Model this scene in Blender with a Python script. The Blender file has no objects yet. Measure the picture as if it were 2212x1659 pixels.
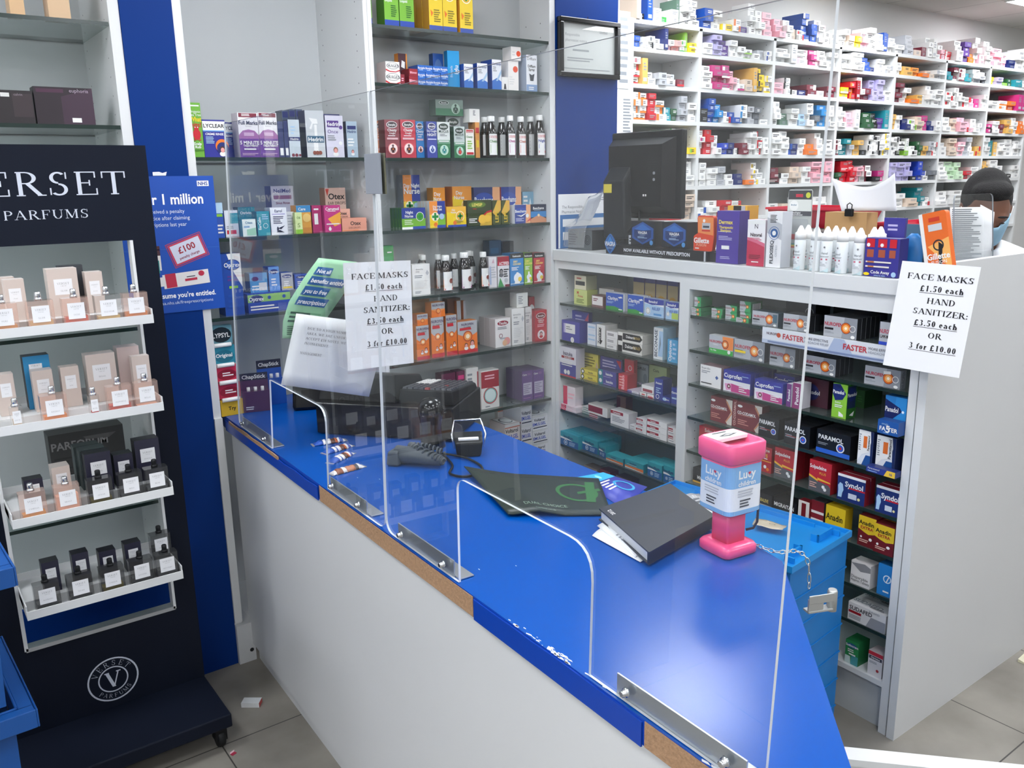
import bpy, math, random
from math import sin, cos, pi, radians, atan2, hypot
from mathutils import Vector, Matrix
SC = bpy.context.scene
COL = SC.collection
# ---------------------------------------------------------------- camera
F, YAW, PITCH, ROLL, HC = 1847.14, radians(36.265), radians(13.310), radians(-1.044), 1.74
W0, H0 = 2212, 1659
_f = Vector((sin(YAW)*cos(PITCH), cos(YAW)*cos(PITCH), -sin(PITCH)))
_r = Vector((cos(YAW), -sin(YAW), 0)); _u = _r.cross(_f)
CR = _r*cos(ROLL)+_u*sin(ROLL); CU = _u*cos(ROLL)-_r*sin(ROLL); CF = _f
CAM = Vector((0, 0, HC))
cd = bpy.data.cameras.new('camera'); cam = bpy.data.objects.new('camera', cd); COL.objects.link(cam)
cam.matrix_world = Matrix(((CR.x, CU.x, -CF.x, 0), (CR.y, CU.y, -CF.y, 0), (CR.z, CU.z, -CF.z, HC), (0, 0, 0, 1)))
cd.sensor_width = 36; cd.lens = 36*F/W0; cd.clip_start = .02; cd.clip_end = 60
SC.camera = cam
# ---------------------------------------------------------------- view and light
vs = SC.view_settings
vs.view_transform = 'Standard'; vs.look = 'None'; vs.gamma = 1; vs.use_curve_mapping = False; vs.exposure = 0.0
wd = bpy.data.worlds.new('world'); SC.world = wd; wd.use_nodes = True
wd.node_tree.nodes['Background'].inputs[0].default_value = (.9, .95, 1, 1)
wd.node_tree.nodes['Background'].inputs[1].default_value = .3
LIGHT_W = 22.0      # emission of the ceiling light panels
CEIL = 2.87
try:
    SC.cycles.max_bounces = 10; SC.cycles.transparent_max_bounces = 24; SC.cycles.caustics_reflective = False; SC.cycles.caustics_refractive = False
except Exception: pass
# light panels: grid cells (x0, y0) of .6 m tiles that glow
LIGHTS = [(6.37, 2.4), (4.57, 2.4), (2.77, 2.4), (.97, 1.8), (4.57, .6), (2.77, .6), (.97, 0), (-.83, 1.8), (-.83, 0), (.97, -1.8), (-.83, -1.8), (-2.63, 1.8), (-2.63, .6), (-2.63, -.6), (-2.63, -1.8), (6.37, .6), (2.77, -1.2), (4.57, -1.2)]  # leftmost column added to brighten counter front; last two put back for end panel

def ray(px, py): return CF+CR*((px-W0/2)/F)-CU*((py-H0/2)/F)
def proj(p):
    q = Vector(p)-CAM; z = q.dot(CF); return (W0/2+F*q.dot(CR)/z, H0/2-F*q.dot(CU)/z)
def hit(px, py, o, n):
    d = ray(px, py); n = Vector(n); return CAM+d*((Vector(o)-CAM).dot(n)/d.dot(n))
def atz(px, py, z): return hit(px, py, (0, 0, z), (0, 0, 1))
class Frame:                     # a vertical plane: origin, right-hand direction u, inward direction n
    def __init__(s, o, u):
        s.o = Vector(o); s.u = Vector(u).normalized(); s.n = Vector((-s.u.y, s.u.x, 0)); s.a = atan2(s.u.y, s.u.x)
    def loc(s, px, py, w=0):
        p = hit(px, py, s.o+s.n*w, s.n)-s.o; return p.dot(s.u), p.z
    def pt(s, a, w, z): return s.o+s.u*a+s.n*w+Vector((0, 0, z))
    def mat(s, a, w, z, rz=0): return Matrix.Translation(s.pt(a, w, z)) @ Matrix.Rotation(s.a+rz, 4, 'Z')
YB = 2.951
FW = Frame((0, YB, 0), (1, 0, 0))                       # front plane of the wall units
FC = Frame((2.41, 2.951, 0), (-.0314, -1, 0))           # front plane of the low medicine counter
FA = Frame((.914, 2.95, 0), (-.0385, -1, 0))            # plane of the clear screens
FD = Frame((0, 3.2, 0), (1, 0, 0))                      # front plane of the dispensary rack

# ---------------------------------------------------------------- materials
def lin(h):
    h = h.lstrip('#'); h = ''.join(q*2 for q in h) if len(h) == 3 else h; c = [int(h[i:i+2], 16)/255 for i in (0, 2, 4)]
    return tuple(x/12.92 if x <= .04045 else ((x+.055)/1.055)**2.4 for x in c)+(1,)
PAL = dict(w='eeeeec', k='15161a', n='1b2a6b', b='1d4fa8', c='1f86c8', t='2b93a0', g='3a9a45', l='8cc63f', y='f3d21f', o='ee7a22', r='c8202f', p='c2317d', v='5b3a8c', m='7a2c3c', s='b9bcc2', e='d9c6b4', q='8d9298', d='3a3d44', h='e8a09a', z='f6b9c6', a='a9c9e6', f='c9e2c4', i='b8b2dc', j='6c7178', x='2c5a3a', u='e2b35e', G='5d7a6a', B='2746b8', R='a01c28', D='23262d', Y='c99a3a', S='dcdcda', T='157f8a', O='f59a3c', P='9b6aa8', M='4a2430')
MATS = {}
def mat(name, col='eeeeec', rough=.45, metal=0, spec=.5, coat=0, noise=0, nscale=20, emit=0, bump=0):
    if name in MATS: return MATS[name]
    m = bpy.data.materials.new(name); m.use_nodes = True; nt = m.node_tree; b = nt.nodes['Principled BSDF']
    c = lin(PAL.get(col, col)); b.inputs['Base Color'].default_value = c
    b.inputs['Roughness'].default_value = rough; b.inputs['Metallic'].default_value = metal
    b.inputs['Specular IOR Level'].default_value = spec
    if coat: b.inputs['Coat Weight'].default_value = coat; b.inputs['Coat Roughness'].default_value = .08
    if emit: b.inputs['Emission Color'].default_value = c; b.inputs['Emission Strength'].default_value = emit
    if noise or bump:
        tc = nt.nodes.new('ShaderNodeTexCoord'); nz = nt.nodes.new('ShaderNodeTexNoise'); nz.inputs['Scale'].default_value = nscale; nz.inputs['Detail'].default_value = 6
        nt.links.new(tc.outputs['Object'], nz.inputs['Vector'])
    if noise:
        rp = nt.nodes.new('ShaderNodeMapRange'); rp.inputs[3].default_value = 1-noise; rp.inputs[4].default_value = 1+noise
        mx = nt.nodes.new('ShaderNodeMix'); mx.data_type = 'RGBA'; mx.blend_type = 'MULTIPLY'; mx.inputs[0].default_value = 1; mx.inputs[6].default_value = c
        nt.links.new(nz.outputs[0], rp.inputs[0]); nt.links.new(rp.outputs[0], mx.inputs[7]); nt.links.new(mx.outputs[2], b.inputs['Base Color'])
    if bump:
        bp = nt.nodes.new('ShaderNodeBump'); bp.inputs['Strength'].default_value = bump; bp.inputs['Distance'].default_value = .01
        nt.links.new(nz.outputs[0], bp.inputs['Height']); nt.links.new(bp.outputs[0], b.inputs['Normal'])
    MATS[name] = m; return m
def clearmat(name, col, ior=1.49, trans=(1, 1, 1), rough=0.0, body=0, gain=1.25):
    """thin clear sheet: transparent body, mirror reflection by angle"""
    m = bpy.data.materials.new(name); m.use_nodes = True; nt = m.node_tree; nt.nodes.remove(nt.nodes['Principled BSDF'])
    out = nt.nodes['Material Output']; tr = nt.nodes.new('ShaderNodeBsdfTransparent'); tr.inputs[0].default_value = (*trans, 1)
    gl = nt.nodes.new('ShaderNodeBsdfGlossy'); gl.inputs['Roughness'].default_value = rough
    fr = nt.nodes.new('ShaderNodeFresnel'); fr.inputs[0].default_value = ior
    mx = nt.nodes.new('ShaderNodeMixShader'); src = tr
    if body:
        df = nt.nodes.new('ShaderNodeBsdfDiffuse'); df.inputs[0].default_value = lin(col); m2 = nt.nodes.new('ShaderNodeMixShader'); m2.inputs[0].default_value = body
        nt.links.new(tr.outputs[0], m2.inputs[1]); nt.links.new(df.outputs[0], m2.inputs[2]); src = m2
    ge = nt.nodes.new('ShaderNodeNewGeometry'); inv = nt.nodes.new('ShaderNodeMath'); inv.operation = 'SUBTRACT'; inv.inputs[0].default_value = 1; nt.links.new(ge.outputs['Backfacing'], inv.inputs[1])
    mu = nt.nodes.new('ShaderNodeMath'); mu.operation = 'MULTIPLY'; nt.links.new(fr.outputs[0], mu.inputs[0]); nt.links.new(inv.outputs[0], mu.inputs[1])   # one reflection per sheet, on its outer face
    m3 = nt.nodes.new('ShaderNodeMath'); m3.operation = 'MULTIPLY'; m3.inputs[1].default_value = gain; m3.use_clamp = True; nt.links.new(mu.outputs[0], m3.inputs[0])
    nt.links.new(m3.outputs[0], mx.inputs[0]); nt.links.new(src.outputs[0], mx.inputs[1]); nt.links.new(gl.outputs[0], mx.inputs[2]); nt.links.new(mx.outputs[0], out.inputs[0])
    MATS[name] = m
def gm(name):                                            # a material by name; unknown names are card colours
    if name in MATS: return MATS[name]
    return mat(name, name, .42)
mat('white_lam', 'dddfdf', .35, noise=.02, nscale=3); mat('white_panel', 'd2d4d5', .38, noise=.03, nscale=2.5); mat('white_wall', 'dcdcda', .7)
mat('inner_grey', 'c3c7c8', .5); mat('blue_pillar', '04327a', .55, spec=.15); mat('navy_board', '0c1322', .6, spec=.2, noise=.06, nscale=8)
mat('blue_top', '004ca4', .22, spec=.38, noise=.03, nscale=5); mat('blue_edge', '0b3fa6', .3); mat('tote', '1377c4', .45, noise=.06, nscale=9); mat('tote_shaded', '0a4a90', .5, noise=.08, nscale=9); mat('tote_lid', '1c8fdb', .4, noise=.04, nscale=9)  # left crates use a copy of the tote blue, darkened for shade there
mat('chipboard', 'a58364', .9, noise=.35, nscale=160, bump=.4); mat('alu', 'c3c7cc', .35, metal=.9); mat('steel', 'd5d8dc', .2, metal=1); mat('zinc', 'b9bbb9', .45, metal=.8)
mat('black_plastic', '121417', .45, spec=.3); mat('black_gloss', '0c0d10', .18); mat('dark_grey', '23262a', .5, spec=.3); mat('grey_plastic', '41484f', .5)
mat('paper', 'e9eaec', .8); mat('print', '1c1c20', .8); mat('printgrey', '77797e', .8); mat('sign_white', 'c9cfdb', .5); mat('pink', 'ee4f88', .3, coat=.2); mat('pin', '6d7070', .8)
mat('glass_edge', '23332f', .2); mat('acryl_edge', 'dfe5ea', .25, spec=.6); mat('acryl_edge2', '9aa2a8', .3); mat('hair', '0e0d0d', .75, noise=.5, nscale=220, bump=.5); mat('skin', '6f4a38', .5, noise=.06, nscale=30); mat('coat_cloth', 'dfe3e6', .85, noise=.03, nscale=30, bump=.2); mat('trouser', '23262e', .85)
mat('mask_blue', '8fb4c8', .9); mat('white_plastic', 'f0f0ee', .3); mat('amber_dark', '17110f', .12, coat=.5); mat('kraft', 'b08a5c', .75, noise=.06, nscale=20); mat('foil', 'd8d8da', .25, metal=.6)
clearmat('acrylic', 'ffffff', 1.49, (.975, .985, .985), body=.008)
clearmat('shelf_glass', 'aebfbc', 1.5, (.82, .87, .86), body=.10)
clearmat('bottle_glass', 'ffffff', 1.45, (.93, .92, .91), body=.05); clearmat('bottle_pink', 'e9cfc4', 1.45, (.97, .9, .87), body=.22); clearmat('bottle_smoke', '6a6c6e', 1.45, (.66, .66, .66), body=.14)
clearmat('plastic_film', 'ffffff', 1.45, (.95, .96, .97), .1, body=.08)
def tile_floor():
    m = mat('floor_tile', 'a6a39c', .45); nt = m.node_tree; b = nt.nodes['Principled BSDF']; N = nt.nodes.new; K = nt.links.new
    ge = N('ShaderNodeNewGeometry'); sp = N('ShaderNodeSeparateXYZ'); K(ge.outputs['Position'], sp.inputs[0]); prev = None
    for ax, off in ((0, .655), (1, 2.497)):
        a = N('ShaderNodeMath'); a.operation = 'SUBTRACT'; a.inputs[1].default_value = off-5.14; K(sp.outputs[ax], a.inputs[0])
        d = N('ShaderNodeMath'); d.operation = 'PINGPONG'; d.inputs[1].default_value = .257; K(a.outputs[0], d.inputs[0])
        l = N('ShaderNodeMath'); l.operation = 'LESS_THAN'; l.inputs[1].default_value = .0022; K(d.outputs[0], l.inputs[0])
        if prev is None: prev = l
        else:
            mx = N('ShaderNodeMath'); mx.operation = 'MAXIMUM'; K(prev.outputs[0], mx.inputs[0]); K(l.outputs[0], mx.inputs[1]); prev = mx
    nz = N('ShaderNodeTexNoise'); nz.inputs['Scale'].default_value = 3.5; nz.inputs['Detail'].default_value = 8; K(ge.outputs['Position'], nz.inputs['Vector'])
    cr = N('ShaderNodeValToRGB'); cr.color_ramp.elements[0].color = lin('767169'); cr.color_ramp.elements[1].color = lin('98938a'); cr.color_ramp.elements[0].position = .3; cr.color_ramp.elements[1].position = .7; K(nz.outputs[0], cr.inputs[0])
    mc = N('ShaderNodeMix'); mc.data_type = 'RGBA'; K(prev.outputs[0], mc.inputs[0]); K(cr.outputs[0], mc.inputs[6]); mc.inputs[7].default_value = lin('3c3a36'); K(mc.outputs[2], b.inputs['Base Color'])
def tile_ceiling():
    m = mat('ceiling_tile', 'd4d2cc', .9); nt = m.node_tree; b = nt.nodes['Principled BSDF']; N = nt.nodes.new; K = nt.links.new
    ge = N('ShaderNodeNewGeometry'); sp = N('ShaderNodeSeparateXYZ'); K(ge.outputs['Position'], sp.inputs[0]); prev = None
    for ax, off in ((0, 6.37), (1, 3.0)):
        a = N('ShaderNodeMath'); a.operation = 'SUBTRACT'; a.inputs[1].default_value = off-12; K(sp.outputs[ax], a.inputs[0])
        d = N('ShaderNodeMath'); d.operation = 'PINGPONG'; d.inputs[1].default_value = .3; K(a.outputs[0], d.inputs[0])
        l = N('ShaderNodeMath'); l.operation = 'LESS_THAN'; l.inputs[1].default_value = .007; K(d.outputs[0], l.inputs[0])
        if prev is None: prev = l
        else:
            mx = N('ShaderNodeMath'); mx.operation = 'MAXIMUM'; K(prev.outputs[0], mx.inputs[0]); K(l.outputs[0], mx.inputs[1]); prev = mx
    mc = N('ShaderNodeMix'); mc.data_type = 'RGBA'; K(prev.outputs[0], mc.inputs[0]); mc.inputs[6].default_value = lin('d4d2cc'); mc.inputs[7].default_value = lin('b4b2ad'); K(mc.outputs[2], b.inputs['Base Color'])
tile_floor(); tile_ceiling()
mat('lamp_glow', 'f6f9ff', .5, emit=LIGHT_W)

# ---------------------------------------------------------------- mesh building
class M:
    def __init__(s): s.v = []; s.f = []; s.mi = []; s.sm = []; s.mats = []
    def m(s, n):
        if n not in s.mats: s.mats.append(n)
        return s.mats.index(n)
    def poly(s, pts, mt, sm=False):
        i = len(s.v); s.v += [tuple(p) for p in pts]; s.f.append(list(range(i, i+len(pts)))); s.mi.append(s.m(mt)); s.sm.append(sm)
    def raw(s, vs, fs, mt, sm=False):
        i = len(s.v); k = s.m(mt); s.v += [tuple(p) for p in vs]
        for f in fs: s.f.append([i+j for j in f]); s.mi.append(k); s.sm.append(sm)
    def box(s, x0, y0, z0, x1, y1, z1, mt, **k):
        v = [(x0, y0, z0), (x1, y0, z0), (x1, y1, z0), (x0, y1, z0), (x0, y0, z1), (x1, y0, z1), (x1, y1, z1), (x0, y1, z1)]
        i = len(s.v); s.v += v
        for key, f in (('f', (0, 1, 5, 4)), ('r', (1, 2, 6, 5)), ('k', (2, 3, 7, 6)), ('l', (3, 0, 4, 7)), ('t', (4, 5, 6, 7)), ('b', (3, 2, 1, 0))):
            s.f.append([i+j for j in f]); s.mi.append(s.m(k.get(key, mt))); s.sm.append(False)
        return s
    def hexa(s, b, t, mt, **k):                              # 4 bottom points, 4 top points
        i = len(s.v); s.v += [tuple(p) for p in list(b)+list(t)]
        for key, f in (('f', (0, 1, 5, 4)), ('r', (1, 2, 6, 5)), ('k', (2, 3, 7, 6)), ('l', (3, 0, 4, 7)), ('t', (4, 5, 6, 7)), ('b', (3, 2, 1, 0))):
            s.f.append([i+j for j in f]); s.mi.append(s.m(k.get(key, mt))); s.sm.append(False)
        return s
    def ext(s, pts, a, b, mt, edge=None, ax='z', sm=False):   # extrude a 2-D outline along an axis
        def P(u, v, t): return (u, v, t) if ax == 'z' else ((u, t, v) if ax == 'y' else (t, u, v))
        n = len(pts); i = len(s.v); s.v += [P(u, v, a) for u, v in pts]+[P(u, v, b) for u, v in pts]
        e = s.m(edge or mt); k = s.m(mt)
        s.f.append([i+j for j in range(n)][::-1]); s.mi.append(k); s.sm.append(False)
        s.f.append([i+n+j for j in range(n)]); s.mi.append(k); s.sm.append(False)
        for j in range(n): s.f.append([i+j, i+(j+1) % n, i+n+(j+1) % n, i+n+j]); s.mi.append(e); s.sm.append(sm)
        return s
    def lathe(s, prof, mt, seg=16, c=(0, 0, 0), sx=1, sy=1, mats=None):
        i = len(s.v)
        for r, z in prof:
            for j in range(seg): s.v.append((c[0]+r*sx*cos(2*pi*j/seg), c[1]+r*sy*sin(2*pi*j/seg), c[2]+z))
        for q in range(len(prof)-1):
            k = s.m(mats[q] if mats else mt)
            for j in range(seg): s.f.append([i+q*seg+j, i+q*seg+(j+1) % seg, i+(q+1)*seg+(j+1) % seg, i+(q+1)*seg+j]); s.mi.append(k); s.sm.append(True)
        s.f.append([i+j for j in range(seg)][::-1]); s.mi.append(s.m(mats[0] if mats else mt)); s.sm.append(False)
        e = i+(len(prof)-1)*seg; s.f.append([e+j for j in range(seg)]); s.mi.append(s.m(mats[-1] if mats else mt)); s.sm.append(False)
        return s
    def tube(s, path, r, mt, seg=8):
        path = [Vector(p) for p in path]; i = len(s.v); n = len(path); up = Vector((0, 0, 1)); rings = []
        for q, p in enumerate(path):
            t = (path[min(q+1, n-1)]-path[max(q-1, 0)]).normalized()
            if abs(t.dot(up)) > .98: up = Vector((1, 0, 0)) if abs(t.x) < .9 else Vector((0, 1, 0))
            a = t.cross(up).normalized(); b = t.cross(a).normalized(); up = -b if abs(t.dot(b)) < .1 else up
            rr = r[q] if isinstance(r, (list, tuple)) else r
            for j in range(seg): s.v.append(tuple(p+a*rr*cos(2*pi*j/seg)+b*rr*sin(2*pi*j/seg)))
        k = s.m(mt)
        for q in range(n-1):
            for j in range(seg): s.f.append([i+q*seg+j, i+q*seg+(j+1) % seg, i+(q+1)*seg+(j+1) % seg, i+(q+1)*seg+j]); s.mi.append(k); s.sm.append(True)
        s.f.append([i+j for j in range(seg)][::-1]); s.mi.append(k); s.sm.append(False)
        s.f.append([i+(n-1)*seg+j for j in range(seg)]); s.mi.append(k); s.sm.append(False)
        return s
    def sheet(s, fn, nu, nv, mt, th=.0004, back=None, face=None):  # curved sheet with a little thickness
        g = [[Vector(fn(a/nu, b/nv)) for a in range(nu+1)] for b in range(nv+1)]
        i = len(s.v); nn = (nu+1)*(nv+1); top = []; bot = []
        for b in range(nv+1):
            for a in range(nu+1):
                du = g[b][min(a+1, nu)]-g[b][max(a-1, 0)]; dv = g[min(b+1, nv)][a]-g[max(b-1, 0)][a]; nr = du.cross(dv).normalized()
                top.append(tuple(g[b][a]+nr*th/2)); bot.append(tuple(g[b][a]-nr*th/2))
        s.v += top+bot; k = s.m(mt); kb = s.m(back or mt); I = lambda a, b, o: i+o*nn+b*(nu+1)+a
        for b in range(nv):
            for a in range(nu):
                s.f.append([I(a, b, 0), I(a+1, b, 0), I(a+1, b+1, 0), I(a, b+1, 0)]); s.mi.append(k); s.sm.append(True)
                s.f.append([I(a, b+1, 1), I(a+1, b+1, 1), I(a+1, b, 1), I(a, b, 1)]); s.mi.append(kb); s.sm.append(True)
        ed = [(a, 0) for a in range(nu+1)]+[(nu, b) for b in range(1, nv+1)]+[(a, nv) for a in range(nu-1, -1, -1)]+[(0, b) for b in range(nv-1, 0, -1)]
        for q in range(len(ed)):
            a, b = ed[q]; a2, b2 = ed[(q+1) % len(ed)]; s.f.append([I(a, b, 1), I(a2, b2, 1), I(a2, b2, 0), I(a, b, 0)]); s.mi.append(k); s.sm.append(False)
        return s
    def xf(s, mx, i0=0):                                     # transform the points added since i0
        for i in range(i0, len(s.v)): s.v[i] = tuple(mx @ Vector(s.v[i]))
        return s
    def mesh(s, name):
        me = bpy.data.meshes.new(name); me.from_pydata(s.v, [], s.f)
        for n in s.mats: me.materials.append(gm(n))
        me.polygons.foreach_set('material_index', s.mi); me.polygons.foreach_set('use_smooth', s.sm); me.update(); return me
    def build(s, name, parent=None, mx=None, bev=0, seg=2, weld=False):
        o = bpy.data.objects.new(name, s.mesh(name)); COL.objects.link(o)
        if mx is not None: o.matrix_world = mx
        if parent is not None: o.parent = parent
        if weld: md = o.modifiers.new('weld', 'WELD'); md.merge_threshold = .0002
        if bev: md = o.modifiers.new('bevel', 'BEVEL'); md.width = bev; md.segments = seg; md.limit_method = 'ANGLE'; md.angle_limit = .6
        return o
def T(x, y, z, rz=0): return Matrix.Translation((x, y, z)) @ Matrix.Rotation(rz, 4, 'Z')
LABELS = {}
def tag(o, label, cat, group=None):
    o['label'] = label; o['category'] = cat
    if group: o['group'] = group
    LABELS.setdefault(label, []).append(o)
    return o
def thing(name, label, cat, mx=None, group=None):
    o = bpy.data.objects.new(name, None); o.empty_display_size = .05; COL.objects.link(o)
    if mx is not None: o.matrix_world = mx
    return tag(o, label, cat, group)
def struct(o): o['kind'] = 'structure'; return o
def dup(root, mx, label, group=None):
    r = root.copy(); COL.objects.link(r); r.matrix_world = mx
    for ch in list(root.children):
        c = ch.copy(); COL.objects.link(c); c.parent = r
        for g in ch.children: d = g.copy(); COL.objects.link(d); d.parent = c
    tag(r, label, root['category'], group or root.get('group')); return r

# ---------------------------------------------------------------- lettering
GL = {}
def sans(t, bold=0):
    if (t, bold) in GL: return GL[t, bold]
    c = bpy.data.curves.new('lettering', 'FONT'); c.body = t; c.resolution_u = 2; c.offset = bold
    o = bpy.data.objects.new('lettering', c); me = o.to_mesh()
    vs = [(v.co.x, v.co.y) for v in me.vertices]; fs = [list(p.vertices) for p in me.polygons]
    o.to_mesh_clear(); bpy.data.objects.remove(o); bpy.data.curves.remove(c)
    x0 = min((v[0] for v in vs), default=0); x1 = max((v[0] for v in vs), default=1)
    r = ([((x-x0)/.71, y/.71) for x, y in vs], fs, (x1-x0)/.71); GL[t, bold] = r; return r
# a drawn roman letter: strokes in a box of cap height 1.  l x0 y0 x1 y1 (k thick / t thin), a cx cy rx ry from to, s x y (serif)
SER = {'A': ('l .1 0 .42 1 t;l .42 1 .78 0 k;l .22 .34 .66 .34 t;s .1 0;s .78 0', .88), 'B': ('l .18 0 .18 1 k;a .36 .75 .28 .25 -90 90;a .36 .26 .33 .26 -90 90;l .1 .98 .38 .98 t;l .1 .02 .38 .02 t;l .1 .51 .4 .51 t', .74),
 'C': ('a .45 .5 .38 .51 48 312;l .74 .68 .74 .97 t', .82), 'D': ('l .18 0 .18 1 k;a .36 .5 .44 .5 -90 90;l .08 .98 .38 .98 t;l .08 .02 .38 .02 t', .86), 'E': ('l .18 0 .18 1 k;l .06 .98 .68 .98 t;l .06 .02 .72 .02 t;l .18 .52 .5 .52 t;l .68 1 .68 .74 t;l .71 0 .71 .28 t;l .5 .4 .5 .64 t', .76),
 'F': ('l .18 0 .18 1 k;l .06 .98 .66 .98 t;l .18 .5 .48 .5 t;l .66 1 .66 .74 t;l .48 .38 .48 .62 t;s .18 0', .7), 'G': ('a .45 .5 .38 .51 48 330;l .74 .68 .74 .97 t;l .74 .04 .74 .4 k;l .56 .4 .86 .4 t', .9), 'H': ('l .18 0 .18 1 k;l .74 0 .74 1 k;l .18 .52 .74 .52 t;s .18 0;s .18 1;s .74 0;s .74 1', .92),
 'I': ('l .2 0 .2 1 k;s .2 0;s .2 1', .4), 'K': ('l .18 0 .18 1 k;l .22 .42 .72 .98 t;l .36 .56 .78 0 k;s .18 0;s .18 1;s .78 0;s .7 1', .9), 'L': ('l .18 0 .18 1 k;l .06 .02 .68 .02 t;l .67 0 .67 .3 t;s .18 1', .72), 'M': ('l .14 0 .14 1 t;l .16 1 .52 .06 k;l .52 .06 .86 1 t;l .88 0 .88 1 k;s .14 0;s .14 1;s .88 0;s .88 1', 1.04),
 'N': ('l .14 0 .14 1 t;l .18 1 .76 0 k;l .78 0 .78 1 t;s .14 0;s .12 1;s .78 1', .9), 'O': ('a .45 .5 .4 .51 0 360', .9), 'P': ('l .18 0 .18 1 k;a .36 .74 .33 .26 -90 90;l .08 .98 .38 .98 t;l .18 .5 .38 .5 t;s .18 0', .72), 'R': ('l .18 0 .18 1 k;a .36 .75 .31 .25 -90 90;l .08 .98 .38 .98 t;l .18 .52 .38 .52 t;l .4 .52 .76 0 k;s .18 0;s .79 0', .86),
 'S': ('a .34 .75 .25 .25 40 270 S;a .34 .255 .27 .26 -140 90 S;l .58 .7 .58 .98 t;l .09 .03 .09 .32 t', .68), 'T': ('l .4 0 .4 1 k;l .04 .98 .76 .98 t;l .04 1 .04 .72 t;l .76 1 .76 .72 t;s .4 0', .8), 'U': ('l .18 .3 .18 1 k;a .46 .3 .29 .3 180 360;l .74 .3 .74 1 t;s .18 1;s .74 1', .9), 'V': ('l .1 1 .44 0 k;l .44 0 .76 1 t;s .1 1;s .76 1', .86),
 'W': ('l .08 1 .36 0 k;l .36 0 .62 1 t;l .6 1 .88 0 k;l .88 0 1.14 1 t;s .08 1;s 1.14 1', 1.22), 'Y': ('l .42 0 .42 .46 k;l .1 1 .42 .44 k;l .42 .44 .72 1 t;s .42 0;s .1 1;s .72 1', .82), 'Z': ('l .64 .98 .12 .02 k;l .08 .98 .68 .98 t;l .08 .02 .68 .02 t;l .08 1 .08 .76 t;l .68 0 .68 .26 t', .76), 'Q': ('a .45 .5 .4 .51 0 360;l .5 .1 .84 -.16 k', .9),
 '0': ('a .29 .5 .23 .51 0 360', .58), '1': ('l .3 0 .3 1 k;l .12 .84 .28 .96 t;s .3 0', .58), '2': ('a .28 .73 .22 .27 -20 170;l .48 .6 .1 .04 k;l .08 .04 .52 .04 k', .58), '3': ('a .26 .75 .2 .25 -90 150;a .26 .26 .24 .27 -150 90', .58), '5': ('a .26 .32 .24 .33 -150 110;l .14 .56 .14 .98 t;l .13 .96 .5 .96 k', .58), '£': ('a .36 .72 .2 .28 10 190;l .22 .06 .22 .74 k;l .06 .42 .46 .42 t;l .06 .05 .56 .05 k;l .56 .04 .56 .2 t', .64),
 'a': ('a .25 .18 .19 .19 60 300;l .42 0 .42 .46 k;a .26 .46 .18 .2 0 170', .58), 'c': ('a .26 .33 .2 .34 40 320', .48), 'e': ('a .26 .33 .21 .34 0 320;l .07 .36 .46 .36 t', .52), 'h': ('l .16 0 .16 1 k;l .44 0 .44 .46 k;a .3 .44 .16 .22 0 180;s .16 0;s .44 0', .62), 'f': ('l .2 0 .2 .8 k;a .36 .78 .16 .22 40 180;l .06 .62 .38 .62 t;s .2 0', .4), 'o': ('a .26 .33 .22 .34 0 360', .54), 'r': ('l .16 0 .16 .66 k;a .32 .44 .16 .22 40 180;s .16 0', .46), ':': ('d .14 .1;d .14 .56', .3), '.': ('d .14 .08', .28), ' ': ('', .3), "'": ('l .1 .75 .1 1 k', .2), '-': ('l .06 .34 .3 .34 t', .36)}
def serif(t, wk=.15, wt=.05, sp=.06):
    key = ('$'+t, wk, wt, sp)
    if key in GL: return GL[key]
    vs = []; fs = []; X = 0
    def q(pts): i = len(vs); vs.extend((X+a, b) for a, b in pts); fs.append(list(range(i, i+len(pts))))
    for ch in t:
        g, adv = SER.get(ch, SER.get(ch.upper(), ('', .4)))
        for st in filter(None, g.split(';')):
            p = st.split(); n = [float(a) for a in p[1:] if a not in 'ktS']
            if p[0] == 'l':
                w = (wk if p[-1] == 'k' else wt)/2; dx, dy = n[2]-n[0], n[3]-n[1]
                if abs(dx) > abs(dy)*.2 and abs(dy) > .2:     # slanted: keep the horizontal cut
                    k = hypot(dx, dy)/abs(dy); q([(n[0]-w*k, n[1]), (n[0]+w*k, n[1]), (n[2]+w*k, n[3]), (n[2]-w*k, n[3])])
                elif abs(dx) > abs(dy): q([(n[0], n[1]-w), (n[2], n[3]-w), (n[2], n[3]+w), (n[0], n[1]+w)])
                else: q([(n[0]-w, n[1]), (n[0]+w, n[1]), (n[2]+w, n[3]), (n[2]-w, n[3])])
            elif p[0] == 's': l = .13 if wk > .1 else .1; y = n[1]; q([(n[0]-l, y-(wt if y > .5 else 0)), (n[0]+l, y-(wt if y > .5 else 0)), (n[0]+l, y+(0 if y > .5 else wt)), (n[0]-l, y+(0 if y > .5 else wt))])
            elif p[0] == 'd': r = .55*wk; q([(n[0]+r*cos(a*pi/4), n[1]+r*sin(a*pi/4)) for a in range(8)])
            else:
                a0, a1 = radians(n[4]), radians(n[5]); m = 14; S_ = p[-1] == 'S'
                for j in range(m):
                    pts = []
                    for a in (a0+(a1-a0)*j/m, a0+(a1-a0)*(j+1)/m):
                        pts.append([(n[0]+n[2]*cos(a), n[1]+n[3]*sin(a)), (n[0]+(n[2]-(wk if not S_ else wk*.9))*cos(a), n[1]+(n[3]-(wt if not S_ else wk*.55))*sin(a))])
                    q([pts[0][0], pts[1][0], pts[1][1], pts[0][1]])
        X += adv+sp
    r = (vs, fs, max(X-sp, .1)); GL[key] = r; return r
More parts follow.
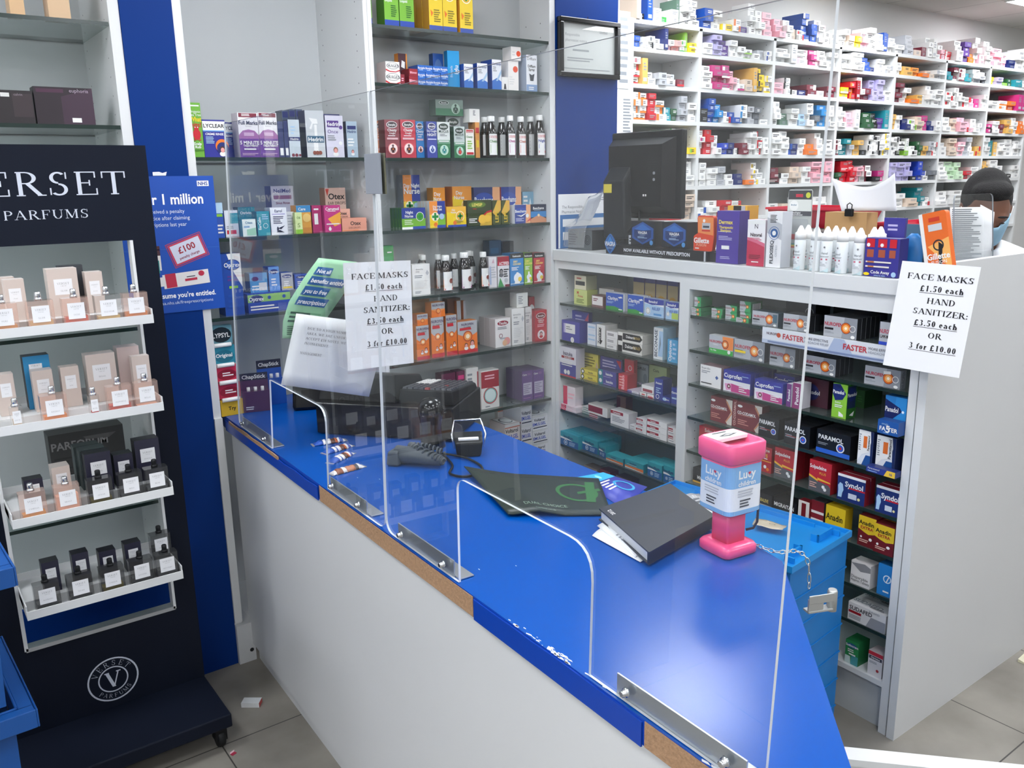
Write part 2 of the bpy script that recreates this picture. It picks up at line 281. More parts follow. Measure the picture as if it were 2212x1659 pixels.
def write(mb, place, lay, txt, x, y, h, mt, align='c', maxw=None, kind='b', rot=0, sx=1):
    """letters of cap height h (metres); (x, y) is the middle of the line"""
    vs, fs, w = serif(txt, .185, .07, .05) if kind == 's' else serif(txt, .125, .045, .11) if kind == 'v' else (serif(txt, .085, .03, .12) if kind == 'r' else sans(txt, .022 if kind == 'b' else 0))
    k = h*sx
    if maxw and w*k > maxw: k = maxw/w
    ox = {'c': -w*k/2, 'l': 0, 'r': -w*k}[align]; c, s = cos(rot), sin(rot); out = []
    lift = [0]*len(vs)
    if kind in 'srv':                                       # overlapping strokes sit a hair above each other
        for j, f in enumerate(fs):
            for q in f: lift[q] = .03*j
    for (a, b), e in zip(vs, lift):
        u, v = ox+a*k, (b-.5)*h; out.append(place(x+u*c-v*s, y+u*s+v*c, lay+e))
    mb.raw(out, fs, mt)
    return w*k
def ell(x, y, rx, ry, n=18, a0=0, a1=360): return [(x+rx*cos(radians(a0+(a1-a0)*i/n)), y+ry*sin(radians(a0+(a1-a0)*i/n))) for i in range(n+(0 if a1-a0 == 360 else 1))]
def draw(mb, des, W, H, place):
    lay = 1
    for tk in filter(None, (t.strip() for t in des.split(';'))):
        p = tk.split(' '); k = p[0]
        def fl(n): return [float(a) for a in p[1:1+n]]
        P = lambda pts, c: mb.poly([place(a, b, lay) for a, b in pts], c)
        if k == 'R': a, b, c, d = fl(4); P([(a*W, b*H), (c*W, b*H), (c*W, d*H), (a*W, d*H)], p[5])
        elif k == 'C': x, y, r = fl(3); P(ell(x*W, y*H, r*W, r*W), p[4])
        elif k == 'E': x, y, rx, ry = fl(4); P(ell(x*W, y*H, rx*W, ry*H), p[5])
        elif k == 'O':
            x, y, r, w = fl(4); o = ell(x*W, y*H, r*W, r*W); i = ell(x*W, y*H, (r-w)*W, (r-w)*W)
            for j in range(18): P([o[j], o[(j+1) % 18], i[(j+1) % 18], i[j]], p[5])
        elif k == 'P': n = p[2:]; P([(float(n[i])*W, float(n[i+1])*H) for i in range(0, len(n), 2)], p[1])
        elif k == '+': x, y, s_ = fl(3); s_ *= W; X, Y = x*W, y*H; P([(X-s_, Y-s_/3), (X+s_, Y-s_/3), (X+s_, Y+s_/3), (X-s_, Y+s_/3)], p[4]); P([(X-s_/3, Y-s_), (X+s_/3, Y-s_), (X+s_/3, Y+s_), (X-s_/3, Y+s_)], p[4])
        elif k in 'TKLSNZ': # centred plain / bold, left bold, serif, left plain, roman thin
            x, y, h = fl(3); t = ' '.join(p[5:]); al = 'l' if k in 'LN' else 'c'
            write(mb, place, lay, t, x*W, y*H, h*H, p[4], al, (.97-x)*W if al == 'l' else (.95-2*abs(x-.5))*W, {'T': 'p', 'N': 'p', 'S': 's', 'Z': 'r'}.get(k, 'b'))
        elif k == 'V': x, y, h = fl(3); write(mb, place, lay, ' '.join(p[5:]), x*W, y*H, h*W, p[4], 'c', .9*H, 'b', pi/2)
        elif k == 'G':
            a, b, c, d = fl(4); n = int(p[5]); rg = random.Random(a*7+b*13+n)
            for j in range(n): y0 = d-(d-b)*(j+.5)/n; hh = (d-b)/n*.24; e = a+(c-a)*rg.uniform(.6, 1); P([(a*W, (y0-hh)*H), (e*W, (y0-hh)*H), (e*W, (y0+hh)*H), (a*W, (y0+hh)*H)], p[6])
        elif k == '|':                                       # barcode
            a, b, c, d = fl(4); P([(a*W, b*H), (c*W, b*H), (c*W, d*H), (a*W, d*H)], 'w'); lay += 1
            for j in range(9): y0 = b+(d-b)*(j+.25)/9; P([(a*W*.9+c*W*.1, y0*H), (a*W*.1+c*W*.9, y0*H), (a*W*.1+c*W*.9, (y0+(d-b)*.04)*H), (a*W*.9+c*W*.1, (y0+(d-b)*.04)*H)], 'k')
        elif k == 'H':                                       # little portrait: hair, face, shoulders
            x, y, s_ = fl(3); X, Y, s_ = x*W, y*H, s_*W; P(ell(X, Y-s_*1.5, s_*1.2, s_*.9), p[6] if len(p) > 6 else 'w'); lay += 1; P(ell(X, Y+s_*.15, s_, s_*1.15), p[4]); lay += 1; P(ell(X, Y-s_*.12, s_*.72, s_*.9), p[5] if len(p) > 5 else 'h')
        elif k == 'J':                                       # torso figure
            x, y, s_ = fl(3); X, Y, s_ = x*W, y*H, s_*W; P(ell(X, Y+s_*.9, s_*.32, s_*.38), p[4]); P([(X-s_*.8, Y-s_), (X-s_*.75, Y+s_*.2), (X-s_*.3, Y+s_*.5), (X+s_*.3, Y+s_*.5), (X+s_*.75, Y+s_*.2), (X+s_*.8, Y-s_), (X+s_*.5, Y-s_*.2), (X+s_*.42, Y-s_), (X-s_*.42, Y-s_), (X-s_*.5, Y-s_*.2)], p[4]); lay += 1; P(ell(X, Y, s_*.2, s_*.22), p[5] if len(p) > 5 else 'o')
        lay += 1
EPS = .00022
def P_front(W, D, H): return lambda u, v, l: (u, -EPS*l, v)
def P_left(W, D, H): return lambda u, v, l: (-EPS*l, D-u, v)
def P_right(W, D, H): return lambda u, v, l: (W+EPS*l, u, v)
def P_top(W, D, H): return lambda u, v, l: (u, v, H+EPS*l)
def carton_mesh(W, D, H, face, side, top=None, des='', sdes='', tdes='', rdes='', name='medicine_carton'):
    mb = M(); mb.box(0, 0, 0, W, D, H, side, f=face, t=top or side)
    draw(mb, des, W, H, P_front(W, D, H))
    if sdes: draw(mb, sdes, D, H, P_left(W, D, H))
    if rdes: draw(mb, rdes, D, H, P_right(W, D, H))
    if tdes: draw(mb, tdes, W, D, P_top(W, D, H))
    return mb
# ================================================================ the room
def wall(name, a, b, mt): return struct(M().box(*a, *b, mt).build(name))
wall('floor', (-3, -3.6, -.1), (8.6, 3.6, 0), 'floor_tile')
wall('ceiling', (-3, -3.6, CEIL), (8.6, 3.6, CEIL+.1), 'ceiling_tile')
wall('wall_back', (-3, 3.49, 0), (8.6, 3.6, CEIL), 'white_wall')
wall('wall_left', (-3.1, -3.6, 0), (-3, 3.6, CEIL), 'white_wall')
wall('wall_front', (-3, -3.7, 0), (8.6, -3.6, CEIL), 'white_wall')
wall('wall_right', (8.6, -3.6, 0), (8.7, 3.6, CEIL), 'white_wall')
for i, (x, y) in enumerate(LIGHTS):
    t = thing('ceiling_light', 'square white ceiling light panel glowing at top right corner above the dispensary rack' if i == 0 else 'unseen square ceiling light panel overhead, outside the photo', 'ceiling light', T(x, y, CEIL-.012), None if i == 0 else 'ceiling lights outside the photo')
    M().box(.012, .012, 0, .588, .588, .004, 'lamp_glow').build('diffuser', t)
    fr = M()
    for a in ((0, 0, .012, .6), (.588, 0, .6, .6), (.012, 0, .588, .012), (.012, .588, .588, .6)): fr.box(a[0], a[1], 0, a[2], a[3], .012, 'white_lam')
    fr.build('frame', t)

def holes(mb, fx, pts, r=.0028):                       # shelf-peg holes on a side panel
    for a, z in pts: mb.poly([fx(a+r*cos(k*pi/3), z+r*sin(k*pi/3)) for k in range(6)], 'pin')

# ---- wall unit bays (x-range, back y, shelves)
def bay(name, label, x0, x1, yb, shelves, z0, post, right=True, glassback=None):
    t = thing(name, label, 'shelving unit', T(0, 0, 0))
    L, R = post
    b = M(); b.box(L[0], YB, z0, L[1], yb, CEIL-.01, 'white_lam'); holes(b, lambda a, z: (L[1]+.0004, a, z), [(y, z) for y in (YB+.06, yb-.06) for z in [z0+.1+.056*k for k in range(40)] if z < CEIL-.1])
    b.build('side_panel', t)
    b = M(); b.box(R[0], YB, z0, R[1], yb, CEIL-.01, 'white_lam'); holes(b, lambda a, z: (R[0]-.0004, a, z), [(y, z) for y in (YB+.06, yb-.06) for z in [z0+.1+.056*k for k in range(40)] if z < CEIL-.1])
    b.build('side_panel', t)
    M().box(L[1], yb-.015, z0, R[0], yb, CEIL-.01, glassback or 'inner_grey').build('back_panel', t)
    M().box(L[1], YB+.02, z0, R[0], yb-.015, z0+.03, 'white_lam').build('bottom_panel', t)
    for z in shelves:
        M().box(L[1]+.002, YB+.004, z-.012, R[0]-.002, yb-.02, z, 'shelf_glass', f='glass_edge', k='glass_edge').build('glass_shelf', t)
    return t
ZA = [1.837, 1.570, 1.300]; ZB = [2.306, 2.104, 1.836, 1.565, 1.302, 1.038, .775]
bay('wall_shelving', 'white wall shelving with glass shelves of perfume boxes, upper left corner', 0, .7, 3.36, [2.233, 1.932, 1.62, 1.3, .70], .3, ((-.3, -.27), (.676, .707)))
bay('wall_shelving', 'white wall shelving with lice and ear treatments on glass shelves right of blue pillar', .9, 1.5, 3.36, ZA, .1, ((.866, .893), (1.533, 1.549)))
bay('wall_shelving', 'white wall shelving with cough and cold remedies on seven glass shelves', 1.5, 2.4, 3.17, ZB, .1, ((1.550, 1.566), (2.391, 2.42)))
struct(M().box(.708, YB-.004, .0, .865, YB+.3, CEIL-.01, 'blue_pillar').build('trim_1'))
struct(M().box(-.27, YB-.003, 0, .675, YB+.015, .43, 'blue_pillar').build('trim_6'))
struct(M().box(2.421, YB-.004, .0, 2.775, YB+.2, CEIL-.01, 'blue_pillar', r='white_lam').build('trim_2'))
pl = M().box(.866, YB-.02, 0, .93, YB+.1, .155, 'white_panel').box(.866, YB-.012, .165, .893, YB, .95, 'white_lam'); pl.ext(ell(.915, .045, .008, .008, 8), YB-.0205, YB-.02, 'k', ax='y')
struct(pl.build('trim_3'))

# ---- dispensary rack
ZR = [1.345, 1.525, 1.70, 1.865, 2.03, 2.20, 2.37, 2.498]
XR = [2.98+.14, 3.60, 4.21, 4.84, 5.455, 6.085, 6.715, 7.35]
rk = thing('dispensary_rack', 'tall white open rack full of prescription boxes along the back wall', 'rack', T(0, 0, 0))
M().box(2.79, 3.2, 0, XR[0], 3.47, 2.5, 'white_lam').build('end_panel', rk)
for x in XR[1:]:
    b = M(); b.box(x-.011, 3.2, 0, x+.011, 3.47, 2.49, 'white_lam'); holes(b, lambda a, z: (x-.0115, a, z), [(y, z+.05+.04*k) for z in ZR[:-1] for y in (3.25, 3.4) for k in range(3)]); b.build('upright', rk)
for i in range(len(XR)-1):
    for z in ZR[:-1]: M().box(XR[i]+(.0 if i == 0 else .011), 3.2, z-.02, XR[i+1]-.011, 3.47, z, 'white_lam').build('shelf_board', rk)
M().box(XR[0], 3.2, ZR[-1]-.02, XR[-1]+.011, 3.47, ZR[-1], 'white_lam').build('top_board', rk)
M().box(XR[0], 3.462, 0, XR[-1], 3.48, 2.49, 'inner_grey').build('back_panel', rk)

# ---- low medicine counter (faces the till)
ZT, ZTB = 1.447, 1.40
ZC = [1.213, 1.047, .884, .724, .558, .40]; ZD = [1.248, 1.12, .99, .862, .728, .598, .46, .335]
mc = thing('medicine_counter', 'white counter with glass shelves of packaged medicines behind the blue till counter', 'counter', FC.mat(0, 0, 0))
DP = .42
M().box(.004, -.012, ZTB, 1.716, DP+.12, ZT, 'white_lam').build('top', mc, bev=.003)
def upr(a, b, nm='upright', z0=.0, z1=ZTB): 
    m_ = M(); m_.box(a, 0, z0, b, DP, z1, 'white_lam')
    return m_
for a, b in ((.004, .028), (.765, .815), (1.69, 1.7155)):
    m_ = upr(a, b); 
    for fx, s_ in ((lambda y, z: (b+.0004, y, z), 1),): holes(m_, fx, [(y, .25+.032*k) for y in (.05, DP-.06) for k in range(34)])
    m_.build('upright', mc)
M().box(.028, 0, 1.365, .765, .02, ZTB, 'white_lam').box(.815, 0, 1.345, 1.69, .02, ZTB, 'white_lam').build('face_rail', mc)
M().box(.028, DP-.015, .1, .765, DP, ZTB, 'inner_grey').box(.815, DP-.015, .1, 1.69, DP, ZTB, 'inner_grey').build('back_panel', mc)
M().box(.028, 0, .16, .765, DP-.015, .178, 'white_lam').box(.815, 0, .16, 1.69, DP-.015, .178, 'white_lam').build('bottom_panel', mc)
M().box(.004, .025, 0, 1.7, .045, .16, 'inner_grey').build('plinth', mc)
for a, b, zs in ((.03, .763, ZC), (.817, 1.688, ZD)):
    for z in zs: M().box(a, .006, z-.011, b, DP-.02, z, 'shelf_glass', f='glass_edge').build('glass_shelf', mc)
pn = FC.pt(1.716, 0, 0)
struct(M().hexa([(0, 0, 0), (1.6, 0, 0), (1.6, .025, 0), (0, .025, 0)], [(-.002, 0, 1.496), (1.6, 0, 1.496), (1.6, .025, 1.496), (-.002, .025, 1.496)], 'white_panel', l='white_lam').build('trim_4', None, T(pn.x-.004, pn.y-.03, 0)))

# ---- blue till counter
E0 = [(475, 893), (517, 921), (696, 1047), (1036, 1285), (1276, 1463), (1537, 1659)]
def edge(y): return .9055-.0385*(2.95-y)
front = [(edge(y), y) for y in (2.946, .56)]
top = [(edge(3.12)+.004, 3.12), (edge(.50), .50), (.94, .523), (1.442, 1.012), (1.515, 1.30), (1.521, 1.6), (1.545, 2.29), (1.562, 2.946), (1.528, 2.947), (1.528, 3.12)]
tc = thing('till_counter', 'long blue topped counter with white front panel and worn chipboard edge', 'counter', T(0, 0, 0))
wt = M().ext(top, .905, .95, 'blue_top', edge='blue_edge')
ch = M(); cb = M()
def strip(mb, y0, y1, mt, t=.0012, z0=.9045, z1=.9485, jag=0):
    n = 10; pts = []; rg = random.Random(int(y0*100))
    for i in range(n+1):
        y = y0+(y1-y0)*i/n; pts.append((y, z0)) 
    up = [(y0+(y1-y0)*i/n, z1-(rg.random()*jag)) for i in range(n, -1, -1)]
    P = pts+up; q = len(mb.v)
    a = [(edge(y)-t, y, z) for y, z in P]; b = [(edge(y)+.0004, y, z) for y, z in P]; N = len(P)
    mb.raw(a+b, [list(range(N))]+[[j, (j+1) % N, N+(j+1) % N, N+j] for j in range(N)], mt)
for y0, y1, a in ((2.08, 1.29, (.9045, .9485)), (.80, .52, (.9045, .9485)), (2.9, 2.40, (.936, .9492, .006))):
    cb = M(); strip(cb, y0, y1, 'chipboard', .0006 if len(a) == 2 else .003, *a); cb.build('bare_chipboard_edge', tc)['label'] = 'bare brown chipboard where the blue edging has come off'
for y0, y1, a in ((2.945, 2.09, (.903, .944, .01)), (1.285, .805, (.902, .9475, .003))):
    ch = M(); strip(ch, y0, y1, 'blue_edge', .0026, *a); ch.build('blue_edging', tc)
xb = lambda y: edge(y)+.016
pts = [(xb(2.946), 2.946), (xb(.52), .52), (.93, .56), (1.40, 1.03), (1.40, 1.05), (.95, .60), (xb(.6)+.02, .62), (xb(2.946)+.02, 2.946)]
M().ext(pts, .07, .905, 'white_panel').build('front_panel', tc)
M().ext([(x+.02, y+.0) for x, y in [(xb(2.93), 2.93), (xb(.56), .56)]]+[(xb(.6)+.05, .6), (xb(2.93)+.04, 2.93)], 0, .07, 'white_panel').build('plinth', tc)
sc_ = wt; rg = random.Random(4)
for i in range(60):                                       # chips and scratches along the front edge
    y = rg.choice((rg.uniform(.93, 1.2), rg.uniform(.98, 1.1), rg.uniform(.6, 2.4))); x = edge(y)+rg.uniform(.001, .012 if y < 1.25 else .5); s_ = rg.uniform(.0008, .0022 if y > 1.25 else .005)
    sc_.poly([(x, y-s_*2, .9503), (x+s_*.7, y-s_*.3, .9503), (x+s_*.4, y+s_*1.8, .9503), (x-s_*.4, y+s_, .9503)], 'e3e8ee')
wt.build('worktop', tc)
# gate hinge fixed to the cut end
hg = thing('flap_hinge', 'silver flap hinge bracket fixed to the cut end of the blue counter', 'hinge', T(1.366, .906, .918, radians(-22)))
M().box(.006, -.012, -.016, .062, .008, -.011, 'zinc').box(.006, -.012, .004, .062, -.009, .022, 'zinc').box(.006, -.011, -.012, .04, -.006, .014, 'zinc').build('leaf', hg, bev=.0015)
M().lathe([(.010, -.02), (.010, .02), (.008, .025)], 'zinc', 14, (.064, -.002, 0)).build('knuckle', hg)
# white gate top, lower right
g0 = atz(1826, 1613, .6); g1 = atz(2330, 1664, .6); a = atan2(g1.y-g0.y, g1.x-g0.x); L = (g1-g0).length
struct(M().box(-.03, -.04, .585, L+.3, -.0, .6, 'white_lam').box(-.03, -.034, 0, L+.3, -.008, .585, 'white_panel').build('trim_5', None, T(g0.x, g0.y, 0, a)))

# ---- clear screens on the counter
def rnd(pts, r):                                        # round the corners listed with a radius
    out = []
    n = len(pts)
    for i, p in enumerate(pts):
        rr = p[2] if len(p) > 2 else 0
        P = Vector(p[:2]); A = Vector(pts[i-1][:2]); B = Vector(pts[(i+1) % n][:2])
        if rr == 0: out.append(tuple(P)); continue
        a = P+(A-P).normalized()*rr; b = P+(B-P).normalized()*rr
        for k in range(7): t = k/6; q = a*(1-t)**2+P*2*t*(1-t)+b*t*t; out.append(tuple(q))
    return out
def pane(name, label, pts):
    t = thing(name, label, 'screen', FA.mat(0, 0, 0))
    q = rnd(pts, 0); mb = M(); mb.ext(q, -.0025, .0025, 'acrylic', edge='acryl_edge', ax='y')
    mb.build('clear_sheet', t); return t
pane('clear_screen', 'clear acrylic screen on blue counter with hatch, left of two, beside blue pillar', [(.142, .9515, .03), (.475, .9515), (.505, 1.175), (.935, 1.175, .05), (.915, .9515), (1.262, .9515, .035), (1.30, 1.925), (.282, 1.925)])
pane('clear_screen', 'clear acrylic screen on blue counter with larger hatch, right of two, ending mid frame', [(1.266, .9515, .035), (1.598, .9515), (1.602, 1.178, .03), (2.02, 1.178, .06), (2.012, .9515), (2.368, .9515), (2.402, 1.925), (1.304, 1.925)])
jb = thing('joining_bracket', 'grey metal bracket clamping the tops of both clear screens together', 'bracket', FA.mat(1.29, -.0025, 1.76))
M().box(-.022, -.004, -.04, .052, -.0005, .042, '9298a2').build('outer_plate', jb, bev=.001); M().box(-.022, .0055, -.04, .052, .009, .042, '6c6a52').build('inner_plate', jb)
def angle(s0, s1, label):
    t = thing('angle_bracket', label, 'bracket', FA.mat(s0, .003, .9508)); L = s1-s0
    M().box(0, .0, 0, L, .003, .036, 'alu').build('upright_flange', t, bev=.0006)
    M().box(.0, .0031, 0, L+.02, .036, .003, 'alu').build('foot_flange', t, bev=.0006)
    for x in (.03, L-.03):
        M().lathe([(.0085, 0), (.0085, .0035), (.006, .0036), (.006, .011), (.0045, .012)], 'steel', 6).xf(Matrix.Translation((x, -.006, .02)) @ Matrix.Rotation(pi/2, 4, 'X')).build('bolt', t)
angle(.17, .45, 'aluminium angle bracket with two bolts beside the lip balm displays')
angle(.925, 1.15, 'aluminium angle bracket with two bolts below the left screen joint')
angle(1.32, 1.57, 'aluminium angle bracket with two bolts in the middle of the counter')
angle(2.075, 2.335, 'aluminium angle bracket with two bolts nearest the camera')
# ================================================================ goods on the shelves
ORD = ['second from front', 'third from front', 'fourth from front', 'fifth from front', 'sixth from front', 'seventh from front']
DES = {
 'lyc': 'R 0 .72 1 .96 w;R 0 .69 1 .72 6fa8dc;K .5 .84 .1 k LYCLEAR;K .5 .62 .06 w CREME RINSE;G .1 .36 .55 .56 5 a;C .8 .3 .3 o;C .82 .24 .27 n;H .8 .2 .12 4a2a20 h w',
 'fm': 'R 0 .0 1 .42 6b3f8f;P a0689f 0 .42 1 .42 1 .5 .8 .6 .5 .63 .2 .6 0 .5;R .05 .9 .95 .99 m;G .2 .92 .8 .98 2 w;K .5 .78 .085 3a3f55 Full Marks;T .5 .7 .03 q Solution;R .25 .48 .75 .56 c9a6c6;K .5 .33 .08 w 5 MINUTE;K .55 .26 .045 w TREATMENT;R .2 .17 .8 .2 w;G .1 .04 .9 .1 2 c9a6c6',
 'hed1': 'R 0 .44 1 .54 n;K .5 .49 .06 w Hedrin;G .2 .6 .6 .85 3 a;C .3 .06 .14 m;C .6 .06 .14 m;C .9 .06 .1 m',
 'hed2': 'R .38 .1 .62 .46 w;R .46 .46 .6 .7 w;P w .2 .84 .62 .82 .66 .72 .4 .72 .3 .6 .2 .62 .34 .74;R .05 .32 .95 .46 2a5a78;K .5 .39 .09 w Hedrin;C .4 .1 .1 8a4a3a;C .55 .1 .1 8a4a3a;C .7 .1 .1 8a4a3a',
 'hed3': 'R .1 .72 .75 .88 v;K .42 .8 .09 w Hedrin;T .4 .62 .09 v Once;C .86 .72 .1 v;G .1 .4 .7 .54 3 q;H .5 .17 .13 8a6a4a h;C .8 .34 .1 w',
 'hed4': 'R .1 .78 .9 .88 n;K .5 .72 .07 n Hedrin;G .1 .3 .8 .55 3 w;H .5 .16 .13 8a5a3a h',
 'opt': 'P w 1 .45 1 1 .3 1 .6 .7;E .55 .82 .4 .09 n;E .55 .82 .36 .075 2a58b0;K .55 .82 .07 w Optrex;G .25 .55 .8 .66 2 v;R .3 .44 .75 .48 l;G .2 .1 .8 .36 3 b',
 'opts': 'E .5 .8 .4 .1 n;K .5 .8 .1 w Optrex;G .2 .2 .8 .55 3 w',
 'cer': 'P f0a83c .2 .5 1 .75 1 .3 .6 .2;K .5 .87 .11 w Cerumol;G .2 .76 .8 .8 1 w;R .1 .28 .9 .32 w;P w .3 .05 .2 .12 .3 .22 .4 .12;C .3 .1 .08 w',
 'ote': 'P d8402c .02 .98 .2 .98 .11 .8;K .55 .8 .14 k Otex;T .55 .64 .07 k EAR DROPS;G .2 .1 .9 .5 4 c06a50',
 'nnl': 'R 0 .0 1 .12 2a4aa8;C .5 .72 .38 w;C .5 .72 .32 5cae34;+ .5 .72 .2 1f8f3f;K .3 .5 .05 w Liquid;G .45 .18 .9 .42 6 2a6a20',
 'dnl': 'R 0 0 1 .1 3a56a8;C .5 .7 .36 fdf6d8;C .5 .7 .3 e9b62f;+ .5 .7 .2 1f9a3f;G .35 .16 .85 .42 6 8a7a20;K .5 .94 .06 e86a20 Day;P o .1 .4 .3 .34 .15 .26',
 'ben': 'E .5 .87 .38 .09 w;E .5 .87 .34 .075 3a2a30;K .5 .87 .055 w Benylin;K .5 .73 .07 w Chesty;K .5 .65 .045 w Coughs;R .12 .48 .88 .53 e0b6bc;G .2 .56 .8 .6 1 w;C .5 .24 .34 ee8a88;C .5 .24 .3 fbe4e0;J .5 .23 .22 4a1a20 o',
 'bend': 'E .5 .87 .38 .09 w;E .5 .87 .34 .075 2a2a60;K .5 .87 .055 w Benylin;K .5 .74 .06 w Dry Coughs;K .5 .64 .07 w NIGHT;R .08 .5 .92 .53 c9cdf0;C .5 .24 .34 8aa0e0;C .5 .24 .3 e8ecff;J .5 .23 .22 2a4a9a a',
 'benm': 'R 0 0 1 .45 2f7a4c;R 0 .4 1 .5 7aa88a;E .5 .87 .38 .09 k;E .5 .87 .34 .075 3a4a40;K .5 .87 .055 w Benylin;K .5 .74 .07 4a5a55 MUCUS;G .2 .6 .8 .68 2 q;R .1 .45 .9 .48 w;C .5 .22 .34 bfe0cc;J .5 .22 .22 2f8a8a w',
 'cov': 'P r .08 .98 .92 .98 .9 .88 .1 .88;S .5 .9 .07 w COVONIA;K .45 .74 .07 3a7a30 Chesty;G .2 .3 .8 .62 4 8cc63f;R .1 .12 .9 .2 r;R 0 0 1 .1 1f6a34',
 'nn': 'R 0 .5 1 1 2a3f95;R 0 .0 .55 .1 fff;R .45 0 1 .12 2a4aa8;K .32 .8 .13 w Night;K .3 .62 .13 w Nurse;C .76 .58 .17 w;C .76 .58 .15 49a03c;+ .76 .58 .1 1f8f2f;G .1 .2 .5 .45 3 dfeecf',
 'dnn': 'R .5 .0 1 1 2a3f95;R .5 .1 1 .5 7ab83a;P y 0 .0 .5 .0 .5 .5 0 .5;R .45 0 1 .1 2a4aa8;K .5 .8 .07 w Day Night;K .5 .7 .11 w Nurse;C .34 .42 .24 fff4dd;+ .34 .42 .2 168a3a;C .75 .42 .16 a;C .35 .12 .12 o',
 'dn': 'P y 0 0 1 0 1 .55 0 .75;R .05 0 1 .1 2a4aa8;K .35 .84 .09 w Day;K .35 .72 .09 w Nurse;C .68 .52 .22 fff3c8;C .68 .52 .19 eeb040;+ .68 .52 .13 1f9a3f;G .4 .16 .9 .34 4 8a7a20;C .4 .2 .09 o',
 'lem': 'P d9b23c .5 0 .62 .4 .75 .5 1 .55 1 0;E .4 .82 .36 .13 5d7a2a;K .4 .82 .12 f2e26a LEMSIP;T .3 .66 .06 d83a2a MAX;P r .4 .2 .8 .55 1 .6 1 .52 .8 .48 .45 .14;C .6 .24 .16 f0c040;C .82 .26 .13 f0c040;G .05 .1 .4 .3 3 w',
 'bee': 'P f0b080 .68 0 1 0 1 1 .72 1;K .38 .66 .16 w Beechams;E .38 .66 .36 .2 2a4aa8;K .38 .66 .15 w Beechams;P w .1 .45 .4 .35 .68 .5 .7 .56 .4 .42;C .78 .4 .1 w;P d84a4a .7 .05 1 .3 1 .15;G .05 .1 .6 .3 3 c9cdf0',
 'bro': 'T .42 .84 .055 4a4a52 broncho;T .3 .77 .055 4a4a52 stop;P s .75 .7 .85 .8 .95 .7 .85 .62;G .12 .55 .6 .66 2 q;G .12 .2 .9 .48 6 S;G .12 .06 .6 .14 2 q',
 'rob': 'R 0 .84 1 1 k;K .5 .91 .055 w Robitussin;K .4 .74 .06 ffe070 DRY;K .5 .66 .06 ffe070 COUGH;G .1 .46 .7 .58 3 w;C .55 .22 .3 e8f2ff;P w .3 .05 .7 .05 .6 .4 .45 .4;C .7 .18 .14 f0d040;R 0 .04 1 .055 w',
 'nch': 'R 0 .55 1 1 b4b6ba;P ee7a22 0 0 1 0 1 .62 .5 .46 0 .62;K .5 .9 .07 4a2a5a NUROFEN;T .5 .82 .04 k for children;P r .1 .72 .7 .72 .66 .8 .1 .8;C .5 .52 .24 c8501c;C .5 .52 .18 f6a050;C .5 .52 .1 fde8c8;R 0 0 1 .1 r;H .72 .29 .11 5a3020 h w;H .4 .24 .085 6a4020 h w',
 'nchs': 'R 0 .55 1 1 b4b6ba;P ee7a22 0 0 1 0 1 .5 .5 .34 0 .5;K .5 .82 .14 4a2a5a NUROFEN;C .5 .42 .18 c8501c;C .5 .42 .13 f6a050',
 'tix': 'E .5 .84 .4 .1 w;E .5 .84 .36 .085 9a2038;K .5 .84 .09 w Tixylix;G .15 .62 .85 .72 2 q;O .35 .4 .12 .03 m;R .3 .28 .7 .33 s;C .75 .2 .2 h;C .6 .14 .16 e8b890',
 'chi': 'E .5 .82 .4 .1 w;E .5 .82 .36 .085 7a1020;K .5 .82 .06 w Benylin;K .5 .68 .05 w Children;K .5 .62 .05 w Chesty;G .2 .46 .8 .56 2 z;C .5 .22 .3 fbeaea;H .5 .24 .12 3a1a12 h r',
 'pur': 'K .25 .88 .06 w Care;G .5 .84 .9 .92 2 P;R .1 .2 .9 .6 c4bdd4;G .14 .24 .86 .56 5 8f86a8;G .1 .06 .9 .12 1 P',
 'vol': 'R 0 .85 1 1 S;K .45 .66 .2 2a2a30 Voltarol;K .45 .36 .2 2746b8 EMULGEL;R .05 .08 .95 .14 k',
 'volt': 'P w .1 .1 .9 .1 .9 .9 .1 .9;E .55 .5 .35 .34 k;E .58 .5 .3 .28 w;R .05 .05 .1 .95 k',
 'nur': 'P 8f949b .55 0 1 0 1 1 .62 1;R 0 0 1 .0 w;K .3 .62 .17 b8203a NUROFEN;R .03 .34 .3 .44 2a2a2e;G .03 .16 .35 .28 2 q;C .68 .5 .15 7a2016;C .68 .5 .135 e0701c;C .68 .5 .09 f7b86a;C .68 .5 .04 fff0d8;O .88 .5 .09 .02 S;E .9 .12 .06 .08 w',
 'nurg': 'P ee8a40 .6 .3 1 .3 1 1 .55 1;R 0 0 1 .26 3fae4c;K .28 .66 .14 b8203a NUROFEN;T .28 .5 .08 w Meltlets;C .68 .58 .14 7a2016;C .68 .58 .12 e0701c;C .68 .58 .07 f7d0a0;K .2 .17 .09 w For Pain;C .85 .18 .06 w',
 'nurs': 'P 3aa060 .45 0 1 0 1 1 .4 1 .62 .5;K .3 .6 .2 8a2a3a NUROFEN;C .7 .5 .13 c03a1c;C .7 .5 .08 f7c870;G .05 .15 .4 .3 1 q',
 'cup': 'R 0 .55 1 1 2a3196;P c43a86 .3 .02 1 .02 1 .3 .3 .4;P e8a0cc .05 .35 .3 .4 .3 .1 .12 .04;K .36 .76 .2 w Cuprofen;R 0 .5 1 .55 w;C .22 .25 .07 m;C .22 .25 .03 w;G .6 .08 .92 .36 3 w;G .7 .8 .95 .86 1 a',
 'coc': 'P d9cfc4 .7 1 1 1 1 0 .8 0 .72 .1 .96 .55;P c98a68 .7 .1 .96 .5 .7 .92 .78 .92 1 .55 1 .45 .76 .1;E .12 .84 .1 .05 w;K .4 .6 .11 w CO-CODAMOL;G .05 .5 .7 .54 1 d08a80;G .05 .14 .5 .36 3 d08a80',
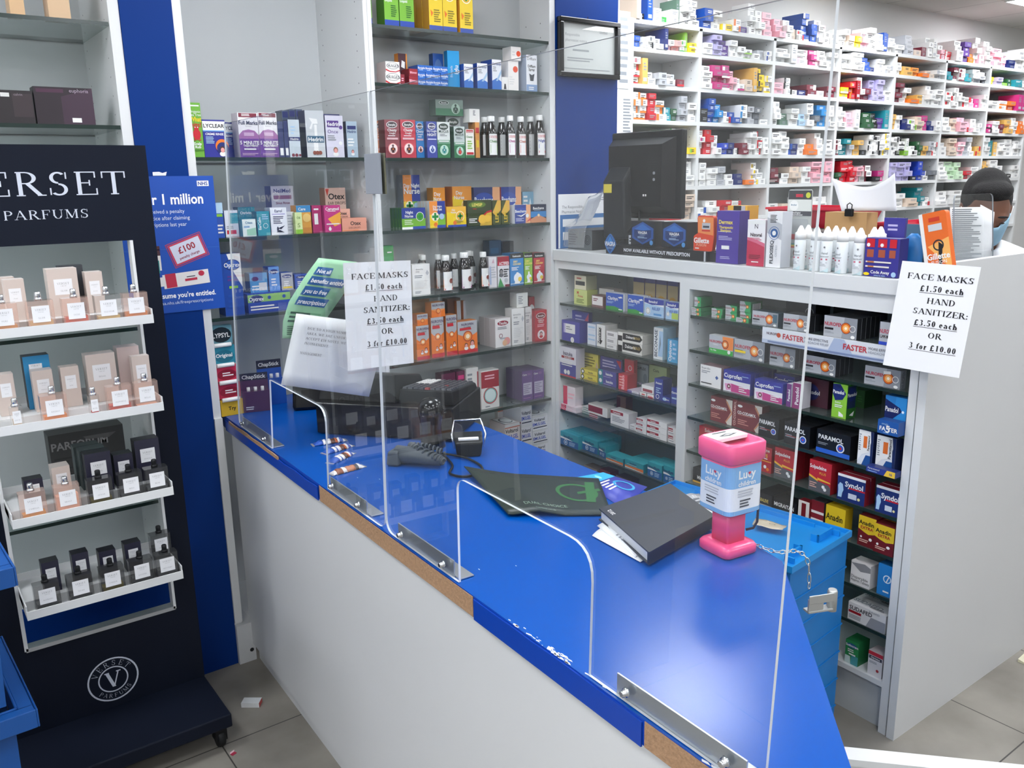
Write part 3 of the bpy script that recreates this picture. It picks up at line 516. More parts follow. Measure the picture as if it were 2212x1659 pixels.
 'par': 'K .42 .72 .2 w PARAMOL;G .05 .3 .45 .48 2 q;R .1 .38 .7 .4 c03030;C .75 .36 .13 e6e8ef;C .75 .36 .1 2f55b8;C .75 .36 .06 3a70d8;C .75 .36 .03 c02030',
 'parb': 'K .42 .72 .18 w PARAMOL;G .05 .38 .45 .5 2 q;R 0 .06 1 .24 2f63c4;C .72 .42 .12 e6e8ef;C .72 .42 .09 2f55b8;C .72 .42 .04 c02030',
 'sol': 'P 5f6064 0 0 1 0 1 .22 .9 .3 .4 .34 0 .5;P f0b83c 0 .52 .4 .4 .38 .46 .96 .4 1 .36 .4 .38 .42 .33 0 .45;K .4 .8 .12 w Solpadeine;T .62 .62 .08 f2c84a PLUS;C .68 .2 .07 w;C .76 .13 .07 w;G .05 .1 .4 .3 3 e0b0a0',
 'solp': 'R 0 .42 1 .46 e8a83c;K .5 .88 .13 e8d8d0 Solpadeine;K .62 .66 .13 f2c84a PLUS;G .4 .5 .9 .58 1 w;G .05 .1 .6 .34 3 e8a8a0;C .72 .22 .07 w;C .85 .14 .07 o',
 'syn': 'P w 0 .9 1 .9 1 1 0 1;K .6 .66 .2 w Syndol;P c02030 .42 .5 1 .5 1 .56 .42 .56;P a9c9e6 .04 .1 .18 .1 .2 .28 .24 .4 .2 .62 .1 .66 .03 .54 .05 .36;R .42 .14 .72 .34 c9d0dc;C .8 .2 .05 e8e0a0',
 'ana': 'K .45 .62 .22 k Anadin;O .4 .25 .1 .02 k;G .1 .1 .7 .16 1 k',
 'anx': 'P 6a1c22 0 0 1 0 1 .48 .6 .42 .3 .48 0 .56;K .45 .78 .14 k Anadin;K .5 .62 .1 R EXTRA;C .2 .3 .06 w;G .1 .12 .7 .24 2 e0b8a8;E .75 .28 .09 .05 w',
 'pnd': 'P l 0 0 1 0 1 1 0 1;P 1b2a6b 0 .7 .0 .98 .5 1 .92 .74 .7 .55 .2 .5;K .4 .76 .1 w Panadol;T .4 .46 .06 fff Extra;P w .5 .2 .8 .12 .82 .05 .5 .05;G .2 .3 .8 .4 2 w',
 'pnb': 'P 2f8fd8 .5 1 1 1 1 .2 .4 .3;P 16245f 0 .3 .0 .9 .7 .7 .8 .6 .4 .36;K .33 .62 .14 w Panadol;C .85 .6 .06 e8f4ff;T .65 .26 .09 w Advance',
 'pct': 'P 1f4f92 .3 0 1 0 1 .3 .55 .3;P 1b2a5a .88 0 1 0 1 1 .8 1;P w 0 .1 0 1 .8 1 .86 .7 .75 .4 .3 .3;R .35 .5 .6 .84 e0702a;V .7 .66 .14 k Paracetamol;G .05 .4 .2 .9 8 q',
 'imo': 'R 0 0 1 .5 1c5f98;P w .0 .48 .7 .48 .4 .58 0 .62;K .45 .7 .22 16245f Imodium;O .3 .26 .1 .02 w;C .3 .26 .05 a;G .5 .1 .9 .4 3 a',
 'imoo': 'R 0 0 1 .2 e8efe8;P e07a3c 0 .12 1 .05 1 .4 0 .3;K .45 .68 .22 16245f Imodium;G .1 .45 .8 .52 1 w',
 'baz': 'R 0 .0 1 .45 4a4a9a;R 0 .0 1 .05 r;K .5 .8 .13 4a3a5a bazuka;R .1 .62 .9 .7 R;K .5 .66 .06 w SUB-ZERO;G .1 .36 .9 .55 3 w;E .35 .16 .09 .08 w;E .55 .16 .09 .08 w',
 'bay': 'C .12 .5 .1 k;C .12 .5 .06 w;K .6 .56 .36 4a4020 bazuka;R .25 .12 .95 .22 b08a20',
 'bap': 'R 0 0 .25 1 T;C .12 .5 .08 w;K .62 .56 .36 w bazuka;G .3 .1 .95 .2 1 i',
 'cla': 'P 3a9a45 0 0 1 0 1 .1 .5 .24 0 .2;K .4 .7 .2 w Clarityn;G .05 .38 .6 .52 2 a;P w .7 .8 .9 .86 .98 .78 .8 .74;R .75 .06 .95 .12 w',
 'bnd': 'P a9c9e6 0 0 1 0 1 .6 0 .7;P 2f3f9a 0 1 1 1 1 .72 .4 .66 0 .76;K .45 .84 .14 w Benadryl;K .62 .46 .16 2a58b0 RELIEF;C .2 .3 .13 w;O .2 .3 .11 .02 q;R .5 .1 .9 .2 4f93d0',
 'can': 'R 0 .74 .7 .95 R;K .34 .85 .14 w Canesten;G .1 .2 .8 .6 4 q',
 'cans': 'R 0 .5 .6 .9 R;K .3 .7 .24 w Canesten;G .1 .15 .8 .35 1 q',
 'dak': 'R 0 0 .18 .6 k;P 17191d .2 .95 .9 .95 1 .55 .9 .2 .2 .2;K .52 .6 .3 w Daktarin;T .78 .6 .26 e0c060 GOLD',
 'via': 'P 1f4f9a .5 .98 .95 .72 .95 .3 .5 .05 .05 .3 .05 .72;P 0f2f66 .5 .9 .86 .66 .86 .36 .5 .12 .14 .36 .14 .66;P 2a68b8 .5 .9 .86 .66 .5 .62 .14 .66;K .5 .54 .11 w VIAGRA;T .5 .44 .05 a CONNECT;G .3 .3 .7 .38 2 a;C .88 .14 .07 4f93d0',
 'niz': 'P c22a50 0 0 1 0 1 .42 .5 .5 0 .56;P d86a88 0 .56 .5 .5 1 .42 1 .5 .5 .58 0 .62;R 0 .9 1 1 w;T .5 .86 .1 3a3040 N;K .5 .68 .075 3a2030 Nizoral;G .15 .56 .85 .62 2 d0708a;G .15 .15 .85 .25 3 7a1a34;R .3 .08 .7 .1 w',
 'der': 'K .4 .79 .075 f2d94a Dermax;K .42 .69 .05 f2d94a Therapeutic;K .4 .63 .05 f2d94a Shampoo;R .06 .6 .7 .606 w;G .1 .44 .8 .53 3 i;R .25 .27 .6 .34 w;G .2 .08 .7 .14 2 i',
 'fle': 'P s 0 .62 1 .5 1 .78 0 .9;G .2 .8 .8 .95 6 k;C .5 .62 .25 2a5a98;O .5 .62 .36 .03 2a5a98;C .5 .62 .13 w;V .38 .28 .22 3a3f48 FLEXISEQ;V .68 .3 .14 s OSTEO',
 'cod': 'R .06 .5 .26 .7 a8543a;R .4 .5 .6 .7 a8543a;R .72 .5 .9 .7 a8543a;R .04 .76 .28 .98 r;R .38 .76 .64 .98 r;R .72 .76 .92 .98 r;C .1 .82 .05 w;C .5 .82 .05 w;R .05 .36 .8 .4 e8e0d8;R .1 .36 .3 .4 c07a4a;R .05 .24 .75 .28 e8e0d8;R .12 .24 .3 .28 c07a4a;K .5 .12 .08 w Code Away;E .1 .06 .09 .04 y;C .9 .08 .07 a;T .5 .03 .04 a MINI FILTERS',
 'sud': 'R 0 0 1 .0 w;K .34 .72 .22 2a2a30 SUDAFED;R .02 .42 .36 .56 R;G .04 .1 .5 .34 3 q;P 9a9ca2 .5 0 1 0 1 .6 .62 .6;K .7 .9 .1 q SUDAFED',
}
GOODS = []
def base_px(fr, a, w, z): return proj(fr.pt(a, w, z))[1]
REG = {id(FW): [], id(FC): []}
LIM = {id(FW): [(.8945, 1.5315, 3.3, .37), (1.5675, 2.3895, 3.3, .20)], id(FC): [(.0295, .7635, 1.36, .395), (.8165, 1.6885, 1.36, .395)]}
GAP = .0012
def zcap(fr, a, zb):
    zs = (ZA if a < 1.55 else ZB) if fr is FW else (ZC+[ZTB-.03] if a < .79 else ZD+[ZTB-.05])
    up = [q for q in zs if q > zb+.025]; return (min(up)-.0135) if up and a > (.75 if fr is FW else -9) and zb < 2.3 and not (fr is FC and zb > 1.38) else 99
def settle(fr, n0, n1, yt, w, d, zb, zt_fixed=None, tot=None):
    """find the room a carton really has: keeps it between the uprights and clear of its neighbours"""
    reg = REG.setdefault(id(fr), [])
    for it in range(14):
        a, zt = fr.loc(n0, yt, w); zt = min(max(zt, zb+.008), zcap(fr, a, zb)); ym = (yt+base_px(fr, a, w, zb))/2
        a0 = fr.loc(n0, ym, w)[0]; a1 = max(fr.loc(n1, ym, w)[0], a0+.006); c = (a0+a1)/2; again = False
        for lo, hi, zm, dm in LIM.get(id(fr), []):
            if zb < zm and lo-.08 < c < hi+.08:
                if a0 < lo and w > .005 and fr is FC: w = max(.004, w-.012); again = True; break
                if a0 < lo: a1 = max(a1, lo+.012); a0 = lo
                if a1 > hi: s_ = min(a1-hi, max(0, a0-lo)); a0 -= s_*.7; a1 = hi
                d = min(d, max(.008, dm-w))
        if again: continue
        for b in reg:
            if a1+GAP <= b[0]+.0001 or a0-GAP >= b[1]-.0001 or zt <= b[4]+.0004 or zb >= b[5]-.0004: continue
            if w+(tot or d)+GAP <= b[2] or w-GAP >= b[3]: continue
            oa = min(a1, b[1])-max(a0, b[0])
            if oa < .42*(a1-a0) and abs(w-b[2]) < .035:      # neighbours side by side: trim the edge
                if (a0+a1) > b[0]+b[1]: a0 = b[1]+GAP
                else: a1 = b[0]-GAP
            elif w > b[2]+.004 or b[2]-w < .009: w = b[3]+GAP*1.5; again = True; break
            else: d = max(.006, b[2]-w-GAP*1.5); tot = None
        if not again: break
    return a0, max(a1, a0+.005), w, d, zt
def shelf(fr, z, txt, group=None):
    z += .0006
    for ln in txt.strip().split('\n'):
        ln = ln.strip()
        if not ln or ln[0] == '#': continue
        fl = [q.strip() for q in ln.split('|')]+['']*6
        head = fl[0].split(); back = None
        if head[0][0] == '^': back = int(head[0][1:] or 1); head = head[1:]
        nm = 'medicine_carton'; cat = 'medicine box'
        if '=' in head[0]: nm = head[0][:-1]; cat = nm.replace('_', ' '); head = head[1:]
        n = [float(q) for q in head]; wd = [float(q) for q in fl[1].split()]; w, d = wd[0], wd[1]; rz = radians(wd[2]) if len(wd) > 2 else 0
        cl = fl[2].split(); lab = fl[4]
        zb = z if back is None else GOODS[-back][1]+.0006
        if len(n) > 3: zb = max(z, fr.loc(n[0], n[3], w)[1])
        cnt = int(fl[7] or 1)
        a0, a1, w, d, zt = settle(fr, n[0], n[1], n[2], w, d, zb, None, cnt*(d+.0015) if cnt > 1 else None)
        W, H = max(a1-a0, .005), zt-zb
        ex = lambda s: ';'.join(DES[t[1:]] if t[:1] == '$' else t for t in (q.strip() for q in s.split(';')) if t)
        rdes = ex(fl[5]); tdes = ex(fl[6])
        mb = carton_mesh(W, d, H, cl[0], cl[1] if len(cl) > 1 else cl[0], cl[2] if len(cl) > 2 else None, ex(fl[3]), rdes if fr is FW else '', tdes, rdes if fr is not FW else '')
        o = mb.build(nm, None, fr.mat(a0, w, zb, rz)); tag(o, lab, cat, group); GOODS.append((o, zt, a0, W, w, d, zb)); s_ = abs(sin(rz)); hid = len(REG[id(fr)]); REG[id(fr)].append((a0-d*s_*(rz > 0), a0+W+d*s_*(rz < 0), w-W*s_*(rz < 0), w+d+W*s_*(rz > 0), zb, zt))
        dm = max([q[3] for q in LIM.get(id(fr), []) if zb < q[2] and q[0]-.01 < a0 < q[1]], default=9)
        for k in range(1, cnt):
            if w+k*(d+.0015)+d > dm: break
            REG[id(fr)].append((a0, a0+W, w+k*(d+.0015), w+k*(d+.0015)+d, zb, zt))
            r = o.copy(); COL.objects.link(r); r.matrix_world = fr.mat(a0, w+k*(d+.0015), zb, rz); tag(r, lab+', '+ORD[k-1], cat, group)
def cyl_place(r, W): return lambda u, v, l: ((r+EPS*2*l)*sin((u-W/2)/r), -(r+EPS*2*l)*cos((u-W/2)/r), v)
def syrup(fr, z, px, yt, w, r, des, label, lab_col='w', cap='white_plastic'):
    z += .0006; a, zt = fr.loc(px, yt, w); H = zt-z; a = fr.loc(px, (yt+base_px(fr, a, w, z))/2, w)[0]
    for it in range(12):
        hitb = [b for b in REG[id(fr)] if a+r > b[0] and a-r < b[1] and w+r > b[2] and w-r < b[3] and z < b[5] and z+H > b[4]]
        if not hitb: break
        b = hitb[0]; w = min(w+.01, .165); a += .002 if a > (b[0]+b[1])/2 else -.002
    REG[id(fr)].append((a-r, a+r, w-r, w+r, z, z+H))
    t = thing('medicine_bottle', label, 'bottle', fr.mat(a, w, z), None)
    c = min(.022, H*.18); sh = H-c
    M().lathe([(r*.92, 0), (r, .004), (r, sh*.66), (r*.93, sh*.74), (r*.74, sh*.88), (r*.56, sh*.95), (r*.54, sh+.002)], 'amber_dark', 20).build('glass_body', t)
    M().lathe([(r*.64, sh), (r*.66, sh+.002), (r*.64, H-.002), (r*.58, H)], cap, 20).build('cap', t)
    lb = M(); LW, LH = 1.9*r, sh*.58; pl = cyl_place(r, LW)
    for j in range(10):
        u0, u1 = LW*j/10, LW*(j+1)/10; lb.poly([pl(u0, 0, 1), pl(u1, 0, 1), pl(u1, LH, 1), pl(u0, LH, 1)], lab_col, True)
    draw2 = lambda u, v, l: pl(u, v, l+1)
    draw(lb, ';'.join(DES.get(q[1:], q) if q[:1] == '$' else q for q in des.split(';')), LW, LH, draw2)
    lb.xf(Matrix.Translation((0, 0, sh*.08))).build('paper_label', t)
    return t
DES.update({'cvg': 'S .5 .86 .12 r COVONIA;K .45 .66 .12 3a7a30 Chesty;R .12 .1 .88 .5 9cc070;R 0 0 1 .1 1f6a34', 'cvp': 'S .5 .86 .12 r COVONIA;K .45 .66 .12 b0408a Chesty;R .12 .1 .88 .5 c05aa0;R 0 0 1 .08 m', 'cvr': 'S .5 .86 .12 r COVONIA;K .45 .66 .12 c0502a Chesty;R .12 .1 .88 .5 d8603a;R 0 0 1 .08 r', 'cvb': 'S .5 .86 .12 r COVONIA;K .45 .66 .12 3a4a9a Night;R .12 .3 .88 .5 6a78c0;R .12 .1 .88 .2 r', 'lps': 'R 0 .7 1 1 4f93d0;K .4 .86 .12 w Lloyds;C .72 .5 .22 8a3a30;P f0a070 0 0 1 0 1 .2 0 .6;G .1 .1 .6 .4 3 w;R .1 .02 .9 .1 c8404a', 'lpp': 'R 0 .7 1 1 4f93d0;K .4 .86 .12 w Lloyds;C .72 .5 .24 7a2a20;P c9a0c4 0 0 1 0 1 .2 0 .6;G .1 .1 .6 .4 3 w;R .1 .02 .9 .1 9a3a7a'})
# ---- left wall bay
shelf(FW, ZA[0], '''
404 437 221|.03 .05|6fb03a 4f8a2a|G .1 .92 .9 .97 1 w;T .5 .84 .05 w Organic;T .5 .78 .05 w Tea Tree;K .5 .7 .085 y What;K .5 .6 .085 r nits!;E .5 .42 .33 .1 r;C .5 .53 .2 r;C .4 .55 .05 w;C .6 .55 .05 w;R .2 .31 .4 .33 r;R .6 .31 .8 .33 r;K .5 .25 .05 w Scalp;K .5 .19 .05 w Rub;R 0 .12 1 .14 3c7a20|tall green scalp rub box with red bug, far left of the shelf
436 488 258|.03 .06|2b2f8e 20246c w|$lyc|blue and white creme rinse box with child portrait beside the green box
484 521 264|.10 .06|2b2f8e 20246c w|$lyc|blue and white creme rinse box half hidden left of white purple boxes
516 559 243|.03 .06|e8e6e8 d8d0d8|$fm|left of two white and purple five minute treatment boxes
560 600 243|.03 .06|e8e6e8 d8d0d8|$fm|right of two white and purple five minute treatment boxes
601 613 262|.03 .07|2a3568 1f2850|R .2 .06 .8 .26 w|narrow navy lice treatment box, left of the pair with white barcode corners
614 623 261|.03 .07|2a3568 1f2850|R .2 .06 .8 .26 w|narrow navy lice treatment box, right of the pair with white barcode corners
624 648 258|.03 .05|c4d0d8 2a3568|$hed1|pale grey lice lotion box with navy brand band and three heads
612 626 238|.13 .06|4a5a72 35425a|R .1 .85 .9 .97 n|slate lice lotion box behind, leftmost of the back three
627 641 236|.13 .06|4a5a72 35425a|R .1 .85 .9 .97 n|slate lice lotion box behind, middle of the back three
642 656 236|.13 .06|4a5a72 35425a|R .1 .85 .9 .97 n|slate lice lotion box behind, rightmost of the back three
661 701 238|.03 .06|c9ced2 3a4560|$hed2|grey lice spray box with white trigger bottle picture
704 742 249|.03 .06|d5d3e2 3a3f70 n|$hed3|pale lilac lice treatment box with child's hair picture
700 736 246|.12 .05|3a3f70|G .1 .9 .9 .96 1 w|navy lice box tucked behind the pale lilac one
749 772 262|.03 .06|a9bccb 39445a|$hed4|narrow pale blue lice lotion box at right end of the shelf''')
shelf(FW, ZA[1], '''
465 483 438|.03 .05|2a52a8 2a52a8|R 0 .7 1 1 b8d8ee;R .1 .6 .9 .68 l;G .2 .1 .9 .4 3 w|blue and white nasal box just right of the blue poster
486 515 455|.06 .05|dfe3ea 9fb0c4|P 2b93a0 .3 .5 1 .5 1 .9 .3 .9;R .1 .1 .8 .25 r;G .1 .3 .8 .42 2 q|white nasal box with teal and red marks behind the clear screen
516 552 448|.13 .05|23808f 1a6470|K .5 .8 .1 w Otrivine;G .1 .2 .8 .6 3 a|teal box at the back behind white and teal box
524 553 474|.03 .05|e4efe9 2b93a0|K .5 .8 .15 2a6a90 Otex;P 9fd0b0 .3 .05 1 .05 1 .5 .3 .4;G .1 .5 .6 .62 2 c|small white and teal ear drops box in front row
556 583 457|.03 .05|2b93a0 1c6e7c|V .18 .5 .2 w EarCalm;O .65 .4 .2 .03 w;G .4 .65 .9 .9 3 a|teal ear spray box with vertical white lettering
585 620 449|.03 .05|eceef2 c4c8d4|K .5 .88 .1 3a3a60 Earol;R .1 .74 .9 .78 i;G .15 .4 .8 .7 5 3a3a50;E .4 .2 .06 .1 k;P k .4 .24 .85 .34 .6 .2;P k .3 .1 .8 .08 .5 .18|white ear oil box with black olive sprig
588 636 402|.15 .06|c4c4d2 6a6a90|K .5 .9 .08 2a2f70 NeilMed;R .1 .72 .9 .8 8a5a78;K .5 .64 .05 m Sinus Rinse;G .1 .2 .9 .5 4 q;P 5a3a70 .4 .05 .6 .45 .9 .05|large grey sinus rinse box standing at the back
620 636 458|.06 .05|e4e4e4|G .1 .1 .9 .9 6 s|narrow white box beside the white ear oil box
641 672 444|.05 .05|e0a040 c8862a|R 0 .75 1 1 3a8ac4;K .4 .87 .1 w Care;C .7 .55 .28 f0c878;R 0 .0 1 .2 d08a3a|orange and blue ear drops box behind the small green one
638 653 459|.028 .02|d8e8a8 b4c87a|K .5 .75 .1 2a6a2a Oil;S .5 .4 .2 5a7a2a S;R 0 .0 1 .2 8cc63f|small pale green ear oil box in front of orange one
675 695 444|.05 .06|b02a6a 9a2058|G .2 .8 .8 .92 1 w;R .2 .3 .6 .7 w|magenta ear drops box, left one of two
701 736 444|.03 .06|c2317d a0246a|$cer|magenta ear drops box with yellow flash, right one of two
704 748 406|.15 .05|e6c4b4 d09880|$ote|tall peach ear drops display card box at the back
722 757 452|.09 .04|e8b4a0|$ote|peach ear drops box behind the display tray
739 792 472|.03 .06|e8a088 d08870|G 0 .0 1 .1 1 o;K .55 .6 .3 k Otex;T .5 .25 .14 7a3a2a EAR DROPS|low peach ear drops display tray at right end of shelf''')
shelf(FW, ZA[2], '''
482 524 549|.03 .07|1f4aa0 163a86|$opt|tall blue and white eye wash box right of the blue poster
display_tray= 536 628 636|.03 .14|2746a0 2746a0|R 0 .55 1 .95 8fc060;E .2 .72 .16 .2 n;K .2 .72 .2 w Optrex;G .05 .1 .9 .4 2 w;C .5 .75 .04 2746a0;C .85 .75 .04 2746a0|long green and blue eye care display tray behind the clear screen
^1 540 578 591|.05 .05|4f93c8 2a6a9a|E .3 .7 .2 .12 n;G .1 .1 .9 .4 2 w;R .5 .1 .95 .5 S|light blue eye drops box at left of the tray
^2 581 604 577|.05 .05|6a9ad8 2a4a9a|$opts|pale blue upright eye drops box second on tray
^3 608 633 590|.05 .05|b8b8b8 2a4a9a|$opts;R .1 .1 .9 .2 y|blue and silver eye drops box third on tray
^4 637 664 593|.05 .05|3a5ab0 2a3f80|$opts|dark blue eye drops box fourth on tray by green leaflet''')
# ---- cough and cold bay
shelf(FW, ZB[0], '''
796 827 -58|.02 .06|7ab83a 4a7a2a|$nnl|green night remedy box with blue foot, leftmost of three on top shelf
829 860 -57|.02 .06|7ab83a 4a7a2a|$nnl|green night remedy box with blue foot, middle of three on top shelf
862 893 -56|.02 .06|7ab83a 4a7a2a|$nnl|green night remedy box with blue foot, rightmost of three on top shelf
926 955 -48|.02 .05|f0d030 b8862a|$dnl|yellow day remedy box with green cross, leftmost of three on top shelf||| 3
956 986 -46|.02 .07|f0d030 b8862a|$dnl|yellow day remedy box with green cross, middle of three on top shelf
993 1021 -40|.02 .07|f0d030 d89a30|$dnl|yellow day remedy box with green cross, rightmost of three on top shelf''')
shelf(FW, ZB[1], '''
811 832 153|.03 .07|e8e6e4 d8a080|R 0 0 1 .5 2a2a30;R 0 .85 1 1 o;G .3 .15 .7 .35 1 w|orange white and black carton, lower of two at far left
^1 811 831 129|.03 .07|e8e6e4 d8a080|R 0 0 1 .5 2a2a30;R 0 .85 1 1 o;G .3 .15 .7 .35 1 w|orange white and black carton, upper of two at far left
833 865 155|.03 .07|eeeeec d0c8c8|P r 0 .3 .3 .1 .7 .08 1 .25 1 .12 .7 0 .3 0 0 .14;E .5 .6 .42 .32 k;E .5 .6 .4 .29 w;S .5 .6 .26 k ORAGEN|white carton with red swoosh, lower of two at left
^1 833 863 132|.03 .07|eeeeec d0c8c8|P r 0 .3 .3 .1 .7 .08 1 .25 1 .12 .7 0 .3 0 0 .14;E .5 .6 .42 .32 k;E .5 .6 .4 .29 w;S .5 .6 .26 k ORAGEN|white carton with red swoosh, upper of two at left
861 880 115|.10 .03|4a2430 d8862a|P w .3 .6 .7 .55 .75 .75 .4 .8;R .85 0 1 1 d8862a|dark brown lip remedy display card with orange edge
862 874 160|.03 .06|8a2030 6a1a28|G .2 .3 .8 .7 2 z|small maroon carton, left one on shelf below brown card
884 903 164|.03 .06|9a2030 7a1a28|K .5 .5 .3 z Blistex|small maroon carton, lower of two beside blue stack
^1 884 902 148|.03 .06|9a2030 7a1a28|K .5 .5 .3 z Blistex|small maroon carton, upper of two beside blue stack
''')
def pile(fr, z, x0, x1, ytops, n, w, d, face, side, des, lab, rowname, rdes='', tdes='', group=None):
    """a neat pile: columns across, rows up; every carton its own object"""
    ex = lambda s: ';'.join(DES[t[1:]] if t[:1] == '$' else t for t in (q.strip() for q in s.split(';')) if t)
    z += .0006; zb = z; pos = ['leftmost', 'second', 'third', 'fourth', 'fifth', 'sixth', 'seventh']; rw = ['bottom row', 'second row', 'third row', 'fourth row', 'fifth row', 'sixth row', 'seventh row']
    src = None; zs0 = None
    for j, yt in enumerate(ytops):
        if zs0 and zb+zs0 > zcap(fr, a0, z): break
        if zs0 is None: a0, a1, w, d, zt = settle(fr, x0, x1, yt, w, d, zb)
        if zs0 is None: zs0 = max(.006, zt-zb); REG[id(fr)].append((a0, a1, w, w+d+.005, z, z+(zs0+.0006)*len(ytops))); W = (a1-a0)/n-.0006; src = carton_mesh(W, d, zs0, face, side, None, ex(des), ex(rdes) if fr is FW else '', ex(tdes), ex(rdes) if fr is not FW else '').mesh('medicine_carton')
        for i in range(n):
            rg = random.Random(i*7+j*3+int(x0)); o = bpy.data.objects.new('medicine_carton', src); COL.objects.link(o); o.matrix_world = fr.mat(a0+i*(a1-a0)/n+.0003, w+rg.uniform(0, .004), zb)
            l = lab
            if n > 1 and len(ytops) > 1: l += ', %s in the %s' % (pos[i] if i else 'leftmost', rw[j])
            elif n > 1: l += ', %s of the row' % pos[i]
            elif len(ytops) > 1: l += ', %s of its stack' % ('lowest' if j == 0 else 'top' if j == len(ytops)-1 else ['', 'second', 'third', 'fourth', 'fifth', 'sixth'][j]+' up')
            tag(o, l, 'medicine box', group); GOODS.append((o, zb+zs0, a0, W, w, d, zb))
        zb += zs0+.0006
pile(FW, ZB[1], 904, 969, [170, 155, 140], 4, .03, .07, '1f66c0', '1a4f9a', 'K .5 .6 .3 w Bonjela;G .2 .2 .8 .4 1 a', 'small blue mouth gel carton', '')
shelf(FW, ZB[1], '''
936 958 115|.11 .03|2a5aa8 2a4a80|E .5 .5 .4 .35 5a7ab0|blue display card standing behind the stacked gel cartons
967 991 109|.06 .03 -6|1c9ad8 15709f|V .72 .5 .34 w iglu;V .3 .45 .2 a Bonjela|tall cyan mouth ulcer box with vertical white lettering
996 1022 137|.03 .08|eceef4 2a4a98|P 2f6fc4 0 .0 1 .0 1 .28 .5 .4 0 .3;P a9c9e6 .4 .3 1 .7 1 .55 .6 .3;K .5 .86 .08 4a5a8a Corsodyl;G .1 .6 .6 .78 3 q|white and blue mouthwash box, leftmost of three
1031 1053 136|.03 .08|eceef4 2a4a98|P 2f6fc4 0 .0 1 .0 1 .28 .5 .4 0 .3;P a9c9e6 .4 .3 1 .7 1 .55 .6 .3;K .5 .86 .08 4a5a8a Corsodyl;G .1 .6 .6 .78 3 q|white and blue mouthwash box, middle of three
1063 1083 128|.03 .08|eceef4 2a4a98|P 2f6fc4 0 .0 1 .0 1 .28 .5 .4 0 .3;P a9c9e6 .4 .3 1 .7 1 .55 .6 .3;K .5 .86 .08 4a5a8a Corsodyl;G .1 .6 .6 .78 3 q|white and blue mouthwash box, rightmost of three
1084 1098 166|.03 .05|eceae6|P k .3 .1 .7 .1 .6 .5 .4 .5|small white carton with black figure between blue and apple boxes
1098 1120 130|.04 .06|f2eeea|C .7 .72 .24 e8502a;G .1 .2 .6 .5 4 S|tall white spray box with red apple
^1 1104 1125 100|.035 .06|f2eeea|C .75 .5 .22 e8502a;G .1 .3 .5 .7 2 S|white carton with red apple lying on top of taller one
1137 1160 118|.03 .08|eceef2 a8b4c8|T .5 .9 .08 k Difflam;K .5 .7 .07 k Difflam;K .5 .61 .07 k Spray;P 3a3f48 .35 .3 .65 .3 .75 .5 .5 .46 .25 .5;R 0 0 1 .2 7f9cc4;G .2 .05 .8 .15 2 w|tall white throat spray box with black silhouette, right end of shelf''')
shelf(FW, ZB[2], '''
803 813 260|.03 .05|e89060 c87040|$ben|pale orange cough syrup box at far left, left of two
814 826 261|.03 .05|e89060 c87040|$ben|pale orange cough syrup box at far left, right of two
832 863 258|.03 .06|8a3a44 6a2a34|$ben|maroon chesty cough syrup box with torso picture
866 898 258|.03 .06|c43a4a 94283a|$ben|red chesty cough syrup box with torso picture
899 916 262|.05 .06|2a80c4 1f5a90|$ben|bright blue dry cough syrup box half hidden by purple one
918 944 262|.03 .06|3d4a9e 2a356e|$bend|purple blue night cough syrup box
945 972 263|.03 .06|dfe4e0 4a6a5a|$benm|white and green mucus relief box, left of two
964 995 251|.11 .06|b8bec0 6a7a70|$benm|grey and green mucus relief box standing behind
^1 941 1000 214|.09 .05|8a9a90 6a7a70|R 0 0 1 .45 4a8060;E .3 .8 .18 .12 w;E .3 .8 .16 .1 3a4a40;K .3 .8 .1 w Benylin;C .72 .45 .16 b8d0c0;J .72 .42 .12 2f4a3a q|wide grey green cough box laid across the back boxes
981 1004 273|.03 .06|c4d0cc 3a5a4a|$benm;J .5 .2 .2 r o|white and green mucus relief box with red torso, right of two
1006 1024 279|.03 .05|f2efe6 3a7a3a|$cov|cream and green cough box with red lettering
1027 1036 264|.05 .05|e8a050 b8762a|R .1 .7 .9 .85 r;R .2 .3 .8 .5 y|narrow orange and yellow cough box beside cream one
^1 1014 1036 235|.06 .05|f0eeea|G .35 .5 .6 .9 4 3a3f4a|plain white carton with grey print standing on orange one''')
for px, yt, w, r, d, lb in ((1047, 253, .09, .021, 'R 0 .0 1 1 d8d8d4;|  .3 .1 .7 .9', 'dark syrup bottle at back left of the shelf bottles'), (1061, 251, .035, .0235, '$cvg', 'dark syrup bottle with green label at front'), (1084, 253, .10, .022, 'G .1 .1 .9 .9 5 q', 'dark syrup bottle behind, between green and pink labels'), (1102, 250, .035, .0205, '$cvp', 'dark syrup bottle with pink label'), (1125, 252, .034, .0205, '$cvr', 'dark syrup bottle with orange red label'), (1146, 252, .09, .022, 'G .1 .1 .9 .9 5 k', 'dark syrup bottle behind, with black and white label'), (1165, 249, .035, .0235, '$cvb', 'dark syrup bottle with purple label at right end')):
    syrup(FW, ZB[2], px, yt, w, r, d.replace('|  ', '| '), lb)
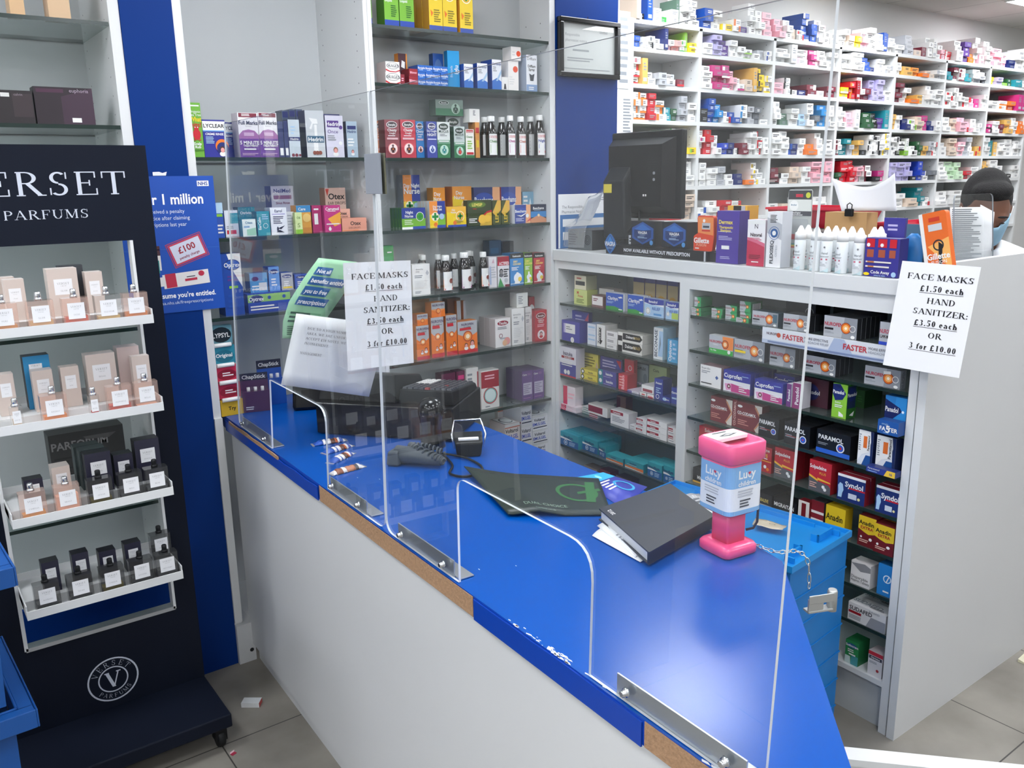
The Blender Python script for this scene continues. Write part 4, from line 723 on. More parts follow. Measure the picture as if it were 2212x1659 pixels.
shelf(FW, ZB[3], '''
808 834 418|.03 .05|2a3f95 1f3a6a|R 0 0 1 .62 3f8a34;C .5 .5 .34 7ab83a;C .5 .5 .28 49a03c;+ .5 .5 .18 1f8f2f;K .5 .86 .1 w Nurse|tall green and blue night remedy box at far left
868 919 450|.03 .022|7ab83a 2f6a3a|$nn|green and blue night capsules box||| 4
928 962 435|.03 .022|f0923a c8cdd2|$dnn|orange and blue day and night box in front row||| 4
872 908 378|.13 .05|f0923a 8a8f98|$dnn|orange and blue day and night box standing tall at the back
978 1019 403|.12 .06|ee9a2e c8742a|$dn|tall orange day remedy box standing at the back
925 962 406|.12 .05|ee9a2e c8862a|$dn|orange and yellow day capsules box behind the front row
965 1007 447|.03 .05|f0b83a c8862a|$dn|yellow day capsules box with green cross in front row
1010 1062 433|.03 .03|33401f 2a3518|$lem|dark green hot lemon sachets box, leftmost and widest of three
1064 1082 433|.035 .03|46502a 2a3518|P e2b04a .0 .5 .6 1 1 1 1 .6 .4 .35;V .5 .45 .4 e0c040 LEMSIP|dark green lemon sachets box on edge, middle of three
1083 1101 433|.035 .03|46502a 2a3518|P e2b04a .0 .5 .6 1 1 1 1 .6 .4 .35;V .5 .45 .4 e0c040 LEMSIP|dark green lemon sachets box on edge, rightmost of three
1024 1080 405|.11 .05|2a356e 20295a|$bee|navy cold relief box with white arc behind the green boxes
1083 1126 404|.11 .04|2a3f8f c83a4a|$bee|navy and peach cold relief box at the back
1112 1146 443|.03 .04|2a3f8f dfe3ea|$bee|navy and peach cold relief box in front row
1149 1185 442|.03 .05|1c2740 161d30|K .5 .8 .14 w Beechams;G .2 .66 .8 .7 1 a;P 2f7fc0 0 .62 1 .62 1 .3 0 .3;P d0906a 0 0 1 0 1 .2 .5 .42 0 .2;C .5 .4 .07 fbe8c0|dark blue cold powders box with sunrise, right end of shelf
1140 1168 414|.12 .04|7fb0cc 5a8aa8|P d8ecf4 .3 0 .7 .8 1 .2 1 0;G .1 .5 .5 .9 3 w|pale blue cold remedy box at the back right''')
shelf(FW, ZB[4], '''
tin= 825 852 532|.06 .05|2f9a50 227a3c|P e2c878 0 .1 1 .1 1 .5 .75 .72 .5 .6 .25 .72 0 .5;K .5 .22 .13 6a4a1a Buttercup;G .5 .85 .95 .9 1 w|green and gold syrup carton half hidden by the price sheet
891 929 572|.028 .04|ebebe8 c8c8c4|$bro|white cough syrup box with grey lettering right of the price sheet
1056 1073 556|.03 .05|e2dfe2 c8c4c8|P c9a0b0 .4 .8 .7 .8 .6 .95;R .1 .1 .3 .7 a9b8d8;G .2 .3 .9 .7 5 s|white syrup box with pale print right of the bottles
1075 1100 555|.03 .05|dfdfe2 b8b0b0|R 0 .84 1 1 a02838;R 0 .7 1 .84 c03048;K .55 .77 .1 w ACTIFED;H .3 .5 .16 3a3a40 8a8a8a 6a6a70;G .5 .3 .95 .6 4 k;P 4a9a5a 0 0 .5 .0 .2 .3;C .7 .2 .16 s;R .6 0 1 .06 m|white and red cold syrup box with grey portrait
1102 1131 548|.03 .06|2a80c0 1f6496|$rob|blue dry cough box with black top
1133 1150 547|.03 .06|8ab83a 6a9228|$rob|green chesty cough box with black top
1153 1176 547|.03 .06|b8283a 8a1c2c|$rob|red chesty cough box with black top
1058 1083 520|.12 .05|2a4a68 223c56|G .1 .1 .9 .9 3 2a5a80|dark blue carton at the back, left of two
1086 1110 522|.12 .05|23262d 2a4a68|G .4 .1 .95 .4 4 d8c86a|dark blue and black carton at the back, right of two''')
for px, yt, w, r, d, lb in ((915, 550, .10, .019, 'G .1 .1 .9 .9 4 q', 'brown syrup bottle behind the white syrup box, leftmost'), (929, 552, .05, .022, '$lps', 'brown syrup bottle with peach label right of white syrup box'), (947, 549, .10, .0195, '$lps', 'brown syrup bottle behind, second from the left'), (963, 551, .032, .0245, '$lps', 'brown syrup bottle with orange and blue label in front'), (981, 547, .11, .0195, 'G .1 .1 .9 .9 4 q', 'brown syrup bottle behind, centre of the group'), (1003, 545, .032, .027, '$lpp', 'wide brown syrup bottle with pink and blue label'), (1013, 541, .12, .0195, 'G .1 .1 .9 .9 4 q', 'brown syrup bottle at the back behind the wide one'), (1029, 544, .10, .02, '$lpp', 'brown syrup bottle behind, second from the right'), (1044, 544, .032, .021, '$lps', 'brown syrup bottle with orange label, rightmost of the group')):
    syrup(FW, ZB[4], px, yt, w, r, d, lb)
shelf(FW, ZB[5], '''
900 927 705|.028 .045|ee7a22 c8742a|$nch|narrow orange children's medicine box, leftmost with small box on top
^1 901 924 680|.03 .045|ee9a5a c8742a|$nchs|small orange grey box on top of the leftmost orange box
932 959 687|.028 .05|ee7a22 c8742a|$nch|orange children's medicine box, second from left with small box on top
^1 932 961 655|.03 .05|ee9a5a d08040|$nchs|small orange grey box on top of the second orange box
960 987 682|.028 .05|ee7a22 c8742a|$nch|orange children's medicine box, third from left
989 1031 696|.028 .05|ee7a22 c8742a|$nch|widest orange children's medicine box with family picture
kraft_box= 893 930 646|.12 .05|b5977a 9a7a5c||plain brown cardboard carton at the back left
968 996 646|.14 .04|6a4a3a 5a3a2a|C .7 .4 .2 8a5a3a|dark brown carton at the back behind orange boxes
988 996 650|.12 .02|e89a4a c8742a|R 0 .6 1 1 s;C .5 .4 .3 f6c080|thin orange carton standing at the back, left of two
998 1007 650|.12 .02|e89a4a c8742a|R 0 .6 1 1 s;C .5 .4 .3 f6c080|thin orange carton standing at the back, right of two
1070 1103 690|.03 .04|ece8e6 c8c0c0|$tix|white baby cough box with red oval||| 3
1106 1133 668|.03 .05|ecebe8 d0ccc8|$bro|tall white cough syrup box below a smaller white one
^1 1116 1140 634|.05 .05|ecebe8 d0ccc8|G .15 .2 .6 .8 5 q|small white carton sitting on the tall white syrup box
1135 1149 664|.05 .05|ecebe8 d0ccc8|$bro|white cough syrup box half hidden by red one
1152 1181 672|.03 .06|c4303c 9a2230|$chi|red children's cough syrup box with white round portrait
1143 1155 642|.12 .05|b02a38 8a1c2c|E .5 .7 .45 .12 w|red carton standing behind the white syrup boxes''')
shelf(FW, ZB[6], '''
1040 1078 803|.03 .05|eeece8 d4d0cc|P a8283a 0 .55 1 .55 1 .98 .0 .98;G .2 .75 .8 .9 2 z;C .5 .34 .4 7ac0ba;C .5 .34 .3 dff0ee;O .5 .34 .4 .05 c8404a;G .2 .03 .5 .08 1 q|white red and teal tube box, front right of pair
1008 1036 797|.05 .05|e8e4e0 d4d0cc|P a8283a .9 0 1 0 1 .9 .9 .9;G .1 .6 .7 .9 3 q|white red and teal tube box, left of pair
955 985 809|.06 .05|6a2048 52183a|K .5 .7 .2 e83a8a Regaine;G .2 .2 .8 .5 2 P|dark purple and pink carton behind the till, left one
987 1010 803|.06 .05|6a2048 52183a|R .2 .8 .9 .9 e83a8a;E .6 .4 .3 .14 c9a0d0|dark purple and pink carton behind the till, right one
1128 1151 803|.03 .06|6a4a8a 4f3468|$pur|purple carton with pale panel, left one at end of shelf||| 3
1152 1175 800|.03 .06|6a4a8a 4f3468|$pur|purple carton with pale panel, right one at end of shelf||| 2''')
zv = FW.loc(1190, 985, 0)[1]
pile(FW, zv-.002, 1160, 1196, [958, 934, 910, 886], 1, .03, .14, 'e6e6e8', 'd8d8dc', '$vol', 'long white pain gel carton with blue print at right end', '', 'R .02 .1 .98 .16 3a3a40;R .05 .4 .6 .7 S', '$volt')
pile(FW, zv-.002, 1128, 1156, [958, 935, 912], 1, .03, .14, 'e2e0e2', 'd8d4d4', '$vol', 'white gel carton with red end left of tall stack', '', 'R .02 .1 .98 .16 a03030', '$volt')
pile(FW, zv-.002, 1092, 1124, [962, 940, 918], 1, .03, .12, 'e2d8d4', 'c8b8b4', 'R 0 .8 1 1 c86a50;$vol', 'white and peach gel carton behind the counter edge', '', '', '$volt')
shelf(FW, zv-.002, '''
1076 1100 880|.12 .03|e4e0de c8c0bc|P d87a5a 0 .9 1 .9 1 1 0 1;V .4 .45 .3 k Voltarol;E .7 .4 .25 .3 S|white upright gel box at the back, left of two
1103 1128 876|.12 .03|e4e0de c8c0bc|P d87a5a 0 .9 1 .9 1 1 0 1;V .4 .45 .3 k Voltarol;E .7 .4 .25 .3 S|white upright gel box at the back, right of two''')
M().box(1.567, YB+.01, zv-.012, 2.39, YB+.2, zv-.0025, 'white_lam').build('low_shelf', None)
tag(bpy.context.scene.objects['low_shelf'], 'white lowest shelf board behind the counter holding pain gel cartons', 'shelf')

# ---- low medicine counter, left bay
C1 = ZC
shelf(FC, C1[0], '''
1240 1268 624|.03 .06|d2dc8a a8b060|K .3 .8 .2 c03a2a M;K .5 .58 .16 c04a3a Prima;G .2 .1 .8 .4 3 6a7a30|pale green yellow carton with red script, lower of two at left
^1 1241 1266 594|.035 .06|e2dcc0 a8a888|R .1 .3 .9 .6 3a3a3a;G .2 .7 .8 .9 1 c04a3a|cream carton with dark band, upper of two at left
1278 1303 637|.03 .05|7a5a58 6a4a48|R .05 .2 .95 .95 ece6e4;G .15 .5 .6 .8 2 m|small brown and white hay fever carton
1294 1326 622|.09 .05|e8e4e0 c8c0b8|C .8 .6 .15 o;G .1 .3 .6 .7 3 q|white carton with orange dot standing behind
1309 1346 631|.03 .012|2a58b8 dfe3ea|$cla|blue allergy tablets box with green hill, left of two||| 3
1356 1390 636|.03 .012|2a58b8 dfe3ea|$cla|blue allergy tablets box with green hill, right of two||| 3
1392 1434 643|.03 .03|eceff4 9fb0d0|$bnd|white and blue allergy relief box, left of two
1438 1466 651|.03 .03|eceff4 9fb0d0|$bnd;R .5 .05 1 .4 b8d060|white and blue allergy relief box with lime corner
1368 1391 598|.14 .03|c9b48a 7a6a9a|R 0 .85 1 1 4a4a8a;E .5 .3 .4 .2 d8a850|tan and purple carton standing at the back, first of four
1393 1415 600|.14 .03|c9b48a 7a6a9a|R 0 .85 1 1 4a4a8a;E .5 .3 .4 .2 d8a850|tan and purple carton standing at the back, second of four
1417 1440 603|.14 .03|c9b48a 7a6a9a|R 0 .85 1 1 4a4a8a;E .5 .3 .4 .2 d8a850|tan and purple carton standing at the back, third of four
1442 1464 606|.14 .03|c9b48a 7a6a9a|R 0 .85 1 1 4a4a8a;E .5 .3 .4 .2 d8a850|tan and purple carton standing at the back, fourth of four''')
shelf(FC, C1[1], '''
display_tray= 1214 1252 690|.03 .05|4646a0 3a3a88|R .1 .4 .75 .85 w;R .1 .4 .2 .85 i;G .25 .55 .6 .75 2 q;C .6 .1 .1 w|purple cold sore cream display tray with white pack, far left
1236 1272 670|.10 .02|4646a0 3a3a88|P c04a6a .75 .7 1 1 .95 .6;G .2 .5 .8 .9 3 i|purple display card with pink heart behind the tray
1247 1272 705|.07 .05|e4e4ea 9a9ab8|G .2 .3 .8 .6 2 q|white carton inside purple display, right side
1255 1267 715|.03 .06|8a5a88 6a4a70|R .4 .1 1 .9 w|small purple and white carton, left of two small ones
1269 1287 711|.03 .06|dfe4ee 9fb0d0|R .1 .6 .9 .7 a;R .1 .3 .9 .4 a|small white and blue carton, lower one of short stack
^1 1269 1287 698|.03 .06|dfe4ee 9fb0d0|R .1 .3 .9 .6 a|small white and blue carton on top of short stack
1289 1307 700|.03 .07|ecebe8 c8c4c0|P k .5 .1 .3 .3 .7 .3;P k .45 .3 .55 .3 .55 .85 .45 .85;V .3 .5 .3 k Zovirax|upright white carton with black arrow
1310 1332 742 754|.03 .07|e8e6e4 c8c4c0|G .1 .3 .9 .7 2 j|flat white carton at the bottom of a stack of three
^1 1310 1333 728|.03 .07|e8e6e4 c8c4c0|G .1 .3 .9 .7 2 j|flat white carton in the middle of a stack of three
^1 1310 1334 714|.03 .07|e8e6e4 c8c4c0|G .1 .3 .9 .7 2 k|flat white carton at the top of a stack of three
1335 1387 735|.028 .06|e4e2dc c8c4bc|$dak|long black and white cream carton, lower of two
^1 1335 1388 716|.03 .06|e4e2dc c8c4bc|$dak|long black and white cream carton, upper of two
1412 1432 706|.03 .07|e2e6e8 a9c9d8|V .25 .5 .3 3a4a5a BECONASE;P a9c9e6 .5 .1 1 .1 1 .9 .6 .9;P 7a8a9a .6 .2 .8 .5 .7 .8|upright white nasal spray box with pale blue picture
1442 1464 732|.03 .05|4aa0d0 2a80b0|V .25 .5 .28 w Opticrom;G .5 .1 .9 .9 4 a|bright blue eye drops box at right end''')
shelf(FC, C1[2], '''
1210 1244 747|.03 .05|e2e0e8 b8b4c4|$baz|tall white and purple wart freeze box at far left
''')
pile(FC, C1[2], 1249, 1289, [805, 789], 1, .03, .05, 'e2d24a', 'b8a830', '$bay', 'yellow wart gel carton', '')
pile(FC, C1[2], 1292, 1331, [812, 793], 1, .03, .05, '4a4796', '38366e', '$bap', 'purple wart gel carton with teal end', '')
shelf(FC, C1[2], '''
1259 1292 760|.085 .01|e6d860 b8a830|G .1 .3 .8 .9 5 8a7a20;P d8c0a0 .75 .1 1 .1 1 .5 .9 .7|yellow display card with rounded corner behind yellow cartons
1297 1343 768|.085 .01|4a4796 38366e|G .1 .3 .75 .9 5 i;C .8 .35 .09 e8e0d8;P r .75 .95 .97 .95 .97 .6|purple display card with red corner behind purple cartons
1336 1355 806|.03 .05|cc3040 a02030|G .1 .2 .7 .9 4 h;V .5 .5 .3 z Bazuka|red carton with pale lettering beside purple display
1349 1369 775|.07 .02|cc3040 a02030|O .6 .7 .2 .05 w;G .2 .3 .5 .6 2 w|red display card with white ring
1370 1400 783|.14 .02|8a98a0 6a7880|K .5 .8 .12 k CUPLEX;E .8 .4 .14 .2 6a7880|grey green display card at the back
1402 1440 787|.14 .02|9aaa78 7a8a58|K .4 .8 .12 3a4a2a Cura;P k .6 .2 .9 .2 .9 .5 .6 .5|olive display card with black cup at the back
1355 1380 842 856|.028 .10|e8e4ec c8c0d0|R 0 0 .4 1 7a6aa8;G .5 .3 .9 .7 2 q|white and lilac tube carton lying flat, left of row
1382 1396 846 862|.028 .10|ecebe8 c8c4c8|R .3 .2 .8 .6 r|white carton with red mark lying flat, middle of row
1398 1412 850 868|.028 .10|ecebe8 c8c4c8|R .1 .0 .9 .3 r;R .2 .4 .8 .6 z|white and red carton lying flat, right of row
1357 1384 826 842|.03 .12|e0dcea b0a8c8|R .1 .1 .9 .5 7a6aa8|long white and lilac tube carton on top at left
1386 1412 830 845|.03 .12|ecebea c8c4c8|R .1 .1 .9 .5 9a3a4a|long white and maroon tube carton on top at right
1413 1432 816|.03 .05|23358f 1c2a70|K .5 .8 .1 w Anusol;G .2 .3 .8 .6 3 a;O .4 .15 .2 .05 w|navy cream carton standing upright
1426 1448 854|.026 .05|23358f 1c2a70|E .3 .5 .25 .3 a;K .6 .5 .3 w Germ|navy cream carton lying low in front
1450 1463 836|.03 .05|2a3f98 1c2a70|K .5 .7 .14 w Germ;R .1 .3 .9 .4 a|navy carton at right end of the wart shelf''')
pile(FC, C1[3], 1211, 1243, [880, 866, 852], 1, .03, .05, 'ecdfe2', 'ecdfe2', 'R 0 0 .34 1 e04060;G .4 .3 .95 .7 1 z;G .05 .3 .3 .7 1 w', 'pink ended white tube carton at far left', '')
shelf(FC, C1[3], '''
^1 1217 1240 832|.04 .05 5|ecdfe2|R 0 0 .34 1 d83058;G .4 .3 .95 .7 2 z|pink ended white carton set askew on the far left stack
1232 1249 877|.03 .05|e2e0e0 c8c4c4|R .1 .1 .9 .4 3a6ab0;R .5 .4 .9 .6 r|small white red and blue carton beside pink stack
#''')
pile(FC, C1[3], 1257, 1274, [892, 880, 868, 857], 1, .035, .14, 'e6e6e2', 'dadad6', 'R 0 .0 1 .35 5a8a7a;G .1 .5 .9 .8 1 q', 'white carton with green edge, tall stack left of centre', '')
pile(FC, C1[3], 1270, 1290, [895, 882], 1, .028, .12, 'e6e2e0', 'dad6d4', 'R 0 .2 1 .8 a83040', 'white carton with dark red end', '')
shelf(FC, C1[3], '''
^1 1270 1312 870|.026 .05|e2ded8 cac6c0|R 0 .2 .75 .85 8a2838;R .75 .1 1 .9 S|long dark red and white carton lying across stack
1289 1302 884|.028 .08|e6e4e2 d0cccc|G .15 .3 .7 .7 3 k;R 0 0 1 .15 j|upright white carton left of the large white one||| 4
1319 1358 883|.028 .05|eae8e6 d0cccc|$can|large white thrush treatment box with dark red band
1332 1352 853|.16 .04|8a6a60 7a5a50|R 0 .1 .4 .9 5a2a30|brown carton at the back of the shelf''')
pile(FC, C1[3], 1359, 1374, [922, 904], 1, .028, .1, 'e6e4e2', 'd6d2d2', 'G .1 .3 .9 .7 2 j', 'narrow white carton in stack left of red marked ones', '')
pile(FC, C1[3], 1373, 1396, [922, 904, 888], 1, .026, .1, 'e8e6e4', 'd6d2d2', '$cans', 'white carton with red tag, middle stack', '')
pile(FC, C1[3], 1397, 1440, [928, 908, 886], 1, .024, .14, 'eae8e6', 'd8d6d4', '$cans', 'wide white carton, large stack', '')
pile(FC, C1[3], 1442, 1460, [938, 920], 1, .026, .1, 'e8e4e2', 'd6d2d2', '$cans', 'white carton with red tag, rightmost stack', '')
shelf(FC, C1[4], '''
1211 1249 930|.03 .02|2a97a3 2a97a3 2f9fae|$imo|teal and blue tablets box, leftmost with row behind||| 6
1251 1291 940|.03 .022|2a97a3 2a97a3 2f9fae|$imo|teal and blue tablets box, second from left with row behind||| 6
1294 1312 958|.03 .018 -9|2a97a3 1f8896|$imo|teal box leaning sideways, first of four||| 4
1307 1346 978|.02 .06|2a97a3 1f8896 3aa8b2|$imoo|teal and orange tablets box, left of two front ones
1350 1390 990|.018 .06|2a97a3 1f8896 3aa8b2|$imoo|teal and orange tablets box, right of two front ones||| 2
1399 1430 996|.018 .022|2a97a3 1f8896 3aa8b2|$imo|teal and blue tablets box near the post, left of two||| 4
1433 1458 1004|.018 .022|2a97a3 1f8896 3aa8b2|$imo|teal and blue tablets box against the post||| 4''')
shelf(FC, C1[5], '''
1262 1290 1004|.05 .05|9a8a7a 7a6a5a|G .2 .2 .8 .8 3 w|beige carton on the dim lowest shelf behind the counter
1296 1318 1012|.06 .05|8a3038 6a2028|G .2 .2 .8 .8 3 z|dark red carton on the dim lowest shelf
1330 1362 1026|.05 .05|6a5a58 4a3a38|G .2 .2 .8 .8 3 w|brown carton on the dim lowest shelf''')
# ---- low medicine counter, right bay
D = ZD
shelf(FC, D[0]+0, '')
pile(FC, D[0], 1492, 1513, [672, 659], 1, .03, .07, 'b8bec0', '2f7a4c', '$nurs', 'small silver green carton at far left', '')
pile(FC, D[0], 1514, 1535, [665, 645], 1, .028, .07, 'b8bec0', '2f7a4c', '$nurs', 'silver green carton with barcode side', '', '| .2 .1 .8 .9')
shelf(FC, D[0], '''
1500 1514 641 656|.06 .06|b8bec0 2f7a4c|$nurs|silver green carton perched at top left of the pile
1537 1558 678|.025 .05|b8bec0 2f7a4c|$nurs|silver green carton lying low, front of left pile
^1 1537 1560 665|.027 .05|b8bec0 2f7a4c|$nurs|silver green carton lying on the low front one''')
pile(FC, D[0], 1565, 1590, [674, 653], 1, .028, .06, 'b8bec0', '2f7a4c', '$nurs', 'silver green carton in middle pile', '')
pile(FC, D[0], 1597, 1621, [672, 659, 646], 1, .028, .06, 'b8bec0', '2f7a4c', '$nurs', 'silver green carton right of middle pile', '', '| .15 .2 .85 .8')
shelf(FC, D[0], '''
1590 1617 685|.015 .03|b8bec0 2f7a4c|$nurs|silver green carton lying at the shelf edge
1625 1681 670|.02 .05|b6bac0 2a4a5a|$nur;R .82 .3 .98 .9 4a6a7a|silver and teal painkiller box with orange disc, top shelf
1692 1748 676|.012 .03|aeb2b8 2a2c30|$nur|silver painkiller box with orange disc, left of centre on white strip||| 2
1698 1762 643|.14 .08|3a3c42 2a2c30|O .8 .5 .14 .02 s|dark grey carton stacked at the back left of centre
1780 1852 680|.008 .022|aeb2b8 2a2c30|$nur|large silver painkiller box with orange disc at centre of white strip||| 6
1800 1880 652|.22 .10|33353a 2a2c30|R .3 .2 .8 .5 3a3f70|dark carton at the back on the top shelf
1900 1932 694|.008 .04|aeb2b8 2a2c30|K .5 .6 .18 b8203a NUROFEN;R .05 .3 .6 .42 k;T .3 .36 .1 w PLUS;R 0 0 .8 .14 2746b8|silver painkiller box half hidden by the price sheet''')
strip_ = thing('shelf_strip', 'printed white shelf strip advertising faster relief under the silver boxes', 'shelf strip', FC.mat(1.17, -.02, D[0]-.048))
m_ = M(); m_.box(0, 0, 0, .50, .004, .052, 'd9dde3').box(0, .004, .047, .50, .025, .0485, 'e6e8ea')
draw(m_, 'R 0 0 1 .25 b9c4d8;P a8b6d0 .5 0 .7 0 .62 1 .55 1;K .09 .66 .16 5a3a4a NUROFEN;C .135 .62 .016 c8502a;K .25 .6 .34 c03a44 FASTER;N .335 .72 .16 4a4a52 MORE EFFECTIVE;N .335 .5 .15 8a8f98 HEADACHE RELIEF;K .7 .6 .34 c03a44 FASTER;N .79 .72 .16 4a4a52 MORE EFFECTIVE;N .79 .5 .15 8a8f98 HEADACHE RELIEF;G .05 .05 .95 .25 1 7a8ab0', .5, .052, P_front(.5, 0, .052)); m_.build('printed_strip', strip_)
shelf(FC, D[1], '''
1532 1584 722|.02 .03|b6bac0 d0d2d4|$nurg|silver and green melt tablets box with orange corner
1586 1652 730|.018 .022|aeb2b8 4a4c52|$nur;R .04 .3 .4 .42 y|silver painkiller box with yellow tag, second shelf||| 5
1663 1718 746|.016 .022|aeb2b8 4a4c52|$nur|silver painkiller box with orange disc, second shelf left of post line||| 3
1737 1806 765|.016 .022|aeb2b8 4a4c52|$nur|silver painkiller box with orange disc, second shelf right of centre||| 4
1868 1946 788|.014 .03|aeb2b8 9a9ea4|$nur;P w .55 .7 .75 .74 .74 .9 .54 .86|silver painkiller box with torn white sticker, right end below price sheet|V .5 .5 .5 6a6e74 NUROFEN''')
shelf(FC, D[2], '''
1513 1558 786|.02 .05|eceae8 9a7a80|N .06 .86 .1 4a4a52 Ibuprofen;G .06 .6 .5 .76 2 q;P 3a5a9a .8 .4 .88 .5 .8 .6 .72 .5;G .05 .1 .9 .2 1 k|plain white painkiller box with blue diamond
1563 1621 797|.02 .022|eae6ec 2a3196|$cup|navy white and pink tablets box, left of two front ones||| 6
1630 1691 817|.012 .022|eae6ec 2a3196|$cup|navy white and pink tablets box, right of two front ones||| 2
1672 1716 806|.10 .04|d8d4e0 2a3196|$cup|navy white and pink tablets box standing behind
1699 1709 828|.01 .04|6a2a78 e2dfe6|V .5 .5 .5 w Panadol|narrow purple carton on edge, left of two
1712 1731 826|.01 .05|8a2a68 e2dfe6|V .5 .5 .4 w Panadol|narrow purple and white carton on edge, right of two
1733 1790 812|.08 .08|4a2430 3a1c28|E .35 .5 .3 .3 2a2f60;K .4 .5 .14 w Panadol|dark maroon tablets box with navy oval
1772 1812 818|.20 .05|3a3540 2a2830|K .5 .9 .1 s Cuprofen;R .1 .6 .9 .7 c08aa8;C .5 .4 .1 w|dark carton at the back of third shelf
1798 1830 826|.02 .05|49a52f 2a6a24|$pnd|bright green tablets box with navy oval|R .05 .3 .9 .95 1f2f50;E .5 .7 .45 .2 1b2a6b;K .5 .7 .1 w Panadol;P w .3 .1 .7 .05 .8 .2
1838 1868 838|.18 .1|2a5a2a 1f4a20|G .5 .3 .9 .7 3 3a7a3a|dark green carton at the back beside green tablets box
1911 1958 852|.016 .04|2a7fc8 1f5a98|$pnb|bright blue tablets box with navy oval at right end, upper box
''')
shelf(FC, D[3], '''
1535 1582 854|.03 .02|7a3038 6a2830|$coc|maroon and grey tablets box, left of two||| 2
1592 1646 866|.028 .04|7a3038 6a2830|$coc|maroon and grey tablets box, right of two
1582 1592 862|.03 .04|7a3038 6a2830|V .5 .5 .5 d8b0a8 CO-CODAMOL|narrow maroon carton edge between the two
1630 1683 893|.012 .03|14151a 101116 1c1d22|$par|black tablets box with blue disc, leftmost of three||| 4
1694 1750 910|.012 .03|14151a 101116 1c1d22|$par|black tablets box with blue disc, middle of three||| 4
1764 1838 925|.008 .04|14151a 101116 1c1d22|$parb|black tablets box with blue disc and blue base, rightmost||| 3
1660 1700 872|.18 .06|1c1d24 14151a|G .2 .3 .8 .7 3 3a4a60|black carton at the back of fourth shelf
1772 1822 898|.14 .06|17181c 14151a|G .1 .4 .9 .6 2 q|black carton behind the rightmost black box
1854 1886 926|.012 .04|dfe2e8 1b2a5a|$pct|upright white and blue tablets box with orange tag, left of two
1893 1935 938|.012 .04|dfe2e8 1b2a5a|$pct|upright white and blue tablets box with orange tag, right of two
''')
a_, z_ = FC.loc(1906, 905, .004); a2_, _ = FC.loc(1953, 915, .004)
shelf(FC, D[3], '''
display_tray= 1903 1952 906 936|-.034 .034|1f55a0 1a4a90|T .35 .75 .14 a simply;K .25 .4 .3 w FA;K .5 .42 .5 w 5;K .74 .4 .3 w TER;G .3 .1 .7 .18 1 a|small blue display tray reading faster below the bright blue box
display_tray= 1881 1950 1007 1030|-.03 .03|2a3a8a 223070|P f0c840 .62 0 1 0 1 1 .72 1;N .06 .7 .3 w Paracetamol;G .06 .15 .5 .35 1 a;K .86 .5 .4 2a3a8a 16|navy and yellow tablets tray below the upright white boxes''')
shelf(FC, D[4], '''
1510 1570 918|.03 .04|b8303a 98242e|$solp|red soluble tablets box with yellow lettering, far left
1622 1667 956|.03 .04|b8303a 98242e|$solp|red soluble tablets box partly behind the pink collection box
1673 1717 964|.03 .05|c02a34 9a1f2a|$sol|red and grey soluble tablets box left of screen edge||| 2
1748 1796 990|.012 .06|c02a34 9a1f2a|$sol|red and grey soluble tablets box right of screen edge||| 2
1809 1870 1020|.01 .026|20306e 8a2030|$syn|navy and white headache tablets box with head, left of two|| |2
1893 1946 1046|.008 .026|20306e 8a2030|$syn|navy and white headache tablets box with head, right of two||| 2
1594 1625 950|.08 .04|b8303a 98242e|$solp|red soluble tablets box behind the pink collection box''')
shelf(FC, D[5], '''
1497 1540 1008|.03 .04|2a2b30 202126|K .6 .4 .24 w MIGRALEVE;R 0 0 1 .12 e0b050|dark grey migraine tablets box at far left
1634 1668 1060|.03 .04|2c2d33 222328|K .4 .5 .24 e8d070 MIGRALEVE;R 0 0 1 .2 s|dark grey migraine tablets box behind the crate||| 3
1671 1722 1072|.02 .05|1b1b1f 151518|K .45 .6 .24 w MIGRAITAN;C .8 .3 .07 c03030|black migraine tablets box behind the crate
1724 1748 1078|.02 .03|e2ded8 7a2028|R .3 .1 .7 .9 7a2028|white and dark red carton, lower part of small pile
1748 1780 1076|.03 .05|8a2a34 4a4a4e|R 0 .5 1 .6 w;R 0 .2 1 .3 w|dark red and white carton beside the yellow one
1783 1826 1088|.012 .04|e2c42a b89a1c|$ana|small yellow tablets box standing by the crate
1854 1892 1110|.014 .04|d8b82a 6a1c22|$anx|yellow and maroon tablets box, left of two||| 3
1888 1932 1128|.006 .05|d8b82a 6a1c22|$anx|yellow and maroon tablets box, right of two at the post||| 3
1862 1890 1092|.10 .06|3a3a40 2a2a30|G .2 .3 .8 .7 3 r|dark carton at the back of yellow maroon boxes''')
shelf(FC, D[6], '''
1838 1881 1208|.012 .05|e6e4e2 cfcccb|P 8a8a8e .0 .9 .7 1 1 .9 1 .7 .5 .62;N .04 .34 .12 k Dispersible;N .04 .2 .12 k Aspirin Tablets|white dispersible tablets box with curved top band
1896 1930 1214|.012 .05|2a80c8 1f66a0|C .62 .56 .26 dfeef8;C .62 .56 .2 2a80c8;P w .55 .46 .7 .66 .74 .63 .59 .43;G .4 .1 .9 .2 1 w|bright blue tablets box with white round symbol''')
shelf(FC, D[7], '''
1832 1916 1297|.01 .06|e4e3e2 c8c7c8 dcdbdb|$sud|long silver white decongestant box with black lettering||K .4 .5 .34 q SUDAFED;G .5 .2 .95 .4 2 k|2''')
